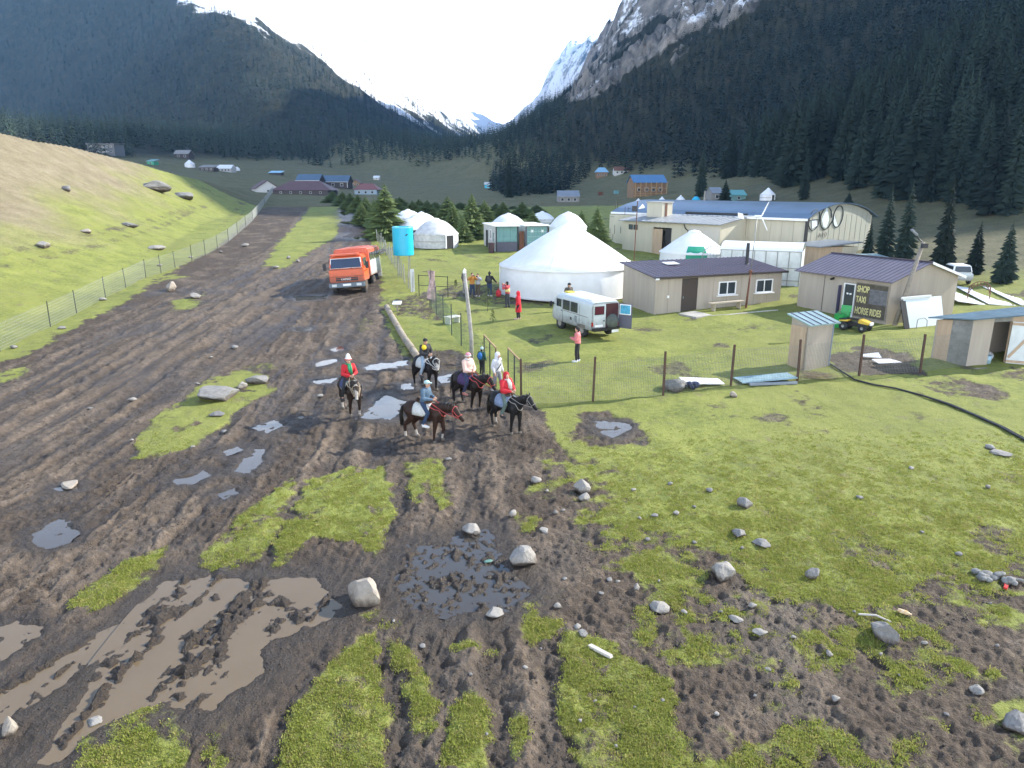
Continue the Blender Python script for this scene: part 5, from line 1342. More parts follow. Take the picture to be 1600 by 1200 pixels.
# rear left wheel on the ground near (930,527); heading away to the left and back
rearL, frontL = W(931, 531), W(887, 513)
rz = ang(rearL, frontL); e = Vector((math.cos(rz), math.sin(rz), 0)); left = Vector((-e.y, e.x, 0))
ctr = W(913, 518); van = thing('minibus', 'pale grey old minibus with round corners and its rear door open on the lawn', 'van', (ctr.x, ctr.y, ctr.z), rz)
Wv, Lv, Hv = 1.9, 4.3, 2.05
def sec(x, hw, z0, z1, rb=.12, rt=.28):
    p = []
    for cx, cz, r, a0 in ((hw-rt, z1-rt, rt, 0), (-(hw-rt), z1-rt, rt, 90), (-(hw-rb), z0+rb, rb, 180), (hw-rb, z0+rb, rb, 270)):
        for k in range(5):
            a = R(a0+90*k/4); p.append((x, cx+r*math.cos(a), cz+r*math.sin(a)))
    return p
b = loft([sec(-2.05, .80, .55, 1.92), sec(-2.12, .90, .48, 1.98), sec(-1.9, .955, .46, 2.03), sec(-1.0, .96, .46, 2.07), sec(1.0, .96, .46, 2.07), sec(1.55, .95, .46, 2.03), sec(1.85, .93, .47, 1.85), sec(2.05, .90, .48, 1.45), sec(2.2, .86, .5, 1.15), sec(2.24, .76, .56, 1.0)])
body = b.build('body', M_van, van, smooth=True)
body.modifiers.new('e', 'EDGE_SPLIT').split_angle = R(50)
MB().box((-.1, 0, 2.06), (3.3, 1.35, .05)).build('roof_panel', mat('white van roof', (.66, .70, .69), .35), van, bevel=.02)
def patch(name, c, d, m, M=None, bev=.03, par=van): return MB().box(c, d, M).build(name, m, par, bevel=bev)
for x in (.42, -.42):   # left side windows
    f = patch('side_window', (x, .955, 1.52), (.72, .05, .52), M_glass, bev=.02); patch('frame', (x, .95, 1.52), (.80, .05, .60), M_black, bev=.03, par=f)
    patch('side_window', (x, -.955, 1.52), (.72, .05, .52), M_glass, bev=.02)
fd = patch('front_door', (1.28, .952, 1.05), (.85, .03, 1.05), M_van); patch('window', (1.25, .945, 1.55), (.62, .06, .5), M_glass, par=fd); patch('handle', (.95, .975, 1.15), (.12, .03, .04), M_black, par=fd, bev=.005)
patch('sliding_seam', (.86, .962, 1.1), (.02, .015, 1.35), M_black, bev=0); patch('belt_line', (-.55, .963, 1.18), (2.6, .012, .03), M_vandirt, bev=0); patch('seam', (-1.0, .962, 1.1), (.02, .012, 1.2), M_vandirt, bev=0)
patch('fuel_flap', (-.1, .965, .85), (.16, .012, .16), M_black, bev=0)
patch('dent_mark', (-.62, .963, .9), (.25, .01, .35), mat('primer patch', (.25, .27, .28), .7, var=.4, scale=7), bev=0)
patch('windscreen', (1.93, 0, 1.6), (.05, 1.55, .52), M_glass, Matrix.Rotation(R(-28), 3, 'Y'))
# rear: left leaf closed, right leaf open showing the load bay
rdL = patch('rear_door', (-2.105, .38, 1.2), (.05, .80, 1.35), M_van, bev=.02)
f = patch('window', (-2.13, .40, 1.55), (.03, .56, .42), mat('red tinted glass', (.09, .02, .03), .1), par=rdL, bev=.012); patch('seal', (-2.125, .40, 1.55), (.03, .63, .49), M_black, par=rdL, bev=.015)
patch('number_plate', (-2.14, .42, .72), (.02, .5, .12), M_white, par=rdL, bev=0); patch('handle', (-2.15, .12, .98), (.05, .1, .05), M_black, par=rdL, bev=0)
text('01 KG 417', .10, M_black, rdL, (-2.152, .65, .685), (R(90), 0, R(-90)), name='plate_lettering', ext=.002) if False else None
bay_ = patch('load_bay', (-2.10, -.42, 1.22), (.06, .74, 1.32), mat('dark red interior', (.05, .012, .014), .8), bev=0)
patch('floor_lip', (-2.16, -.40, .60), (.3, .8, .06), M_black, bev=0)
od = thing('x', 'x', 'x'); bpy.data.objects.remove(od)
hz_ = Vector((-2.10, -.84, 0)); oa = R(180-15)
dm = MB().box((0, -.40, 1.2), (.05, .78, 1.35)).build('open_rear_door', M_slate, van, bevel=.02); dm.location = hz_; dm.rotation_euler = (0, 0, R(-72)) if False else (0, 0, R(-58))
MB().box((-.01, -.40, 1.55), (.07, .56, .46)).build('window', mat('pale blue sticker glass', (.10, .42, .62), .2, var=.5, scale=5), dm)
MB().box((-.005, -.40, 1.55), (.062, .66, .56)).build('frame', M_white, dm)
o = MB().ell((0, 0, .3), (.4, .38, .42), M=Matrix.Rotation(.3, 3, 'X')).build('cargo_bundle', mat('grey cargo cloth', (.10, .115, .10), .9, var=.4, scale=6), smooth=True); o.location = van.matrix_basis @ Vector((-2.02, -.42, .60)); o.location = Vector((ctr.x, ctr.y, ctr.z))+e*(-2.08)+left*(-.42)+Vector((0, 0, .62)); tag(o, 'grey cloth bundle in the open back of the minibus', 'bundle')
for s_ in (1, -1):
    for x in (1.25, -1.2):
        wheel(van, (x, s_*.80, .40), .40, .24, mat('muddy steel rim', (.30, .27, .23), .8) if (s_ == 1 and x > 0) else bpy.data.materials['muddy steel rim'])
        patch('wheel_arch', (x, s_*.90, .62), (.95, .12, .28), M_vandirt, bev=.05)
patch('bumper', (-2.2, 0, .55), (.10, 1.75, .14), M_black, bev=.02); patch('chassis', (0, 0, .46), (3.8, 1.1, .2), M_black, bev=0)
patch('number_plate', (-2.26, -.55, .40), (.02, .42, .14), M_white, bev=0)
for s_ in (1, -1): patch('tail_lamp', (-2.11, s_*.82, .82), (.08, .11, .22), mat('red lens', (.35, .03, .02), .25) if s_ == 1 else bpy.data.materials['red lens'], bev=.02)
mr_ = MB().tube((1.75, .95, 1.4), (1.8, 1.18, 1.45), .02, .02, 6).build('mirror_arm', M_black, van); patch('mirror', (1.8, 1.2, 1.42), (.06, .16, .3), M_black, par=mr_, bev=.02)
patch('roof_box', (1.2, .3, 2.1), (.45, .5, .12), mat('yellow pad', (.55, .45, .06), .6), bev=.03)
def splash(m, z0, z1, col=(.13, .10, .075)):
    q = ND(m); src = q.b.inputs['Base Color'].links[0].from_socket; sx_ = q.n('ShaderNodeSeparateXYZ'); q.l(q.pos(), sx_.inputs[0])
    f = q.mapr(q.math('ADD', sx_.outputs[2], q.math('MULTIPLY', q.math('SUBTRACT', q.noise(4, 6), .5), (z1-z0)*1.6)), z1, z0, 0, .6)
    q.l(q.mix(f, src, col), q.b.inputs['Base Color']); q.l(q.mix(f, (.35,)*3, (.9,)*3), q.b.inputs['Roughness'])
splash(M_van, .45, 1.15)
# ---- orange truck, local x forward
M_org = mat('orange truck paint', (.66, .105, .025), .38, var=.12, scale=2.5)
M_org2 = mat('orange red box paint', (.58, .11, .05), .45, var=.18, scale=2)
M_tw = mat('white truck side', (.56, .58, .58), .5, var=.2, scale=2)
M_mudw = mat('mud caked', (.10, .075, .055), .9, var=.4, scale=5)
splash(M_org, .9, 1.7); splash(M_tw, 1.1, 2.0); splash(M_org2, 1.1, 1.9)
fp = W(549, 459); y0 = fp.y
tr_ = thing('passenger_truck', 'orange cab-over truck with a passenger box leaning on the muddy road', 'truck', (fp.x-.2, fp.y+.1, fp.z-.18), R(-91.5))
tr_.scale = (1.05,)*3; tr_.rotation_euler = (R(4.0), R(-2), R(-90+.5))
# cab front at x=0 facing the viewer, body towards -x
cw = 1.2
def cs(x, z0, z1, w0, w1): return [(x, -w0, z0), (x, w0, z0), (x, w1, z1), (x, -w1, z1)]
cab = MB().hexa([(0, -cw, .95), (0, cw, .95), (-1.9, cw, .95), (-1.9, -cw, .95), (-.03, -cw, 1.85), (-.03, cw, 1.85), (-1.9, cw, 1.85), (-1.9, -cw, 1.85)]).build('cab', M_org, tr_, bevel=.05)
up_ = MB().hexa([(-.03, -cw+.01, 1.86), (-.03, cw-.01, 1.86), (-1.9, cw-.01, 1.86), (-1.9, -cw+.01, 1.86), (-.28, -cw+.12, 2.75), (-.28, cw-.12, 2.75), (-1.85, cw-.12, 2.75), (-1.85, -cw+.12, 2.75)]).build('cab_top', M_org, tr_, bevel=.09)
ws = MB().hexa([(-.035, -1.06, 1.93), (-.035, 1.06, 1.93), (-.1, 1.06, 1.93), (-.1, -1.06, 1.93), (-.205, -1.0, 2.56), (-.205, 1.0, 2.56), (-.27, 1.0, 2.56), (-.27, -1.0, 2.56)]).build('windscreen', mat('truck glass', (.025, .045, .09), .06, spec=.9), up_, bevel=.02)
MB().hexa([(-.055, -1.10, 1.90), (-.055, 1.10, 1.90), (-.12, 1.1, 1.90), (-.12, -1.1, 1.90), (-.222, -1.04, 2.60), (-.222, 1.04, 2.60), (-.3, 1.04, 2.60), (-.3, -1.04, 2.60)]).build('seal', M_white, ws, bevel=.02)
for s_ in (-.45, .35): MB().tube((-.03, s_, 1.9), (-.12, s_+.45, 2.2), .012, .01, 4).build('wiper', M_black, ws)
MB().box((-.15, 0, 2.83), (.75, 1.9, .1)).build('sun_visor', M_org, up_, bevel=.03)
gr = MB().box((.012, 0, 1.17), (.03, 1.5, .24)).build('grille', M_black, cab)
for k in range(4): MB().box((.03, -.55+.37*k, 1.20), (.02, .33, .035)).build('grille_slat', M_org, gr)
text('KAMAZ', .20, mat('chrome letters', (.5, .5, .5), .3, metal=.6), gr, (.035, -.40, 1.10), (R(90), 0, R(90)), sx=1.0)
for z in (1.36, 1.83): MB().box((.004, 0, z), (.02, 2.3, .02)).build('seam', M_black, cab)
bp_ = MB().box((.16, 0, .78), (.22, 2.46, .30)).build('bumper', mat('grey blue bumper', (.13, .17, .20), .5, var=.25, scale=4), tr_, bevel=.03)
MB().box((.275, .02, .80), (.02, .56, .14)).build('number_plate', M_white, bp_)
for s_ in (-1, 1):
    MB().box((.272, s_*.85, .79), (.03, .34, .18)).build('headlight', mat('lamp glass', (.6, .62, .6), .15) if s_ < 0 else bpy.data.materials['lamp glass'], bp_, bevel=.02)
    ma = MB().path([(-.2, s_*1.17, 2.35), (-.05, s_*1.45, 2.3), (-.05, s_*1.45, 1.75), (-.2, s_*1.19, 1.6)], .02, 5).build('mirror_arm', M_black, tr_); MB().box((-.05, s_*1.46, 2.05), (.07, .22, .45)).build('mirror', M_black, ma, bevel=.02)
    MB().box((-.85, s_*1.19, 2.25), (.9, .03, .55)).build('side_window', M_glass, up_)
    MB().box((-.55, s_*1.02, .75), (.9, .38, .5)).build('step', M_mudw, tr_, bevel=.03)
    for x in (-.85, -4.1, -5.4): wheel(tr_, (x, s_*.98, .52), .54, .32, M_mudw)
MB().box((-3.2, 0, .95), (6.2, .9, .25)).build('chassis', M_black, tr_); MB().tube((-.85, -.9, .5), (-.85, .9, .5), .09, .09, 8).build('axle', M_mudw, tr_)
MB().box((-.6, 0, .62), (.6, .7, .25)).build('skid_plate', M_mudw, tr_)
bx = MB().hexa([(-2.05, -1.25, 1.1), (-2.05, 1.25, 1.1), (-6.6, 1.25, 1.1), (-6.6, -1.25, 1.1), (-2.05, -1.22, 3.12), (-2.05, 1.22, 3.12), (-6.6, 1.22, 3.12), (-6.6, -1.22, 3.12)]).build('passenger_box', M_org2, tr_, bevel=.1, seg=3)
for k in range(3): MB().box((-3.1-1.6*k, 0, 3.13), (.9, 1.0, .04)).build('roof_hatch', M_org2, bx)
for s_ in (-1, 1):
    MB().box((-4.45, s_*1.245, 1.75), (4.1, .03, 1.15)).build('side_panel', M_tw, bx)
    for k in range(4): MB().box((-2.85-1.0*k, s_*1.25, 2.48), (.85, .05, .55)).build('side_window', M_glass, bx, bevel=.02)
    MB().box((-6.65, s_*1.05, 1.0), (.06, .4, .6)).build('mudflap', M_canvas_old, tr_)
# vehicle behind the shop
p = W(1490, 444); p = W(1489, 441); cr_ = thing('parked_car', 'silver white off-road car behind the shop hut', 'car', (p.x, p.y, p.z), R(78)); cr_.scale = (.8,)*3
MB().box((0, 0, .75), (4.2, 1.75, .7)).build('body', M_van, cr_, bevel=.12)
MB().hexa([(-1.9, -.82, 1.08), (.8, -.82, 1.08), (.8, .82, 1.08), (-1.9, .82, 1.08), (-1.7, -.68, 1.75), (.25, -.68, 1.75), (.25, .68, 1.75), (-1.7, .68, 1.75)]).build('cabin', M_white, cr_, bevel=.08)
MB().hexa([(-1.75, -.84, 1.15), (.5, -.84, 1.15), (.5, .84, 1.15), (-1.75, .84, 1.15), (-1.6, -.72, 1.62), (.2, -.72, 1.62), (.2, .72, 1.62), (-1.6, .72, 1.62)]).build('side_glass', M_glass, cr_)
MB().hexa([(-1.905, -.7, 1.15), (-1.8, -.7, 1.15), (-1.8, .7, 1.15), (-1.905, .7, 1.15), (-1.77, -.6, 1.65), (-1.7, -.6, 1.65), (-1.7, .6, 1.65), (-1.77, .6, 1.65)]).build('rear_window', M_glass, cr_)
for x in (-1.3, 1.3):
    for s_ in (-1, 1): wheel(cr_, (x, s_*.78, .36), .36, .22, M_wire)
# ------------------------------------------------------------------ horses and people
TMP = bpy.data.scenes.new('workshop')
def remesh(mb, vox, smooth=3, name='m'):
    me = mb.mesh('tmp'); o = bpy.data.objects.new('tmp', me); TMP.collection.objects.link(o)
    md = o.modifiers.new('r', 'REMESH'); md.mode = 'VOXEL'; md.voxel_size = vox; md.use_smooth_shade = True
    if smooth: s_ = o.modifiers.new('s', 'SMOOTH'); s_.iterations = smooth; s_.factor = .5
    with bpy.context.temp_override(scene=TMP, view_layer=TMP.view_layers[0]): dg = bpy.context.evaluated_depsgraph_get(); dg.update()
    r = bpy.data.meshes.new_from_object(o.evaluated_get(dg)); r.name = name
    bpy.data.objects.remove(o); bpy.data.meshes.remove(me); return r
def capsule(mb, p, q, r0, r1, n=12):
    p = Vector(p); q = Vector(q); mb.tube(p, q, r0, r1, n); mb.ell(p, (r0,)*3, n, 7); mb.ell(q, (r1,)*3, n, 7)
def chain(mb, pts, rs, n=12):
    for i in range(len(pts)-1): capsule(mb, pts[i], pts[i+1], rs[i], rs[i+1], n)
def hide_mat(name, col, dark):
    m = bpy.data.materials.new(name); q = ND(m); wh = q.attr('white'); n = q.noise(7, 4)
    base = q.mix(n, tuple(dark), tuple(col)); q.l(q.mix(q.mapr(wh, .3, .6), base, (.36, .33, .29)), q.b.inputs['Base Color'])
    q.b.inputs['Roughness'].default_value = .55; q.b.inputs['Specular IOR Level'].default_value = .25; return m
M_hoof = mat('hoof', (.12, .10, .08), .6); M_leather = mat('dark leather', (.06, .035, .02), .5)
M_hair = mat('black horse hair', (.014, .012, .011), .55)
def horse(label, hind, front, coat, dark, socks=(), blaze=.0, neck=(1.08, 1.50), head=(1.42, 1.22), turn=0, swing=(0, 0, 0, 0), blanket=None, tack=M_leather, scale=1.0, pad=None, tailm=M_hair, pack=False):
    hind = Vector(hind); front = Vector(front); mid = (hind+front)/2; rz = ang(hind, front)
    mid.z = (surf(hind.x, hind.y)+surf(front.x, front.y))/2
    t = thing('horse', label, 'horse', mid-Vector((0, 0, .02)), rz, 'horses with riders'); t.scale = (scale,)*3
    pitch = math.atan2(surf(front.x, front.y)-surf(hind.x, hind.y), (front.xy-hind.xy).length); t.rotation_euler = (0, -pitch, rz)
    mb = MB()
    mb.ell((0, 0, 1.02), (.66, .285, .315), 20, 12); mb.ell((.42, 0, 1.06), (.33, .245, .34), 18, 10); mb.ell((-.50, 0, 1.10), (.36, .275, .30), 18, 10); mb.ell((.33, 0, 1.29), (.30, .09, .12), 14, 8)
    mb.ell((-.72, 0, 1.05), (.16, .2, .22), 14, 8)
    ct, st = math.cos(turn), math.sin(turn)
    def T(x, z, y=0):   # turn the neck and head to one side
        dx = x-.55; return Vector((.55+dx*ct-y*st, dx*st+y*ct, z))
    n0, n1 = T(.55, 1.16), T(*neck)
    for k in range(6):
        f = k/5; c = n0.lerp(n1, f)+Vector((0, 0, .05*math.sin(f*math.pi))); r = .25+(.125-.25)*f**.8
        mb.ell(c, (r*.95, r*.62, r*1.05), 14, 9)
    h1 = T(*head); poll = n1+Vector((0, 0, .04)); d = (h1-poll)
    for k in range(7):
        f = k/6; c = poll.lerp(h1, f); r = [.13, .145, .135, .11, .092, .085, .078][k]
        mb.ell(c, (r, r*.72, r), 12, 8)
    jaw = poll.lerp(h1, .28)+Vector((0, 0, -.06)); mb.ell(jaw, (.13, .075, .12), 12, 8)
    side = Vector((-st, ct, 0))
    for s_ in (-1, 1): mb.tube(poll+side*(s_*.05)+Vector((0, 0, .07)), poll+side*(s_*.08)+Vector((0, 0, .23)), .045, .012, 8)
    # legs: order front left, front right, hind left, hind right
    feet = []
    for i, (sx, sy) in enumerate(((1, 1), (1, -1), (-1, 1), (-1, -1))):
        a = swing[i]; y = sy*.155
        if sx > 0:
            lift = .14*max(0, a-.25)*2
            pts = [(.46, y*.9, 1.0), (.50+a*.15, y, .76), (.48+a*.34, y, .44+lift*.5), (.46+a*(.42 if a < .3 else .25), y, .13+lift), (.48+a*(.44 if a < .3 else .2), y, .05+lift)]
            rs = [.15, .10, .062, .042, .050]
        else:
            pts = [(-.52, y*.95, 1.02), (-.45+a*.15, y, .78), (-.70+a*.30, y, .50), (-.63+a*.50, y, .14), (-.60+a*.54, y, .05)]
            rs = [.20, .135, .066, .045, .052]
        chain(mb, pts, rs, 10); feet.append(Vector(pts[4])); feet.append(Vector(pts[3]))
    me = remesh(mb, .024, 4, 'body')
    n = len(me.vertices); co_ = np.empty(n*3, np.float32); me.vertices.foreach_get('co', co_); co_ = co_.reshape(-1, 3)
    wv = np.zeros(n)
    for i in socks:
        f_ = np.array(feet[2*i+1]); wv = np.maximum(wv, (np.linalg.norm(co_-f_, axis=1) < .13)*.9)
    if blaze:
        a = np.array(poll.lerp(h1, .18)+Vector((0, 0, .10))); b = np.array(h1+Vector((0, 0, .03)))
        tt = np.clip(((co_-a)@(b-a))/((b-a)@(b-a)), 0, 1); dist = np.linalg.norm(co_-(a+tt[:, None]*(b-a)), axis=1)
        upn = np.array((d.normalized().cross(side)))
        wv = np.maximum(wv, sstep(blaze+.04, blaze-.01, dist))
    at = me.attributes.new('white', 'FLOAT', 'POINT'); at.data.foreach_set('value', wv.astype(np.float32))
    link('body', me, hide_mat('coat', coat, dark), t, True)
    for i in range(4):
        f_ = feet[2*i]; MB().lathe([(.001, -.06), (.075, -.06), (.062, .02), (.04, .05)], 12, c=(f_.x+.02, f_.y, f_.z)).build('hoof', M_hoof, t, smooth=True)
    tm = MB(); rg = random.Random(int(hind.x*100))
    for k in range(26):
        yy = rg.uniform(-.05, .05); sw = rg.uniform(-.06, .06)
        tm.path([(-.80, yy*.6, 1.22), (-.95, yy+sw*.3, 1.10), (-1.0+rg.uniform(-.04, .04), yy+sw, .80), (-.96+rg.uniform(-.06, .06), yy*1.6+sw*1.6, rg.uniform(.35, .52))], [.03, .035, .03, .008], 4)
    tm.build('tail', tailm, t, smooth=True)
    mn = MB()
    for k in range(34):
        f = k/33; c = n0.lerp(n1, f)+Vector((0, 0, .05*math.sin(f*math.pi))); r = .25+(.125-.25)*f**.8; topc = c+Vector((0, 0, r*1.02))
        s_ = 1 if rg.random() < .75 else -1
        mn.path([topc, topc+side*(s_*.06)+Vector((0, 0, .02)), topc+side*(s_*r*.68)+Vector((-.03, 0, -.16-.1*rg.random()))], [.022, .02, .008], 4)
    mn.path([poll+Vector((.0, 0, .12)), poll.lerp(h1, .12)+Vector((0, 0, .14)), poll.lerp(h1, .3)+Vector((0, 0, .10))], [.04, .04, .01], 5)
    mn.build('mane', tailm, t, smooth=True)
    ey = MB()
    for s_ in (-1, 1): ey.ell(poll.lerp(h1, .33)+side*(s_*.088)+Vector((0, 0, .03)), (.022,)*3, 8, 6)
    ey.build('eyes', M_glass, t, smooth=True)
    # saddle cloth, saddle, girth
    def saddlecloth(x0, x1, zdrop, r, m, name):
        vs = []; nx, na = 8, 16
        for i in range(nx+1):
            x = x0+(x1-x0)*i/nx
            for j in range(na+1):
                a = -1+2*j/na; th_ = a*zdrop; ry = .30*math.sqrt(max(.3, 1-(x/.9)**2))+r; rzz = .33+r
                vs.append((x, ry*math.sin(th_), 1.02+.03*(x > .1)+rzz*math.cos(th_)))
        fs = [(i*(na+1)+j, i*(na+1)+j+1, (i+1)*(na+1)+j+1, (i+1)*(na+1)+j) for i in range(nx) for j in range(na)]
        o = MB().add(vs, fs).build(name, m, t, smooth=True); md = o.modifiers.new('th', 'SOLIDIFY'); md.thickness = .02; return o
    if blanket: saddlecloth(-.38, .28, 1.75, .022, blanket, 'saddle_cloth')
    if pad: saddlecloth(-.30, .12, 1.45, .05, pad, 'saddle_pad')
    sd = MB(); sd.ell((-.03, 0, 1.40), (.30, .19, .07), 16, 8); sd.ell((.20, 0, 1.46), (.06, .13, .10), 12, 8); sd.ell((-.30, 0, 1.45), (.06, .17, .09), 12, 8)
    sd.build('saddle', M_leather, t, smooth=True)
    br = MB()
    def band(c, dirv, r, w_=.013):
        dirv = Vector(dirv).normalized(); x = dirv.orthogonal().normalized(); y = dirv.cross(x)
        br.path([c+(x*math.cos(a)+y*math.sin(a))*r for a in np.linspace(0, 2*math.pi, 15)], w_, 5)
    band(poll.lerp(h1, .72), d, .098); band(poll.lerp(h1, .22), d+Vector((0, 0, .3)), .152)
    for s_ in (-1, 1):
        br.path([poll.lerp(h1, .22)+side*(s_*.115)+Vector((0, 0, .03)), poll.lerp(h1, .5)+side*(s_*.1), poll.lerp(h1, .74)+side*(s_*.08)], .013, 5)
        m_ = (poll.lerp(h1, .78)+Vector((.15, s_*.2, 1.62)))/2
        br.path([poll.lerp(h1, .78)+side*(s_*.085)-Vector((0, 0, .03)), n0.lerp(n1, .6)+side*(s_*.19)-Vector((0, 0, .05)), Vector((.36, s_*.16, 1.40)), Vector((.20, s_*.05, 1.56))], .012, 5)
    br.path([(.62, .17, 1.22), (.72, .10, 1.02), (.745, 0, .98), (.72, -.10, 1.02), (.62, -.17, 1.22)], .016, 5)
    for s_ in (-1, 1): br.path([(.62, s_*.17, 1.22), (.48, s_*.235, 1.25), (.25, s_*.22, 1.32)], .016, 5)
    br.build('bridle', tack, t, smooth=True)
    return t
M_skin = mat('skin', (.50, .29, .20), .55)
CL = {}
def cloth(name, c, var=.12):
    if name not in CL: CL[name] = mat(name, c, .8, var=var, scale=5, bump=.35, bscale=9)
    return CL[name]
def person(label, at_, rz, jacket, legs, pose='stand', hat=None, hatm=None, hair=(.015, .012, .01), shoes=(.6, .6, .6), scarf=None, h=1.7, longcoat=False, group='people at the camp', extra=None, look=0, puffy=1.0, lean=0, parent_rot=None):
    t = thing('person', label, 'person', at_, rz, group); k = h/1.7; t.scale = (k,)*3
    V = Vector
    ride = pose.startswith('ride')
    # x forward, y left
    pel = V((0, 0, .92)); che = V((.02+lean, 0, 1.28)); nk = V((.02+lean*1.3, 0, 1.44)); hd = V((.045+lean*1.5, 0, 1.585))
    if ride:
        hips = [V((.0, s_*.11, .90)) for s_ in (1, -1)]; knees = [V((.32, s_*.32, .62)) for s_ in (1, -1)]; ank = [V((.16, s_*.36, .20)) for s_ in (1, -1)]; toe = [V((.34, s_*.38, .15)) for s_ in (1, -1)]
        el = [V((.10, s_*.27, 1.10)) for s_ in (1, -1)]; ha = [V((.38, s_*.07, 1.08+.02*s_)) for s_ in (1, -1)]
        if pose == 'ride_lap': el = [V((.12, s_*.25, 1.06)) for s_ in (1, -1)]; ha = [V((.30, s_*.06, 1.02)) for s_ in (1, -1)]
    else:
        st = .04 if pose != 'walk' else .16
        hips = [V((0, s_*.09, .90)) for s_ in (1, -1)]; knees = [V((.03+st*s_*.5, s_*.10, .50)) for s_ in (1, -1)]; ank = [V((-.01+st*s_, s_*.11, .09)) for s_ in (1, -1)]; toe = [V((.14+st*s_, s_*.13, .04)) for s_ in (1, -1)]
        if pose in ('stand', 'walk'): el = [V((-.03, s_*.27, 1.13)) for s_ in (1, -1)]; ha = [V((.09, s_*.27, .88)) for s_ in (1, -1)]
        elif pose == 'phone': el = [V((.04, s_*.25, 1.10)) for s_ in (1, -1)]; ha = [V((.32, s_*.06, 1.16)) for s_ in (1, -1)]
        elif pose == 'photo': el = [V((.16, s_*.30, 1.26)) for s_ in (1, -1)]; ha = [V((.30, s_*.07, 1.50)) for s_ in (1, -1)]
        elif pose == 'arm': el = [V((.02, .27, 1.12)), V((.06, -.33, 1.16))]; ha = [V((.14, .2, .95)), V((.12, -.48, .98))]
    sh = [V((.0+lean, s_*.185, 1.385)) for s_ in (1, -1)]
    lk = Matrix.Rotation(look, 3, 'Z')
    # the body, one skin
    mb = MB(); mb.ell(pel, (.12, .155, .13), 14, 9); mb.ell(pel.lerp(che, .5), (.105, .135, .16), 14, 9); mb.ell(che, (.12, .165, .17), 14, 9)
    chain(mb, [nk-V((0, 0, .08)), nk+V((.01, 0, .06))], [.065, .055]); mb.ell(hd, (.098, .078, .118), 16, 10); mb.ell(hd+lk @ V((.03, 0, -.06)), (.066, .058, .062), 12, 8)
    mb.tube(hd+lk @ V((.085, 0, .01)), hd+lk @ V((.115, 0, -.035)), .014, .02, 8)
    for s_ in (1, -1): mb.ell(hd+lk @ V((-.005, s_*.08, -.01)), (.025, .012, .035), 8, 6)
    for i in (0, 1):
        chain(mb, [sh[i], el[i], ha[i]], [.06, .047, .032]); chain(mb, [hips[i], knees[i], ank[i]], [.09, .062, .042]); chain(mb, [ank[i], toe[i]], [.042, .036])
        mb.ell(ha[i]+(ha[i]-el[i]).normalized()*.045, (.042, .042, .042), 10, 7)
    me = remesh(mb, .017, 2, 'body')
    hm = MB()
    for i, s_ in ((0, 1), (1, -1)):
        d = (ha[i]-el[i]).normalized(); b = ha[i]+d*.07; side = V((0, -s_, 0)); up = side.cross(d).normalized(); side = d.cross(up)
        for j in range(4):
            o_ = side*((j-1.5)*.020)*1.0; L_ = (.065, .078, .072, .055)[j]
            hm.path([b+o_, b+o_+d*L_*.5+up*.006*s_, b+o_+d*L_*.75-up*.03*s_], [.0095, .009, .007], 6)
        hm.path([ha[i]+side*(.036*1), ha[i]+side*.058+d*.04, ha[i]+side*.055+d*.075], [.012, .011, .008], 6)
    bm = bmesh.new(); bm.from_mesh(me); hme = hm.mesh('h'); bm.from_mesh(hme); bm.to_mesh(me); bm.free(); bpy.data.meshes.remove(hme)
    link('body', me, M_skin, t, True)
    # clothes
    p = puffy; mb = MB(); mb.ell(pel+V((0, 0, .06)), (.145*p, .19*p, .17), 16, 9); mb.ell(pel.lerp(che, .55), (.145*p, .18*p, .2), 16, 9); mb.ell(che, (.155*p, .205*p, .20), 16, 10); mb.ell(nk-V((0, 0, .04)), (.085, .10, .06), 14, 7)
    if longcoat: mb.lathe([(.001, .45), (.19, .45), (.185, .7), (.17, .95), (.001, .98)], 16)
    for i in (0, 1): chain(mb, [sh[i], el[i], ha[i]-(ha[i]-el[i]).normalized()*.03], [.085*p, .070*p, .052])
    link('jacket', remesh(mb, .022, 2, 'jacket'), jacket, t, True)
    mb = MB(); mb.ell(pel-V((0, 0, .02)), (.135, .175, .13), 14, 9)
    for i in (0, 1): chain(mb, [hips[i], knees[i], ank[i]+V((0, 0, .03))], [.108, .078, .060])
    link('trousers', remesh(mb, .022, 2, 'trousers'), legs, t, True)
    shm = cloth('shoe %.2f %.2f %.2f' % tuple(shoes), shoes)
    for i in (0, 1):
        mb = MB(); d = (toe[i]-ank[i]); capsule(mb, ank[i]+V((-.03, 0, -.02)), toe[i]+d.normalized()*.03, .052, .045); mb.box(ank[i].lerp(toe[i], .5)+V((0, 0, -.055)), (.26, .09, .03), Matrix.Rotation(math.atan2(d.y, d.x), 3, 'Z'))
        link('shoe', remesh(mb, .018, 1, 'shoe'), shm, t, True)
    hmm = cloth('hair %.3f' % hair[0], hair)
    if hat != 'hood':
        mb = MB(); mb.ell(hd+lk @ V((-.022, 0, .03)), (.10, .09, .112), 14, 9); mb.ell(hd+lk @ V((-.05, 0, -.05)), (.06, .075, .09), 12, 8); mb.build('hair', hmm, t, smooth=True)
    fm = MB()
    for s_ in (1, -1): fm.ell(hd+lk @ V((.088, s_*.032, .018)), (.012, .014, .010), 8, 6)
    fm.build('eyes', M_hair, t, smooth=True)
    MB().ell(hd+lk @ V((.092, 0, -.062)), (.012, .024, .008), 8, 6).build('mouth', mat('lips', (.35, .10, .09), .5) if 'lips' not in bpy.data.materials else bpy.data.materials['lips'], t, smooth=True)
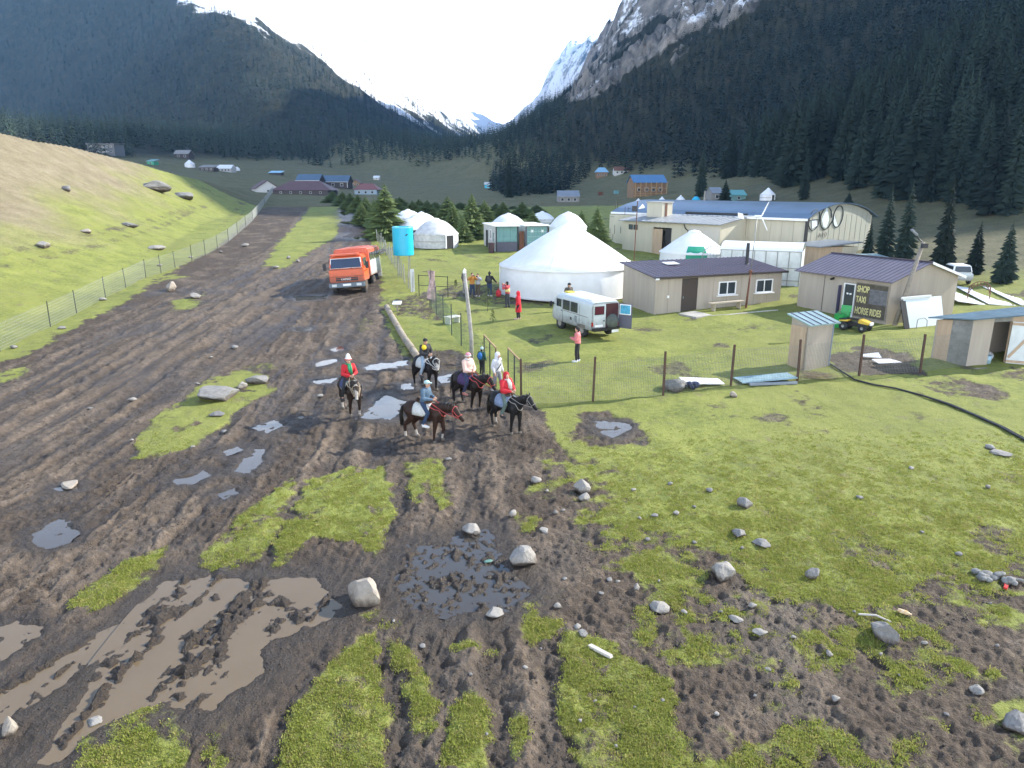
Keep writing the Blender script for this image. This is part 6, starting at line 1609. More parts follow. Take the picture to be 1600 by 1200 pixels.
    if hat == 'cap':
        mb = MB(); mb.ell(hd+lk @ V((-.008, 0, .055)), (.115, .10, .085), 16, 9); mb.ell(hd+lk @ V((.12, 0, .055)), (.075, .075, .012), 12, 6); mb.build('cap', hatm, t, smooth=True)
    elif hat == 'beanie':
        mb = MB(); mb.ell(hd+lk @ V((-.012, 0, .05)), (.118, .105, .105), 16, 9); mb.ell(hd+V((-.015, 0, .165)), (.035,)*3, 8, 6); mb.build('woollen_hat', hatm, t, smooth=True)
    elif hat == 'felt':
        o = MB().lathe([(.115, .02), (.145, .05), (.135, .085), (.11, .075), (.10, .12), (.082, .19), (.05, .26), (.015, .29), (.001, .295)], 18, c=tuple(hd)).build('felt_hat', hatm, t, smooth=True)
        MB().lathe([(.14, .04), (.15, .055), (.14, .088)], 18, c=tuple(hd)).build('brim_edge', cloth('red trim', (.45, .03, .03)), o, smooth=True)
    elif hat == 'fur':
        o = MB().ell(hd+V((-.01, 0, .06)), (.125, .115, .095), 16, 9).build('fur_hat', hatm, t, smooth=True)
        MB().ell(hd+V((-.01, 0, .03)), (.14, .13, .05), 16, 8).build('brim', cloth('pale fur', (.66, .60, .55)), o, smooth=True)
        MB().ell(nk+V((0, 0, .02)), (.14, .155, .065), 16, 8).build('collar', cloth('pale fur', (.66, .60, .55)), t, smooth=True)
    elif hat == 'hood':
        mb = MB(); n_ = 14; vs = []
        mb.ell(hd+V((-.03, 0, .015)), (.125, .115, .145), 16, 10); mb.ell(nk+V((-.03, 0, .03)), (.11, .12, .09), 14, 8)
        link('hood', remesh(mb, .02, 2, 'hood'), hatm, t, True)
        MB().ell(hd+lk @ V((.062, 0, -.01)), (.045, .066, .09), 12, 8).build('face', M_skin, t, smooth=True)
    if scarf is not None:
        mb = MB(); mb.ell(nk+V((.01, 0, .01)), (.105, .11, .055), 16, 8); mb.path([nk+V((.1, .05, 0)), nk+V((.17*p, .04, -.14)), nk+V((.185*p, .05, -.38))], [.035, .055, .045], 8); mb.path([nk+V((.1, -.03, 0)), nk+V((.165*p, -.03, -.12)), nk+V((.18*p, -.02, -.28))], [.035, .05, .04], 8)
        mb.build('scarf', scarf, t, smooth=True)
    if pose in ('phone', 'photo'):
        c = (ha[0]+ha[1])/2+V((.08, 0, .04)); MB().box(c, (.012, .15, .08), Matrix.Rotation(-.4 if pose == 'phone' else 0, 3, 'Y')).build('phone', M_black, t)
    if extra == 'backpack':
        MB().ell((-.2, 0, 1.2), (.11, .15, .21), 14, 9).build('backpack', cloth('dark pack', (.05, .05, .055)), t, smooth=True)
    if extra == 'blue backpack':
        MB().ell((-.2, 0, 1.2), (.12, .16, .23), 14, 9).build('backpack', cloth('blue pack', (.03, .16, .45)), t, smooth=True)
    if extra == 'strap':
        MB().path([(.12, .16, 1.38), (.19, .0, 1.18), (.13, -.19, .98)], .018, 5).build('bag_strap', M_black, t)
    if extra == 'vest':
        MB().ell(pel.lerp(che, .6)+V((-.01, 0, 0)), (.168, .19, .21), 14, 9).build('pack_panel', cloth('yellow white pack', (.66, .55, .22), .3), t, smooth=True)
    return t
J = cloth
M_blackc = J('black cloth', (.018, .018, .02)); M_jean = J('blue denim', (.022, .045, .095), .3)
def rider(hs, *a, z=.50, x=-.03, dr=0, **k):
    rz = hs.rotation_euler[2]; e_ = hs.matrix_basis @ Vector((x, 0, z))
    o = person(*a[:1], e_, rz+dr, *a[1:], group='riders on the horses', **k); return o
bpy.context.view_layer.update()
white = mat('white saddle cloth', (.55, .55, .52), .8, var=.3, scale=5)
h1 = horse('dark bay horse with a white face, left of the other horses', W(537, 637), W(561, 659), (.035, .018, .010), (.012, .008, .006), socks=(0, 2, 3), blaze=.055, neck=(1.05, 1.40), head=(1.36, 1.02), turn=-.25, swing=(.3, -.2, -.2, .2), blanket=J('grey green blanket', (.20, .24, .22), .4), pad=J('blue pad', (.04, .05, .14), .4), tack=mat('pale rein', (.35, .28, .2), .7))
h2 = horse('black horse with a grey-white face at the back by the log kerb', W(653, 600), W(681, 612), (.016, .014, .014), (.008, .007, .007), blaze=.05, neck=(1.08, 1.48), head=(1.38, 1.12), turn=-.35, swing=(.1, -.1, .1, -.2), blanket=white, tack=mat('white rein', (.5, .5, .48), .7))
h3 = horse('brown horse with white socks and red bridle, nearest the viewer', W(640, 681), W(693, 691), (.045, .020, .011), (.014, .008, .006), socks=(0, 2, 3), neck=(1.10, 1.30), head=(1.50, 1.00), turn=-.1, swing=(.38, -.15, .28, -.25), blanket=white, tack=mat('red tack', (.40, .05, .045), .6), scale=1.03)
h4 = horse('dark brown horse with red reins behind the nearest brown one', W(712, 627), W(752, 642), (.022, .014, .011), (.010, .008, .007), neck=(1.08, 1.42), head=(1.40, 1.10), turn=.1, swing=(.1, -.25, .2, -.15), blanket=J('dark purple blanket', (.06, .03, .10), .3), tack=bpy.data.materials['red tack'])
h5 = horse('black horse on the right with head held up and pale halter', W(773, 664), W(809, 679), (.014, .013, .013), (.008, .007, .007), socks=(2,), neck=(1.06, 1.48), head=(1.44, 1.24), turn=.05, swing=(.2, -.1, -.25, .1), blanket=J('striped blanket', (.22, .28, .40), .6), tack=mat('grey halter', (.22, .2, .18), .7))
bpy.context.view_layer.update()
rider(h1, 'rider in a red coat, green scarf and white felt hat', J('red coat', (.50, .018, .025)), M_blackc, pose='ride', hat='felt', hatm=J('white felt', (.72, .70, .64)), scarf=J('green scarf', (.02, .25, .10)), shoes=(.03, .03, .03), look=.2)
rider(h2, 'rider in a yellow and black jacket with a black cap', J('black jacket', (.022, .022, .026)), J('pale jeans', (.30, .38, .46)), pose='ride', hat='cap', hatm=M_blackc, shoes=(.05, .05, .05), look=-.2)
r3 = rider(h3, 'rider in a blue denim jacket with a white and teal cap', J('faded denim', (.085, .145, .21), .4), M_jean, pose='ride', hat='cap', hatm=J('teal white cap', (.45, .62, .62), .5), shoes=(.7, .7, .68), lean=.06)
rider(h4, 'rider in a pale pink coat with a pink fur-brimmed hat', J('pale pink coat', (.70, .48, .40)), J('navy trousers', (.03, .035, .08)), pose='ride_lap', hat='fur', hatm=J('pink hat', (.62, .25, .30)), shoes=(.5, .2, .15), puffy=1.12, look=-.5)
rider(h5, 'rider in a red puffy coat with red hood and pale scarf', J('red puffy coat', (.52, .02, .03)), J('grey green trousers', (.10, .14, .12)), pose='ride', hat='hood', hatm=J('red hood', (.42, .015, .02)), scarf=J('pale scarf', (.55, .52, .47), .3), shoes=(.03, .03, .03), puffy=1.12, look=-.3)
# yellow shoulders of the second rider
r2 = [o for o in COL.objects if o.get('label', '').startswith('rider in a yellow')][0]
MB().ell((.03, -.10, 1.33), (.155, .145, .13), 14, 8).build('yellow_panel', J('yellow panel', (.75, .55, .02)), r2, smooth=True)
PI_ = math.pi
def P_(px, py): p = W(px, py); p.z = surf(p.x, p.y)-.01; return p
person('person in a pink jacket and black trousers looking at a phone on the lawn', P_(902, 565), R(165), J('salmon pink jacket', (.66, .20, .20)), M_blackc, pose='phone', shoes=(.75, .75, .75), puffy=1.05)
person('person in a long red hooded coat standing alone on the lawn', P_(810, 499), R(170), J('bright red coat', (.60, .015, .03)), M_blackc, pose='stand', hat='hood', hatm=J('bright red coat', (.6, .015, .03)), longcoat=True, shoes=(.5, .35, .3), puffy=1.05)
person('person with a yellow pack panel holding up a phone beside the red bag', P_(793, 481), R(150), J('dull red jacket', (.40, .05, .06)), J('dark trousers', (.03, .035, .045)), pose='photo', shoes=(.04, .04, .04), extra='vest')
person('person in a black jacket with a backpack, arm held out', P_(765, 463), R(75), M_blackc, J('dark blue jeans', (.03, .05, .10)), pose='arm', shoes=(.6, .6, .6), extra='backpack', hat='beanie', hatm=M_blackc)
person('person in a pale grey jacket and brown trousers taking a photo', P_(747, 463), R(-100), J('pale grey jacket', (.42, .42, .45)), J('brown trousers', (.10, .08, .05)), pose='photo', shoes=(.55, .5, .5), h=1.6)
person('person in an orange-brown jacket taking a photo behind the pole', P_(738, 464), R(-70), J('orange brown jacket', (.45, .20, .04)), J('navy jeans', (.03, .045, .09)), pose='photo', shoes=(.05, .05, .05))
person('person with a white hat and dark coat left of the birch pole top', P_(726, 458), R(-30), J('dark olive coat', (.08, .07, .06)), J('grey trousers', (.22, .22, .21)), pose='stand', hat='beanie', hatm=J('white wool', (.75, .74, .72)), shoes=(.2, .2, .2))
person('person in a white hooded jacket with a dark strap walking behind the horses', P_(777, 612), R(-40), J('white jacket', (.68, .68, .70)), J('grey leggings', (.28, .28, .30)), pose='walk', hat='hood', hatm=J('white jacket', (.68, .68, .70)), extra='strap')
person('small person with a bright blue backpack at the green fence', P_(753, 584), R(60), J('dark green jacket', (.03, .09, .07)), M_blackc, pose='stand', hat='beanie', hatm=J('teal white cap', (.45, .62, .62), .5), extra='blue backpack', shoes=(.05, .05, .05), h=1.25)
person('person in a dark cap mostly hidden behind the minibus', P_(888, 487), R(-60), J('dark olive coat', (.08, .07, .06)), M_blackc, pose='stand', hat='cap', hatm=M_blackc, shoes=(.05, .05, .05), h=1.82)
o = MB(); o.ell((0, 0, .24), (.2, .17, .27)); o.path([(-.1, 0, .45), (0, 0, .62), (.1, 0, .45)], .02, 5); o = o.build('red_bag', J('red bag cloth', (.50, .03, .04)), smooth=True); o.location = P_(779, 464); tag(o, 'red bag standing on the ground among the people by the big tent', 'bag')
bpy.data.scenes.remove(TMP)
# ------------------------------------------------------------------ far houses, trees beyond the yurts
M_redroof = mat('red brown roof', (.105, .05, .05), .6, var=.2, scale=.6); M_redroof2 = mat('brick red roof', (.20, .07, .06), .6, var=.2, scale=.8)
M_bluer = mat('dull blue roof', (.06, .11, .17), .5, var=.2, scale=.6); M_blueb = mat('bright blue roof', (.05, .16, .32), .5, var=.15, scale=.6)
M_timber = mat('brown timber wall', (.26, .16, .09), .8, var=.35, scale=1.5, stretch=(4, 4, .5)); M_darkw = mat('dark far wall', (.06, .05, .05), .8)
M_palew = mat('pale far wall', (.50, .50, .48), .7); M_greyw = mat('grey hut wall', (.25, .24, .23), .8, var=.2, scale=2)
def house(label, xl, xr, base, top, wallm, roofm, eave=.55, depth=6, yaw=0, roof='gable', win=0, name='house', cat='house', floors=1, trim=None, hide=False):
    """image columns xl..xr, image rows of base and ridge; the front faces the camera"""
    p = W((xl+xr)/2, base); dep = pix(p)[2]; Wm = (xr-xl)/F*dep; Hm = (base-top)/F*dep*1.02; hw_ = Hm*eave
    t = thing(name, label, cat, p-Vector((0, 0, .1)), yaw)
    MB().box((0, depth/2, hw_/2-.4), (Wm*.94, depth, hw_+.8)).build('wall', wallm, t)
    ov = .35
    if roof == 'gable':      # ridge along x
        for s_ in (0, 1):
            y0, y1 = (-ov, depth/2) if s_ == 0 else (depth+ov, depth/2)
            q = [(-Wm/2, y0, hw_-.15), (Wm/2, y0, hw_-.15), (Wm/2, y1, Hm), (-Wm/2, y1, Hm)]
            if s_: q = [q[1], q[0], q[3], q[2]]
            MB().hexa(q+[(a, b, c+.15) for a, b, c in q]).build('roof', roofm, t)
        for x in (-Wm*.47, Wm*.47-.12): MB().prism([(x, 0, hw_), (x, depth, hw_), (x, depth/2, Hm)], (.12, 0, 0)).build('gable', wallm, t)
    elif roof == 'front':    # gable towards the viewer
        for s_ in (-1, 1):
            q = [(s_*(Wm/2+ov*.6), -ov, hw_-.15), (0, -ov, Hm), (0, depth+ov, Hm), (s_*(Wm/2+ov*.6), depth+ov, hw_-.15)]
            if s_ > 0: q = q[::-1]
            MB().hexa(q+[(a, b, c+.15) for a, b, c in q]).build('roof', roofm, t)
        MB().prism([(-Wm*.47, .02, hw_), (Wm*.47, .02, hw_), (0, .02, Hm)], (0, .12, 0)).build('gable', wallm, t)
    elif roof == 'hip':
        r = min(Wm*.25, depth*.5)
        MB().add([(-Wm/2-ov, -ov, hw_), (Wm/2+ov, -ov, hw_), (Wm/2+ov, depth+ov, hw_), (-Wm/2-ov, depth+ov, hw_), (-Wm/2+r, depth/2, Hm), (Wm/2-r, depth/2, Hm)], [(3, 2, 1, 0), (0, 1, 5, 4), (1, 2, 5), (2, 3, 4, 5), (3, 0, 4)]).build('roof', roofm, t)
    elif roof == 'flat':
        MB().hexa([(-Wm/2-.2, -ov, hw_), (Wm/2+.2, -ov, hw_), (Wm/2+.2, depth+ov, Hm), (-Wm/2-.2, depth+ov, Hm), (-Wm/2-.2, -ov, hw_+.15), (Wm/2+.2, -ov, hw_+.15), (Wm/2+.2, depth+ov, Hm+.15), (-Wm/2-.2, depth+ov, Hm+.15)]).build('roof', roofm, t)
    if trim:
        for x in (-Wm*.46, Wm*.46): MB().box((x, -.06, hw_/2), (.25, .12, hw_)).build('corner_post', trim, t)
        MB().box((0, -ov-.05, hw_-.1), (Wm, .1, .22)).build('eave_board', trim, t)
    for fl in range(floors):
        for k in range(win):
            x = -Wm*.42+Wm*.84*(k+.5)/win; z = hw_*(fl+.5)/floors; s_ = min(Wm/win*.42, hw_/floors*.5)
            f = MB().box((x, -.03, z), (s_, .1, s_)).build('window', M_palew, t); MB().box((x, -.06, z), (s_*.8, .06, s_*.8)).build('pane', M_glass, f)
    return t, Wm, hw_, Hm
house('long house with a broad red-brown hipped roof at the head of the road', 424, 516, 304, 283, M_darkw, M_redroof, .32, 12, roof='hip', win=5)
house('house with white gable trim at the left end of the red-brown roof', 400, 438, 301, 283, M_palew, M_redroof, .35, 8, yaw=.5, roof='front', win=1)
house('dark house with dull blue roof and white corner posts, left of the pair', 462, 500, 291, 273, M_darkw, M_bluer, .5, 9, roof='gable', win=3, trim=M_palew)
house('dark house with dull blue roof and white gable, right of the pair', 496, 545, 293, 275, M_darkw, M_bluer, .5, 9, roof='gable', win=3, trim=M_palew)
house('small brick-red roofed house with pale blue wall above the young trees', 553, 590, 304, 287, mat('pale blue wall', (.28, .36, .42), .7), M_redroof2, .45, 8, roof='hip', win=3)
house('tiny brown hut with a red roof between the blue and red roofs', 548, 563, 290, 281, M_timber, M_redroof, .5, 5, roof='front', win=2)
house('low hut with a bright pale blue roof below the dark wood', 420, 439, 273, 267, M_darkw, mat('pale blue roof', (.25, .50, .66), .5), .5, 5, roof='flat')
house('dark open-fronted shed in the row of far white tents', 311, 335, 267, 258, M_darkw, M_greyw, .6, 5, roof='flat', win=3)
house('long white marquee in the far row left of the road', 338, 362, 268, 258, M_palew, M_canvas, .5, 6, roof='gable', win=4, name='marquee', cat='tent')
house('long low two-storey frame building below the wood on the far left', 137, 181, 240, 224, mat('far grey frame', (.14, .15, .16), .8), M_greyw, .9, 8, roof='flat', win=6, floors=2, trim=M_greyw)
house('small dark cabin below the wood left of the far tents', 272, 296, 247, 235, M_darkw, M_greyw, .55, 6, roof='gable', win=2)
house('tiny bright green hut on the far left meadow', 230, 241, 257, 249, mat('bright green wall', (.05, .33, .18), .6), M_teal, .6, 4, roof='flat', win=1)
house('tiny white hut on the far meadow right of the village', 583, 593, 281, 275, M_palew, M_canvas, .6, 4, roof='gable', win=1)
house('tiny turquoise and white hut on the meadow tongue', 757, 768, 294, 285, M_turq, M_palew, .6, 4, roof='flat', win=1)
# right-hand slope
t, Wm, hw_, Hm = house('brown timber house on posts with a blue roof on the right slope', 988, 1042, 306, 275, M_timber, M_blueb, .66, 7, yaw=.08, roof='gable', win=4)
for k in range(7): MB().tube((-Wm*.46+Wm*.92*k/6, -1.2, -2), (-Wm*.46+Wm*.92*k/6, -1.2, hw_), .12, .12, 6).build('veranda_post', M_woodl, t)
for z in (.6, hw_*.55): MB().box((0, -1.2, z), (Wm*.94, .1, .14)).build('veranda_rail', M_woodl, t)
MB().box((0, -.6, .1), (Wm*.94, 1.3, .2)).build('veranda_floor', M_woodl, t)
g_, Wm, hw_, Hm = house('small pavilion with a pale blue pyramid roof at the wood edge', 931, 950, 277, 262, M_timber, mat('pavilion roof', (.20, .38, .52), .5), .52, 4, roof='hip', win=3)
house('little cream and rust house by the trees right of the pavilion', 959, 984, 272, 261, M_palew, M_rust, .55, 5, roof='gable', win=3)
house('low grey hut with a lean-to on the right meadow before the wood', 871, 906, 316, 299, M_greyw, M_rgrey, .55, 6, roof='gable', win=3)
house('grey shed under a spruce on the right slope', 1111, 1129, 312, 294, M_greyw, M_rgrey, .6, 4, roof='gable', win=1)
house('dark turquoise shed right of the twin spruce', 1142, 1166, 313, 298, M_teal, mat('teal roof', (.08, .28, .27), .5), .6, 4, roof='gable', win=1)
p = W(1087, 319); r = 7/F*pix(p)[2]; o = MB().lathe([(r, -.2), (r*1.05, r*.6), (r*.8, r*1.25), (r*.4, r*1.6), (.001, r*1.7)], 14).build('dome_tent', mat('bright turquoise tent', (.02, .35, .55), .6), smooth=True); o.location = p; tag(o, 'bright turquoise dome tent on the slope behind the hall', 'tent')
p = W(1100, 323); o = MB().tube((0, 0, -.5), (0, 0, 24/F*pix(p)[2]), .18, .15, 8).build('white_post', M_woodp); o.location = p; tag(o, 'thin white post on the slope behind the hall roof', 'post')
for px, py, lab, m_ in ((963, 303, 'tiny teal crate on the right slope below the timber house', M_teal), (938, 305, 'tiny rust-red heap on the right slope', M_rust)):
    p = W(px, py); s_ = 7/F*pix(p)[2]; o = MB().box((0, 0, s_*.35), (s_, s_*.8, s_*.8), Matrix.Rotation(.3, 3, 'Z')).build('crate' if m_ is M_teal else 'scrap_heap', m_, bevel=.1); o.location = p; tag(o, lab, 'crate' if m_ is M_teal else 'heap')
# ---- young conifers round the yurts
def conifer_root(i, label):
    root = thing('young_conifer', label, 'conifer', (0, 0, -500), 0, 'young conifers around the yurts')
    me = crown_mesh('crown', 1.0, 30, 18, 300+i, m=M_grn, spread=.30+.03*i, twigs=2, z0=.03); c = bpy.data.objects.new('crown', me); COL.objects.link(c); c.parent = root
    MB().tube((0, 0, -.05), (0, 0, .5), .02, .01, 6).build('trunk', M_bark, root); return root
YC = [conifer_root(i, 'tmp') for i in range(3)]; used = set()
con = [(604, 84, 60, 290, 'tall bushy green conifer left of the yurt cluster, biggest of the young trees'),
 (738, 84, 46, 305, 'tall green conifer between the yurts and the container cabins'), (724, 80, 30, 340, 'small round conifer in front of the tall one left of the cabins'),
 (700, 104, 42, 308, 'bushy conifer behind the grey-white yurt on its right'), (757, 100, 36, 314, 'conifer peeking just left of the cabin roof'),
 (816, 112, 36, 316, 'conifer behind the second container'), (775, 120, 34, 318, 'conifer rising behind the yurt over the cabins'), (866, 92, 24, 342, 'little conifer between the two right-hand yurt domes'),
 (932, 72, 44, 326, 'dense conifer at the left end of the arched hall'), (838, 125, 30, 320, 'conifer further back above the teal container'),
 (655, 128, 38, 312, 'conifer above the back yurts on the left'), (680, 135, 36, 316, 'conifer in the back row above the grey-white yurt'), (586, 98, 30, 312, 'conifer just behind the biggest young tree at the road'),
 (572, 112, 34, 308, 'conifer second along the road behind the biggest young tree'), (560, 126, 34, 305, 'conifer third along the road towards the village'), (548, 140, 30, 302, 'conifer fourth along the road towards the village'),
 (536, 155, 30, 300, 'conifer fifth along the road nearest the red-brown roof'), (520, 172, 32, 299, 'last small conifer before the village roofs'), (600, 150, 34, 306, 'conifer in the far row below the brick-red roof'),
 (625, 140, 36, 308, 'conifer in the far row above the tall bushy one'), (802, 140, 26, 322, 'small far conifer right of the yurt over the cabins'), (848, 106, 22, 338, 'little conifer in front of the bright dome'), (720, 140, 34, 316, 'conifer far behind the tall one by the cabins'), (745, 150, 30, 320, 'farthest low conifer behind the cabins'),
 (645, 116, 34, 314, 'conifer filling the gap behind the back left yurt dome'), (668, 118, 36, 313, 'conifer between the back yurts and the round conifer row'), (708, 92, 30, 318, 'conifer directly right of the grey-white yurt'), (786, 110, 32, 316, 'conifer behind the left side of the yurt over the cabins'),
 (832, 96, 26, 330, 'conifer standing right behind the teal container'), (908, 88, 30, 330, 'conifer right of the yurt dome over the big tent'), (620, 118, 36, 310, 'conifer close right behind the tall bushy one'), (566, 100, 30, 318, 'low conifer at the roadside in front of the row')]
for n, (px, y, wpx, toppy, lab) in enumerate(con):
    k = n % 3; p = PT(px, y); h = zat(toppy, y)-p.z; wd = 1.45*wpx/F*pix(p)[2]/(2*(.30+.03*k)); h *= 1.04
    o = YC[k] if k not in used else dup(YC[k]); used.add(k); o['label'] = lab; o.location = p; o.scale = (wd, wd, h); o.rotation_euler = (0, 0, n*1.7)
# ---- single spruces on the brown slope
sp_ = [(1379, 416, 44, 292, 'dark spruce close behind the shop roof, left of the twin'), (1408, 424, 50, 284, 'broad dark spruce behind the shop roof, right of the twin'), (1467, 437, 50, 278, 'tall dark spruce standing alone above the shop gable'),
 (1521, 428, 38, 345, 'short dark spruce between the two right-hand ones'), (1567, 442, 46, 345, 'short wide spruce nearest the right edge of the slope'), (1255, 312, 24, 232, 'slim spruce standing alone on the slope above the hall emblem'),
 (1095, 308, 26, 228, 'slim tall spruce left of the sheds on the slope'), (1132, 319, 28, 280, 'small spruce in front of the turquoise shed'), (1355, 405, 26, 345, 'narrow spruce at the right corner of the hall'), (1325, 322, 22, 300, 'low bush-like spruce on the slope right of the hall')]
for n, (px, by, wpx, ty, lab) in enumerate(sp_):
    p = W(px, by); h = zat(ty, p.y)-p.z; k = n % 5; wd = wpx/F*pix(p)[2]/(2*(.17+.02*k))
    o = dup(SPRUCE[k], label=lab, group='single spruces on the brown slope'); o.location = p; o.scale = (wd, wd, h); o.rotation_euler = (0, 0, n*2.1)
# ------------------------------------------------------------------ stones, litter, hose, turf
M_st = [mat('pale stone', (.30, .28, .25), .85, var=.3, scale=7, bump=.5, bscale=30), mat('grey stone', (.22, .212, .20), .85, var=.35, scale=6, bump=.5, bscale=25), mat('cream boulder', (.36, .31, .25), .85, var=.3, scale=5, bump=.5, bscale=22)]
for m_ in M_st:   # mud splashed on the lower half of the stones
    q = ND(m_); src = q.b.inputs['Base Color'].links[0].from_socket; tcn = q.n('ShaderNodeTexCoord'); sx_ = q.n('ShaderNodeSeparateXYZ'); q.l(tcn.outputs['Generated'], sx_.inputs[0])
    f_ = q.mapr(q.math('ADD', sx_.outputs[2], q.math('MULTIPLY', q.noise(3.5, 5), .6)), .95, .55); q.l(q.mix(f_, src, (.075, .056, .042)), q.b.inputs['Base Color'])
def stone_mesh(seed, sub=3, flat=.7):
    rg = random.Random(seed); bm = bmesh.new(); bmesh.ops.create_icosphere(bm, subdivisions=sub, radius=1)
    planes = [(Vector((rg.uniform(-1, 1), rg.uniform(-1, 1), rg.uniform(-.6, 1))).normalized(), rg.uniform(.5, .8)) for _ in range(12)]
    from mathutils import noise as nz
    o_ = Vector((seed*3.1, seed*1.7, 0))
    for v in bm.verts:
        c = v.co.copy()
        for n_, d in planes:
            e_ = c.dot(n_)-d
            if e_ > 0: c -= n_*e_*.92
        c += v.co*(.12*nz.noise(v.co*1.6+o_)+.05*nz.noise(v.co*5+o_)); c.z *= flat; v.co = c
    me = bpy.data.meshes.new('stone'); bm.to_mesh(me); bm.free()
    me.polygons.foreach_set('use_smooth', [sub < 3]*len(me.polygons)); return me
def stone(px, py, w_, h_, label, m=0, seed=1, sink=.25, rz=None, name='stone', flat=None, cat='stone', group='stones on the ground', mesh=None):
    p = W(px, py); dep = pix(p)[2]; wd = w_/F*dep; ht = h_/F*dep*(.80 if w_ > 30 else .9)
    me = mesh or stone_mesh(seed, 3 if w_ > 16 else 2)
    if not me.materials: me.materials.append(M_st[m])
    o = bpy.data.objects.new(name, me); COL.objects.link(o)
    z0 = min(v.co.z for v in me.vertices); z1 = max(v.co.z for v in me.vertices); xr_ = max(v.co.x for v in me.vertices)-min(v.co.x for v in me.vertices)
    sz = ht/((z1-z0)*(1-sink)); sx = wd/xr_*1.05
    o.scale = (sx, sx*random.Random(seed).uniform(.7, .95), sz); o.location = (p.x, p.y+wd*.3, surf(p.x, p.y+wd*.3)-z0*sz-(z1-z0)*sz*sink); o.rotation_euler = (0, 0, rz if rz is not None else seed*.9)
    return tag(o, label, cat, group)
big_ = [(567, 948, 68, 52, 'largest pale boulder, between the brown flooded ruts and the grey pool', 2), (820, 886, 44, 32, 'pale boulder on a tuft at the right edge of the grey pool', 0), (1134, 906, 40, 34, 'tall grey-white boulder with a dark shadow on the right-hand grass', 0),
 (1385, 1005, 44, 38, 'pitted grey boulder lower right with a stick lying by it', 1), (910, 770, 26, 24, 'upright pale stone, upper of the touching pair', 0), (915, 782, 20, 13, 'low pale stone, lower of the touching pair', 0), (1166, 795, 22, 16, 'grey stone beside a brown bare spot on the meadow', 1),
 (735, 832, 30, 16, 'white pointed stone at the head of the grey pool', 0), (334, 629, 62, 24, 'wide flat grey boulder on the grass island in the road', 1), (377, 607, 20, 10, 'small light stone right of the wide flat boulder', 0), (398, 601, 32, 15, 'grey stone at the right end of the row on the grass island', 1),
 (337, 652, 24, 8, 'low stone half buried below the wide flat boulder', 1), (1032, 957, 32, 15, 'smooth oval white stone on bare soil', 0), (1155, 840, 26, 13, 'flat grey stone above the tall grey-white boulder', 1), (1272, 908, 20, 20, 'broken grey stone right of the tall grey-white boulder', 1),
 (1597, 1145, 50, 34, 'grey boulder cut by the lower right edge', 1), (12, 1156, 28, 28, 'round pale stone in the lower left corner', 2), (838, 755, 16, 10, 'small white stone between mud and meadow above the pool', 0), (1056, 611, 36, 22, 'rounded grey stone at the foot of a fence post', 1),
 (774, 972, 30, 9, 'flat white stone lying at the lower edge of the grey pool', 0), (264, 455, 20, 17, 'upright block stone on the dark mud left of the road', 2), (303, 467, 22, 9, 'flat stone with light top right of the block stone', 0), (236, 296, 44, 18, 'big dark boulder at the foot of the tan slope', 1),
 (286, 310, 32, 12, 'long grey boulder on the left meadow', 1), (62, 387, 30, 10, 'flat pale stone on the far left meadow', 0), (198, 354, 28, 8, 'low grey outcrop on the left meadow', 1), (240, 390, 26, 7, 'low pale slab on the left meadow near the fence', 0), (133, 364, 16, 7, 'brownish stone at the left of the low outcrop', 2), (102, 298, 14, 9, 'small dark stone on the tan slope', 1),
 (382, 386, 12, 6, 'pale stone on the mud near the netting fence', 0), (145, 1139, 26, 10, 'chalky broken stone at the end of the flooded rut', 0), (1153, 974, 22, 9, 'flat white stone on trodden soil left of two others', 0), (1190, 994, 22, 9, 'flat angular stone on trodden soil right of another', 0),
 (800, 808, 15, 11, 'white stone at the upper right corner of the grey pool', 0), (851, 836, 20, 6, 'sliver of pale stone on dark mud right of the pool', 0), (1193, 857, 28, 9, 'flat grey slab on grass above the broken stone', 1), (1176, 952, 14, 9, 'small white stone near the tuft on trodden soil', 0),
 (902, 985, 15, 7, 'first of three pale stones in a line along the turf edge', 0), (911, 997, 17, 8, 'second of three pale stones in a line along the turf edge', 0), (871, 953, 13, 8, 'pale stone on the upper tip of the turf tongue', 0), (995, 923, 11, 13, 'narrow upright pale stone on dark soil', 0), (1296, 1026, 12, 10, 'pale stone on a small dark hollow of the soil slope', 0),
 (1528, 1083, 20, 12, 'smooth pale stone near the lower right edge', 0), (1306, 1097, 13, 8, 'tiny white stone on bare soil at the lower right', 0), (105, 762, 30, 6, 'flat pale slab lying on the road mud', 2), (1568, 713, 30, 6, 'flat pale slab on the meadow at the right', 0), (1549, 702, 14, 6, 'little pale stone beside the flat slab at the right', 0), (1147, 621, 14, 9, 'rusty-brown stone below the fence', 2), (205, 630, 14, 6, 'small flat stone on the road left of the grass island', 0)]
for n, (px, py, w_, h_, lab, m_) in enumerate(big_): stone(px, py, w_, h_, lab, m_, 10+n, name='boulder' if w_ > 34 else 'stone', cat='boulder' if w_ > 34 else 'stone')
SM = [stone_mesh(500+i, 2) for i in range(6)]
for i, me in enumerate(SM): me.materials.append(M_st[i % 2])
rg = random.Random(21); sm_pts = [(1000, 812), (1024, 809), (1057, 807), (1085, 795), (966, 913), (953, 911), (1030, 910), (1110, 770), (990, 768), (1085, 850), (1160, 860), (1012, 845), (880, 800), (868, 806), (1240, 1000), (1335, 960), (1405, 1060), (1200, 1050), (1445, 1010), (1500, 870), (1545, 765), (1345, 780), (1425, 735), (760, 1150), (820, 1045), (735, 1060), (500, 620), (470, 655), (205, 690), (140, 640), (330, 560), (365, 545), (430, 420), (450, 405), (465, 410), (345, 395), (160, 470), (95, 515), (300, 700), (700, 720), (855, 770), (940, 930), (1070, 960), (1180, 1090), (1120, 1120), (1480, 1120), (1560, 1010), (660, 1010), (615, 975), (845, 1010)]
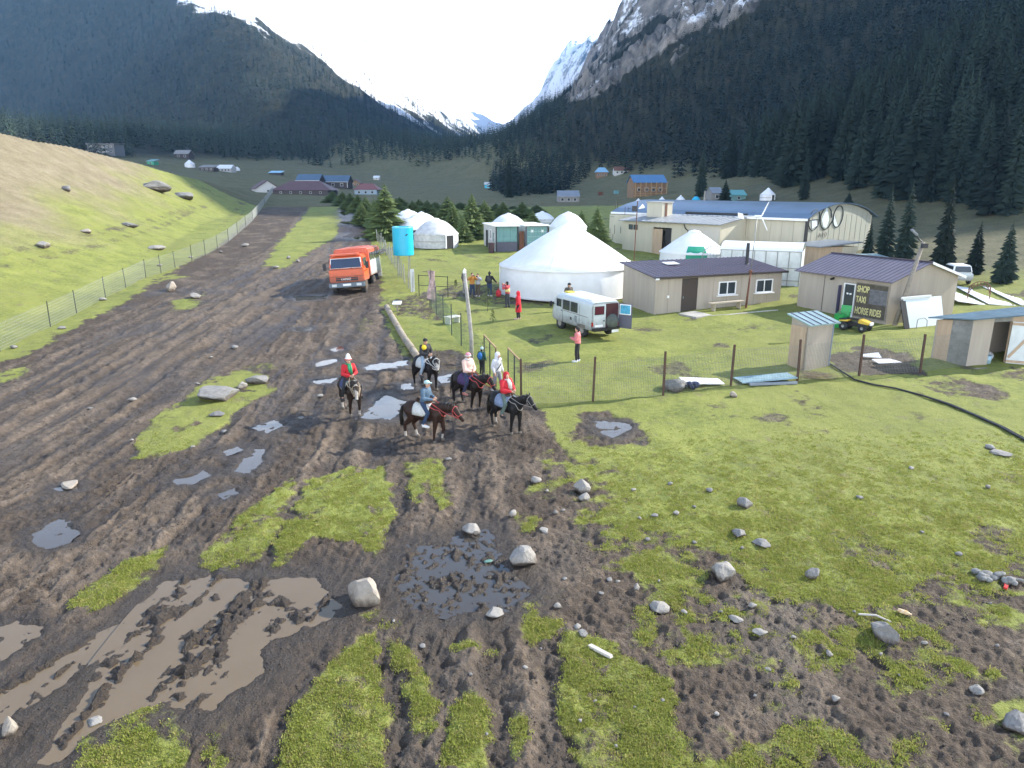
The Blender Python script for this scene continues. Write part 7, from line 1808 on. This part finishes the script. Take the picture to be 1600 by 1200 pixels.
for n in range(16):
    a = rg.random(); sm_pts.append((rg.uniform(880, 1600), rg.uniform(740, 1190)) if a < .6 else ((rg.uniform(0, 600), rg.uniform(440, 760)) if a < .85 else (rg.uniform(20, 330), rg.uniform(320, 430))))
for n, (px, py) in enumerate(sm_pts): stone(px, py, rg.uniform(5, 12), rg.uniform(3, 6), 'small pale loose stone scattered over the trodden ground', 0, 600+n, name='stone', mesh=SM[n % 6], group='small loose stones')
# stick-like pieces
def lay(mb, name, px, py, m, label, cat, rz=0, dz=.02, smooth=False):
    o = mb.build(name, m, smooth=smooth); p = W(px, py); o.location = (p.x, p.y, surf(p.x, p.y)+dz); o.rotation_euler = (0, 0, rz); return tag(o, label, cat)
lay(MB().hexa([(-.28, -.05, 0), (.28, -.04, 0), (.30, .05, 0), (-.26, .06, 0), (-.27, -.04, .06), (.27, -.03, .05), (.28, .04, .06), (-.25, .05, .06)]), 'wood_splinter', 937, 1020, mat('bleached wood', (.5, .46, .4), .85), 'long bleached splinter of wood on the turf, end of the line of stones', 'splinter', R(-42))
lay(MB().path([(-.35, 0, .1), (0, .02, .12), (.3, -.02, .03)], .025, 5), 'stick', 1368, 968, mat('bleached wood', (.5, .46, .4), .85) if False else bpy.data.materials['bleached wood'], 'pale stick lying above the pitted boulder', 'stick', R(-15))
b_ = lay(MB().lathe([(.001, 0), (.045, .0), (.05, .04), (.05, .17), (.03, .23), (.018, .25), (.018, .28), (.001, .28)], 12), 'plastic_bottle', 1402, 957, mat('milky plastic', (.6, .6, .5), .3, var=.4, scale=9, dark=(.6, .3, .05)), 'crushed milky plastic bottle with an orange label on the meadow', 'bottle', R(40), .06, True); b_.rotation_euler = (R(90), 0, R(50))
mb = MB(); rg = random.Random(8)
for k in range(16): mb.ell((rg.uniform(-.38, .38), rg.uniform(-.18, .18), rg.uniform(.02, .1)), (rg.uniform(.08, .2), rg.uniform(.05, .12), rg.uniform(.04, .09)), 10, 6, Matrix.Rotation(rg.uniform(0, 3), 3, 'Z'))
mb.path([(.3, 0, .05), (.55, -.02, .04), (.8, -.12, .02)], .035, 6)
lay(mb, 'rag_bundle', 1552, 905, mat('grey rag', (.22, .22, .21), .9, var=.6, scale=7), 'crumpled grey rag bundle with a trailing strap on the right', 'rag', R(-12), 0, True)
lay(MB().box((0, 0, .03), (.16, .07, .06)).tube((.05, 0, .03), (.14, .05, .03), .025, .02, 6), 'red_lighter', 1571, 921, M_red, 'small red plastic bit below the grey rag bundle', 'litter', .8)
lay(MB().ell((0, 0, .01), (.12, .07, .02)), 'plastic_scrap', 763, 877, mat('teal plastic film', (.10, .20, .16), .4), 'scrap of teal plastic floating in the grey pool', 'litter', .4, .0, True)
# by the fence: blue jacket, white sheet, roof sheets, sticks
mb = MB(); rg = random.Random(5)
for k in range(11): mb.ell((rg.uniform(-.3, .3), rg.uniform(-.12, .12), rg.uniform(.08, .22)), (rg.uniform(.1, .2), rg.uniform(.08, .14), rg.uniform(.06, .12)), 10, 6, Matrix.Rotation(rg.uniform(0, 3), 3, 'Z'))
lay(mb, 'blue_jacket', 1083, 607, mat('navy cloth', (.02, .03, .09), .85), 'crumpled navy blue jacket by the rounded stone at the fence', 'jacket', .1, 0, True)
lay(MB().hexa([(-.9, -.3, .1), (.9, -.25, .03), (.9, .5, .06), (-.9, .6, .16), (-.9, -.3, .14), (.9, -.25, .07), (.9, .5, .10), (-.9, .6, .20)]), 'white_board', 1098, 602, M_white, 'white board lying flat behind the navy jacket', 'board', .12)
mb = MB()
for k in range(12): mb.hexa([(-1.3, k*.08, .05+.04*(k % 2)), (1.3, k*.08, .18+.04*(k % 2)), (1.3, k*.08+.08, .18+.04*((k+1) % 2)), (-1.3, k*.08+.08, .05+.04*((k+1) % 2)), (-1.3, k*.08, .07+.04*(k % 2)), (1.3, k*.08, .2+.04*(k % 2)), (1.3, k*.08+.08, .2+.04*((k+1) % 2)), (-1.3, k*.08+.08, .07+.04*((k+1) % 2))])
lay(mb, 'roof_sheet', 1203, 600, M_tealr, 'corrugated pale metal sheet leaning low along the fence', 'sheet', .14)
lay(MB().box((0, 0, .06), (2.2, .14, .1)), 'timber_beam', 1208, 602, mat('blue grey beam', (.22, .25, .28), .7), 'grey beam lying in front of the corrugated sheet', 'beam', .12)
mb = MB(); rg = random.Random(12)
for k in range(18): a = rg.uniform(-.5, .5); c = (rg.uniform(-.5, .5), rg.uniform(-.25, .25), rg.uniform(.02, .2)); L_ = rg.uniform(.3, .7); mb.tube((c[0]-L_*math.cos(a), c[1]-L_*math.sin(a), c[2]), (c[0]+L_*math.cos(a), c[1]+L_*math.sin(a), c[2]+rg.uniform(-.05, .15)), .018, .012, 5)
lay(mb, 'stick_pile', 1270, 592, mat('dry sticks', (.30, .22, .14), .9), 'heap of dry sticks at the foot of the outhouse', 'sticks')
lay(MB().hexa([(-.5, -.2, .02), (.7, -.25, .02), (.5, .3, .04), (-.6, .2, .1), (-.5, -.2, .05), (.7, -.25, .06), (.5, .3, .1), (-.6, .2, .16)]), 'torn_sheet', 1383, 567, M_white, 'torn white sheet lying in the dark pit by the fence', 'sheet', .2, .05)
lay(MB().hexa([(-.45, -.1, .02), (.4, -.2, .03), (.3, .2, .2), (-.4, .25, .05), (-.45, -.1, .05), (.4, -.2, .06), (.3, .2, .23), (-.4, .25, .08)]), 'torn_sheet', 1362, 560, M_white, 'small upright torn white piece left in the dark pit', 'sheet', -.3, .05)
hp_ = [(1296, 570), (1312, 580), (1335, 596), (1365, 603), (1400, 608), (1440, 620), (1480, 634), (1520, 650), (1560, 668), (1600, 690), (1640, 708)]
ps = [W(*q) for q in hp_]; MB().path([(p.x, p.y, surf(p.x, p.y)+.05) for p in ps], .042, 6).build('hose', mat('black hose', (.02, .02, .022), .45), smooth=True); tag(bpy.data.objects['hose'], 'long black hose running over the meadow from the outhouse', 'hose')
MB().path([(p.x+.1, p.y-.12+.1*math.sin(i*2), surf(p.x, p.y)+.05) for i, p in enumerate(ps[5:])], .03, 6).build('cable', bpy.data.materials['black hose'], smooth=True); tag(bpy.data.objects['cable'], 'thinner black cable beside the hose at the right edge', 'cable')
# saplings on the lawn
for px, py, h, lab in ((762, 487, 1.6, 'thin leafy sapling on the lawn left of the red coat'), (770, 505, .8, 'tiny shrub below the thin sapling on the lawn'), (712, 450, .6, 'tiny shrub on the lawn by the gate'), (845, 470, .6, 'little shrub at the foot of the big tent')):
    p = W(px, py); t = thing('sapling', lab, 'sapling', p, 0, 'saplings on the lawn'); rg = random.Random(px); mb = MB(); st_ = MB(); st_.tube((0, 0, -.1), (0, 0, h), .015, .008, 5)
    for k in range(90):
        z = h*rg.uniform(.25, 1.0); a = rg.uniform(0, 6.28); r = .32*h*(1.1-z/h)*rg.uniform(.3, 1)+.03; c = Vector((r*math.cos(a), r*math.sin(a), z)); d = Vector((rg.uniform(-1, 1), rg.uniform(-1, 1), rg.uniform(-.3, 1))).normalized()*.055; e_ = d.cross(Vector((rg.random(), rg.random(), 1))).normalized()*.03
        mb.add([c-d, c+e_, c+d, c-e_], [(0, 1, 2, 3)])
    mb.build('leaves', M_grn, t, fix=False); st_.build('stem', M_bark, t)
# low shelter with white roof sheets and rusty frame behind the shed
A = PT(1492, 46); B = PT(1640, 45); t = thing('lean_to', 'low open shelter with white roof sheets and rusty beams behind the right-hand shed', 'shelter', A, ang(A, B)); L = (B-A).length; h = zat(473, 46)-A.z; h2 = zat(449, 51)-A.z
for k in range(3): MB().hexa([(L*k/3+.02, -.3, h+.12*(k == 0)), (L*(k+1)/3, -.3, h-.1), (L*(k+1)/3, 5.2, h2-.15), (L*k/3+.02, 5.2, h2+.1), (L*k/3+.02, -.3, h+.05+.12*(k == 0)), (L*(k+1)/3, -.3, h-.05), (L*(k+1)/3, 5.2, h2-.1), (L*k/3+.02, 5.2, h2+.15)]).build('roof_sheet', M_white, t)
for z in (h-.25, h-.75): MB().box((L/2-.8, -.2, z), (L+1.6, .1, .12)).build('beam', M_rust, t)
for x in (-1.4, .9, L*.6, L): MB().tube((x, -.2, -.3), (x, -.2, h), .06, .06, 8).build('post', M_rust, t)
MB().box((L/2-.6, 1.5, h*.4), (L+1, .06, h*.8)).build('back_wall', M_darkw, t)
p = PT(1528, 47); t = thing('curved_rack', 'rust-red curved ladder frame standing behind the white roof sheets', 'frame', p); h = zat(440, 47)-p.z; w2 = 34/F*48/2
pts = [(w2*math.cos(a), 0, h-.55+.55*math.sin(a)) for a in np.linspace(0, math.pi, 11)]; pts2 = [(x*.92, 0, z-.22) for x, _, z in pts]
MB().path(pts, .03, 5).build('top_rail', M_rust, t); MB().path(pts2, .03, 5).build('bottom_rail', M_rust, t)
for a, b in zip(pts[1:-1], pts2[1:-1]): MB().tube(a, b, .02, .02, 5).build('rung', M_rust, t)
for x in (-w2, w2): MB().tube((x, 0, -.3), (x, 0, h-.5), .03, .03, 5).build('leg', M_rust, t)
o = MB().lathe([(.04, -.3), (.05, 1.0)], 8); p = W(600, 462)
# ------------------------------------------------------------------ turf blades and clods near the viewer
GRD = np.random.default_rng(33)
def tuft_mesh(seed, n, h, spread, m):
    r = random.Random(seed); mb = MB()
    for k in range(n):
        a = r.uniform(0, 6.28); rr = spread*math.sqrt(r.random()); x, y = rr*math.cos(a), rr*math.sin(a); hh = h*r.uniform(.5, 1.15); b = r.uniform(0, 6.28); w_ = .006+.004*r.random(); le = r.uniform(.2, .8)*hh
        dx, dy = math.cos(b), math.sin(b); px_, py_ = -dy*w_, dx*w_
        mb.add([(x-px_, y-py_, -.01), (x+px_, y+py_, -.01), (x+px_*.8+dx*le*.35, y+py_*.8+dy*le*.35, hh*.6), (x-px_*.8+dx*le*.35, y-py_*.8+dy*le*.35, hh*.6), (x+dx*le, y+dy*le, hh)], [(0, 1, 2, 3), (3, 2, 4)])
    me = mb.mesh('tuft'); me.materials.append(m); return me
def blade_mat(name, c):
    m = mat(name, c, .6, var=.3, scale=3, spec=.2); q = ND(m); tr = q.n('ShaderNodeBsdfTranslucent'); tr.inputs[0].default_value = tuple(v*1.1 for v in c)+(1,)
    mx = q.n('ShaderNodeMixShader'); mx.inputs[0].default_value = .4; out = [n for n in q.t.nodes if n.type == 'OUTPUT_MATERIAL'][0]
    q.l(q.b.outputs[0], mx.inputs[1]); q.l(tr.outputs[0], mx.inputs[2]); q.l(mx.outputs[0], out.inputs[0]); return m
Mg = [blade_mat('grass blade', (.30, .33, .07)), blade_mat('grass blade yellow', (.40, .375, .12)), blade_mat('grass blade dark', (.24, .29, .055)), blade_mat('dry grass blade', (.33, .27, .14))]
tcol = bpy.data.collections.new('turf tufts')
for i in range(10):
    tcol.objects.link(bpy.data.objects.new('tuft', tuft_mesh(i, 15, .026+.010*(i % 3), .085, Mg[(0, 1, 0, 2, 1, 0, 2, 1, 0, 3)[i]])))
dist_ = GY_
k = (dist_ < 34) & (G_grass > .30) & (np.abs(GX_/GY_) < .8)
idx = np.flatnonzero(k.ravel()); wgt = (GY_.ravel()[idx])**2*np.interp(GY_.ravel()[idx], [8, 13, 19, 25], [1, .8, .25, .0])*np.clip(G_grass.ravel()[idx]*1.9-.5, .06, 1)
patchy = .35+sstep(-.35, .4, fbm(GX_.ravel()[idx]*1.1, GY_.ravel()[idx]*1.1, 3, 501)); wgt = wgt*patchy
idx = GRD.choice(idx, 42000, replace=True, p=wgt/wgt.sum())
du = (us[1]-us[0]); cx = GX_.ravel()[idx]; cyy = GY_.ravel()[idx]
dyv = np.gradient(ys)[np.clip(np.searchsorted(ys, cyy), 0, len(ys)-1)]
P = np.stack([cx+GRD.uniform(-.5, .5, len(idx))*du*cyy, cyy, GZ_.ravel()[idx]-.004], -1)
s_ = GRD.uniform(.7, 1.35, len(idx)); scatter('meadow_grass', P, np.stack([s_, s_, s_*GRD.uniform(.4, 1.0, len(idx))], -1), tcol, rot_only_z=False, seed=21)
ccol = bpy.data.collections.new('clods'); Mc = mat('mud clod', (.045, .035, .028), .8, var=.4, scale=9)
for i in range(4):
    me = stone_mesh(900+i, 1, .6); me.materials.append(Mc); ccol.objects.link(bpy.data.objects.new('clod', me))
bare_ = (G_grass < .35) & (dist_ < 30) & (np.abs(GX_/GY_) < .8)
idx = np.flatnonzero(bare_.ravel()); wgt = GY_.ravel()[idx]**2*(.25+sstep(.0, .5, fbm(GX_.ravel()[idx]*.7, GY_.ravel()[idx]*.7, 3, 511)))
idx = GRD.choice(idx, 9000, replace=True, p=wgt/wgt.sum()); cx = GX_.ravel()[idx]; cyy = GY_.ravel()[idx]
P = np.stack([cx+GRD.uniform(-.5, .5, len(idx))*du*cyy, cyy, GZ_.ravel()[idx]], -1)
s_ = .010+.04*GRD.random(len(idx))**3; scatter('mud_clods', P, np.stack([s_, s_*GRD.uniform(.6, 1, len(idx)), s_], -1), ccol, rot_only_z=False, seed=23)
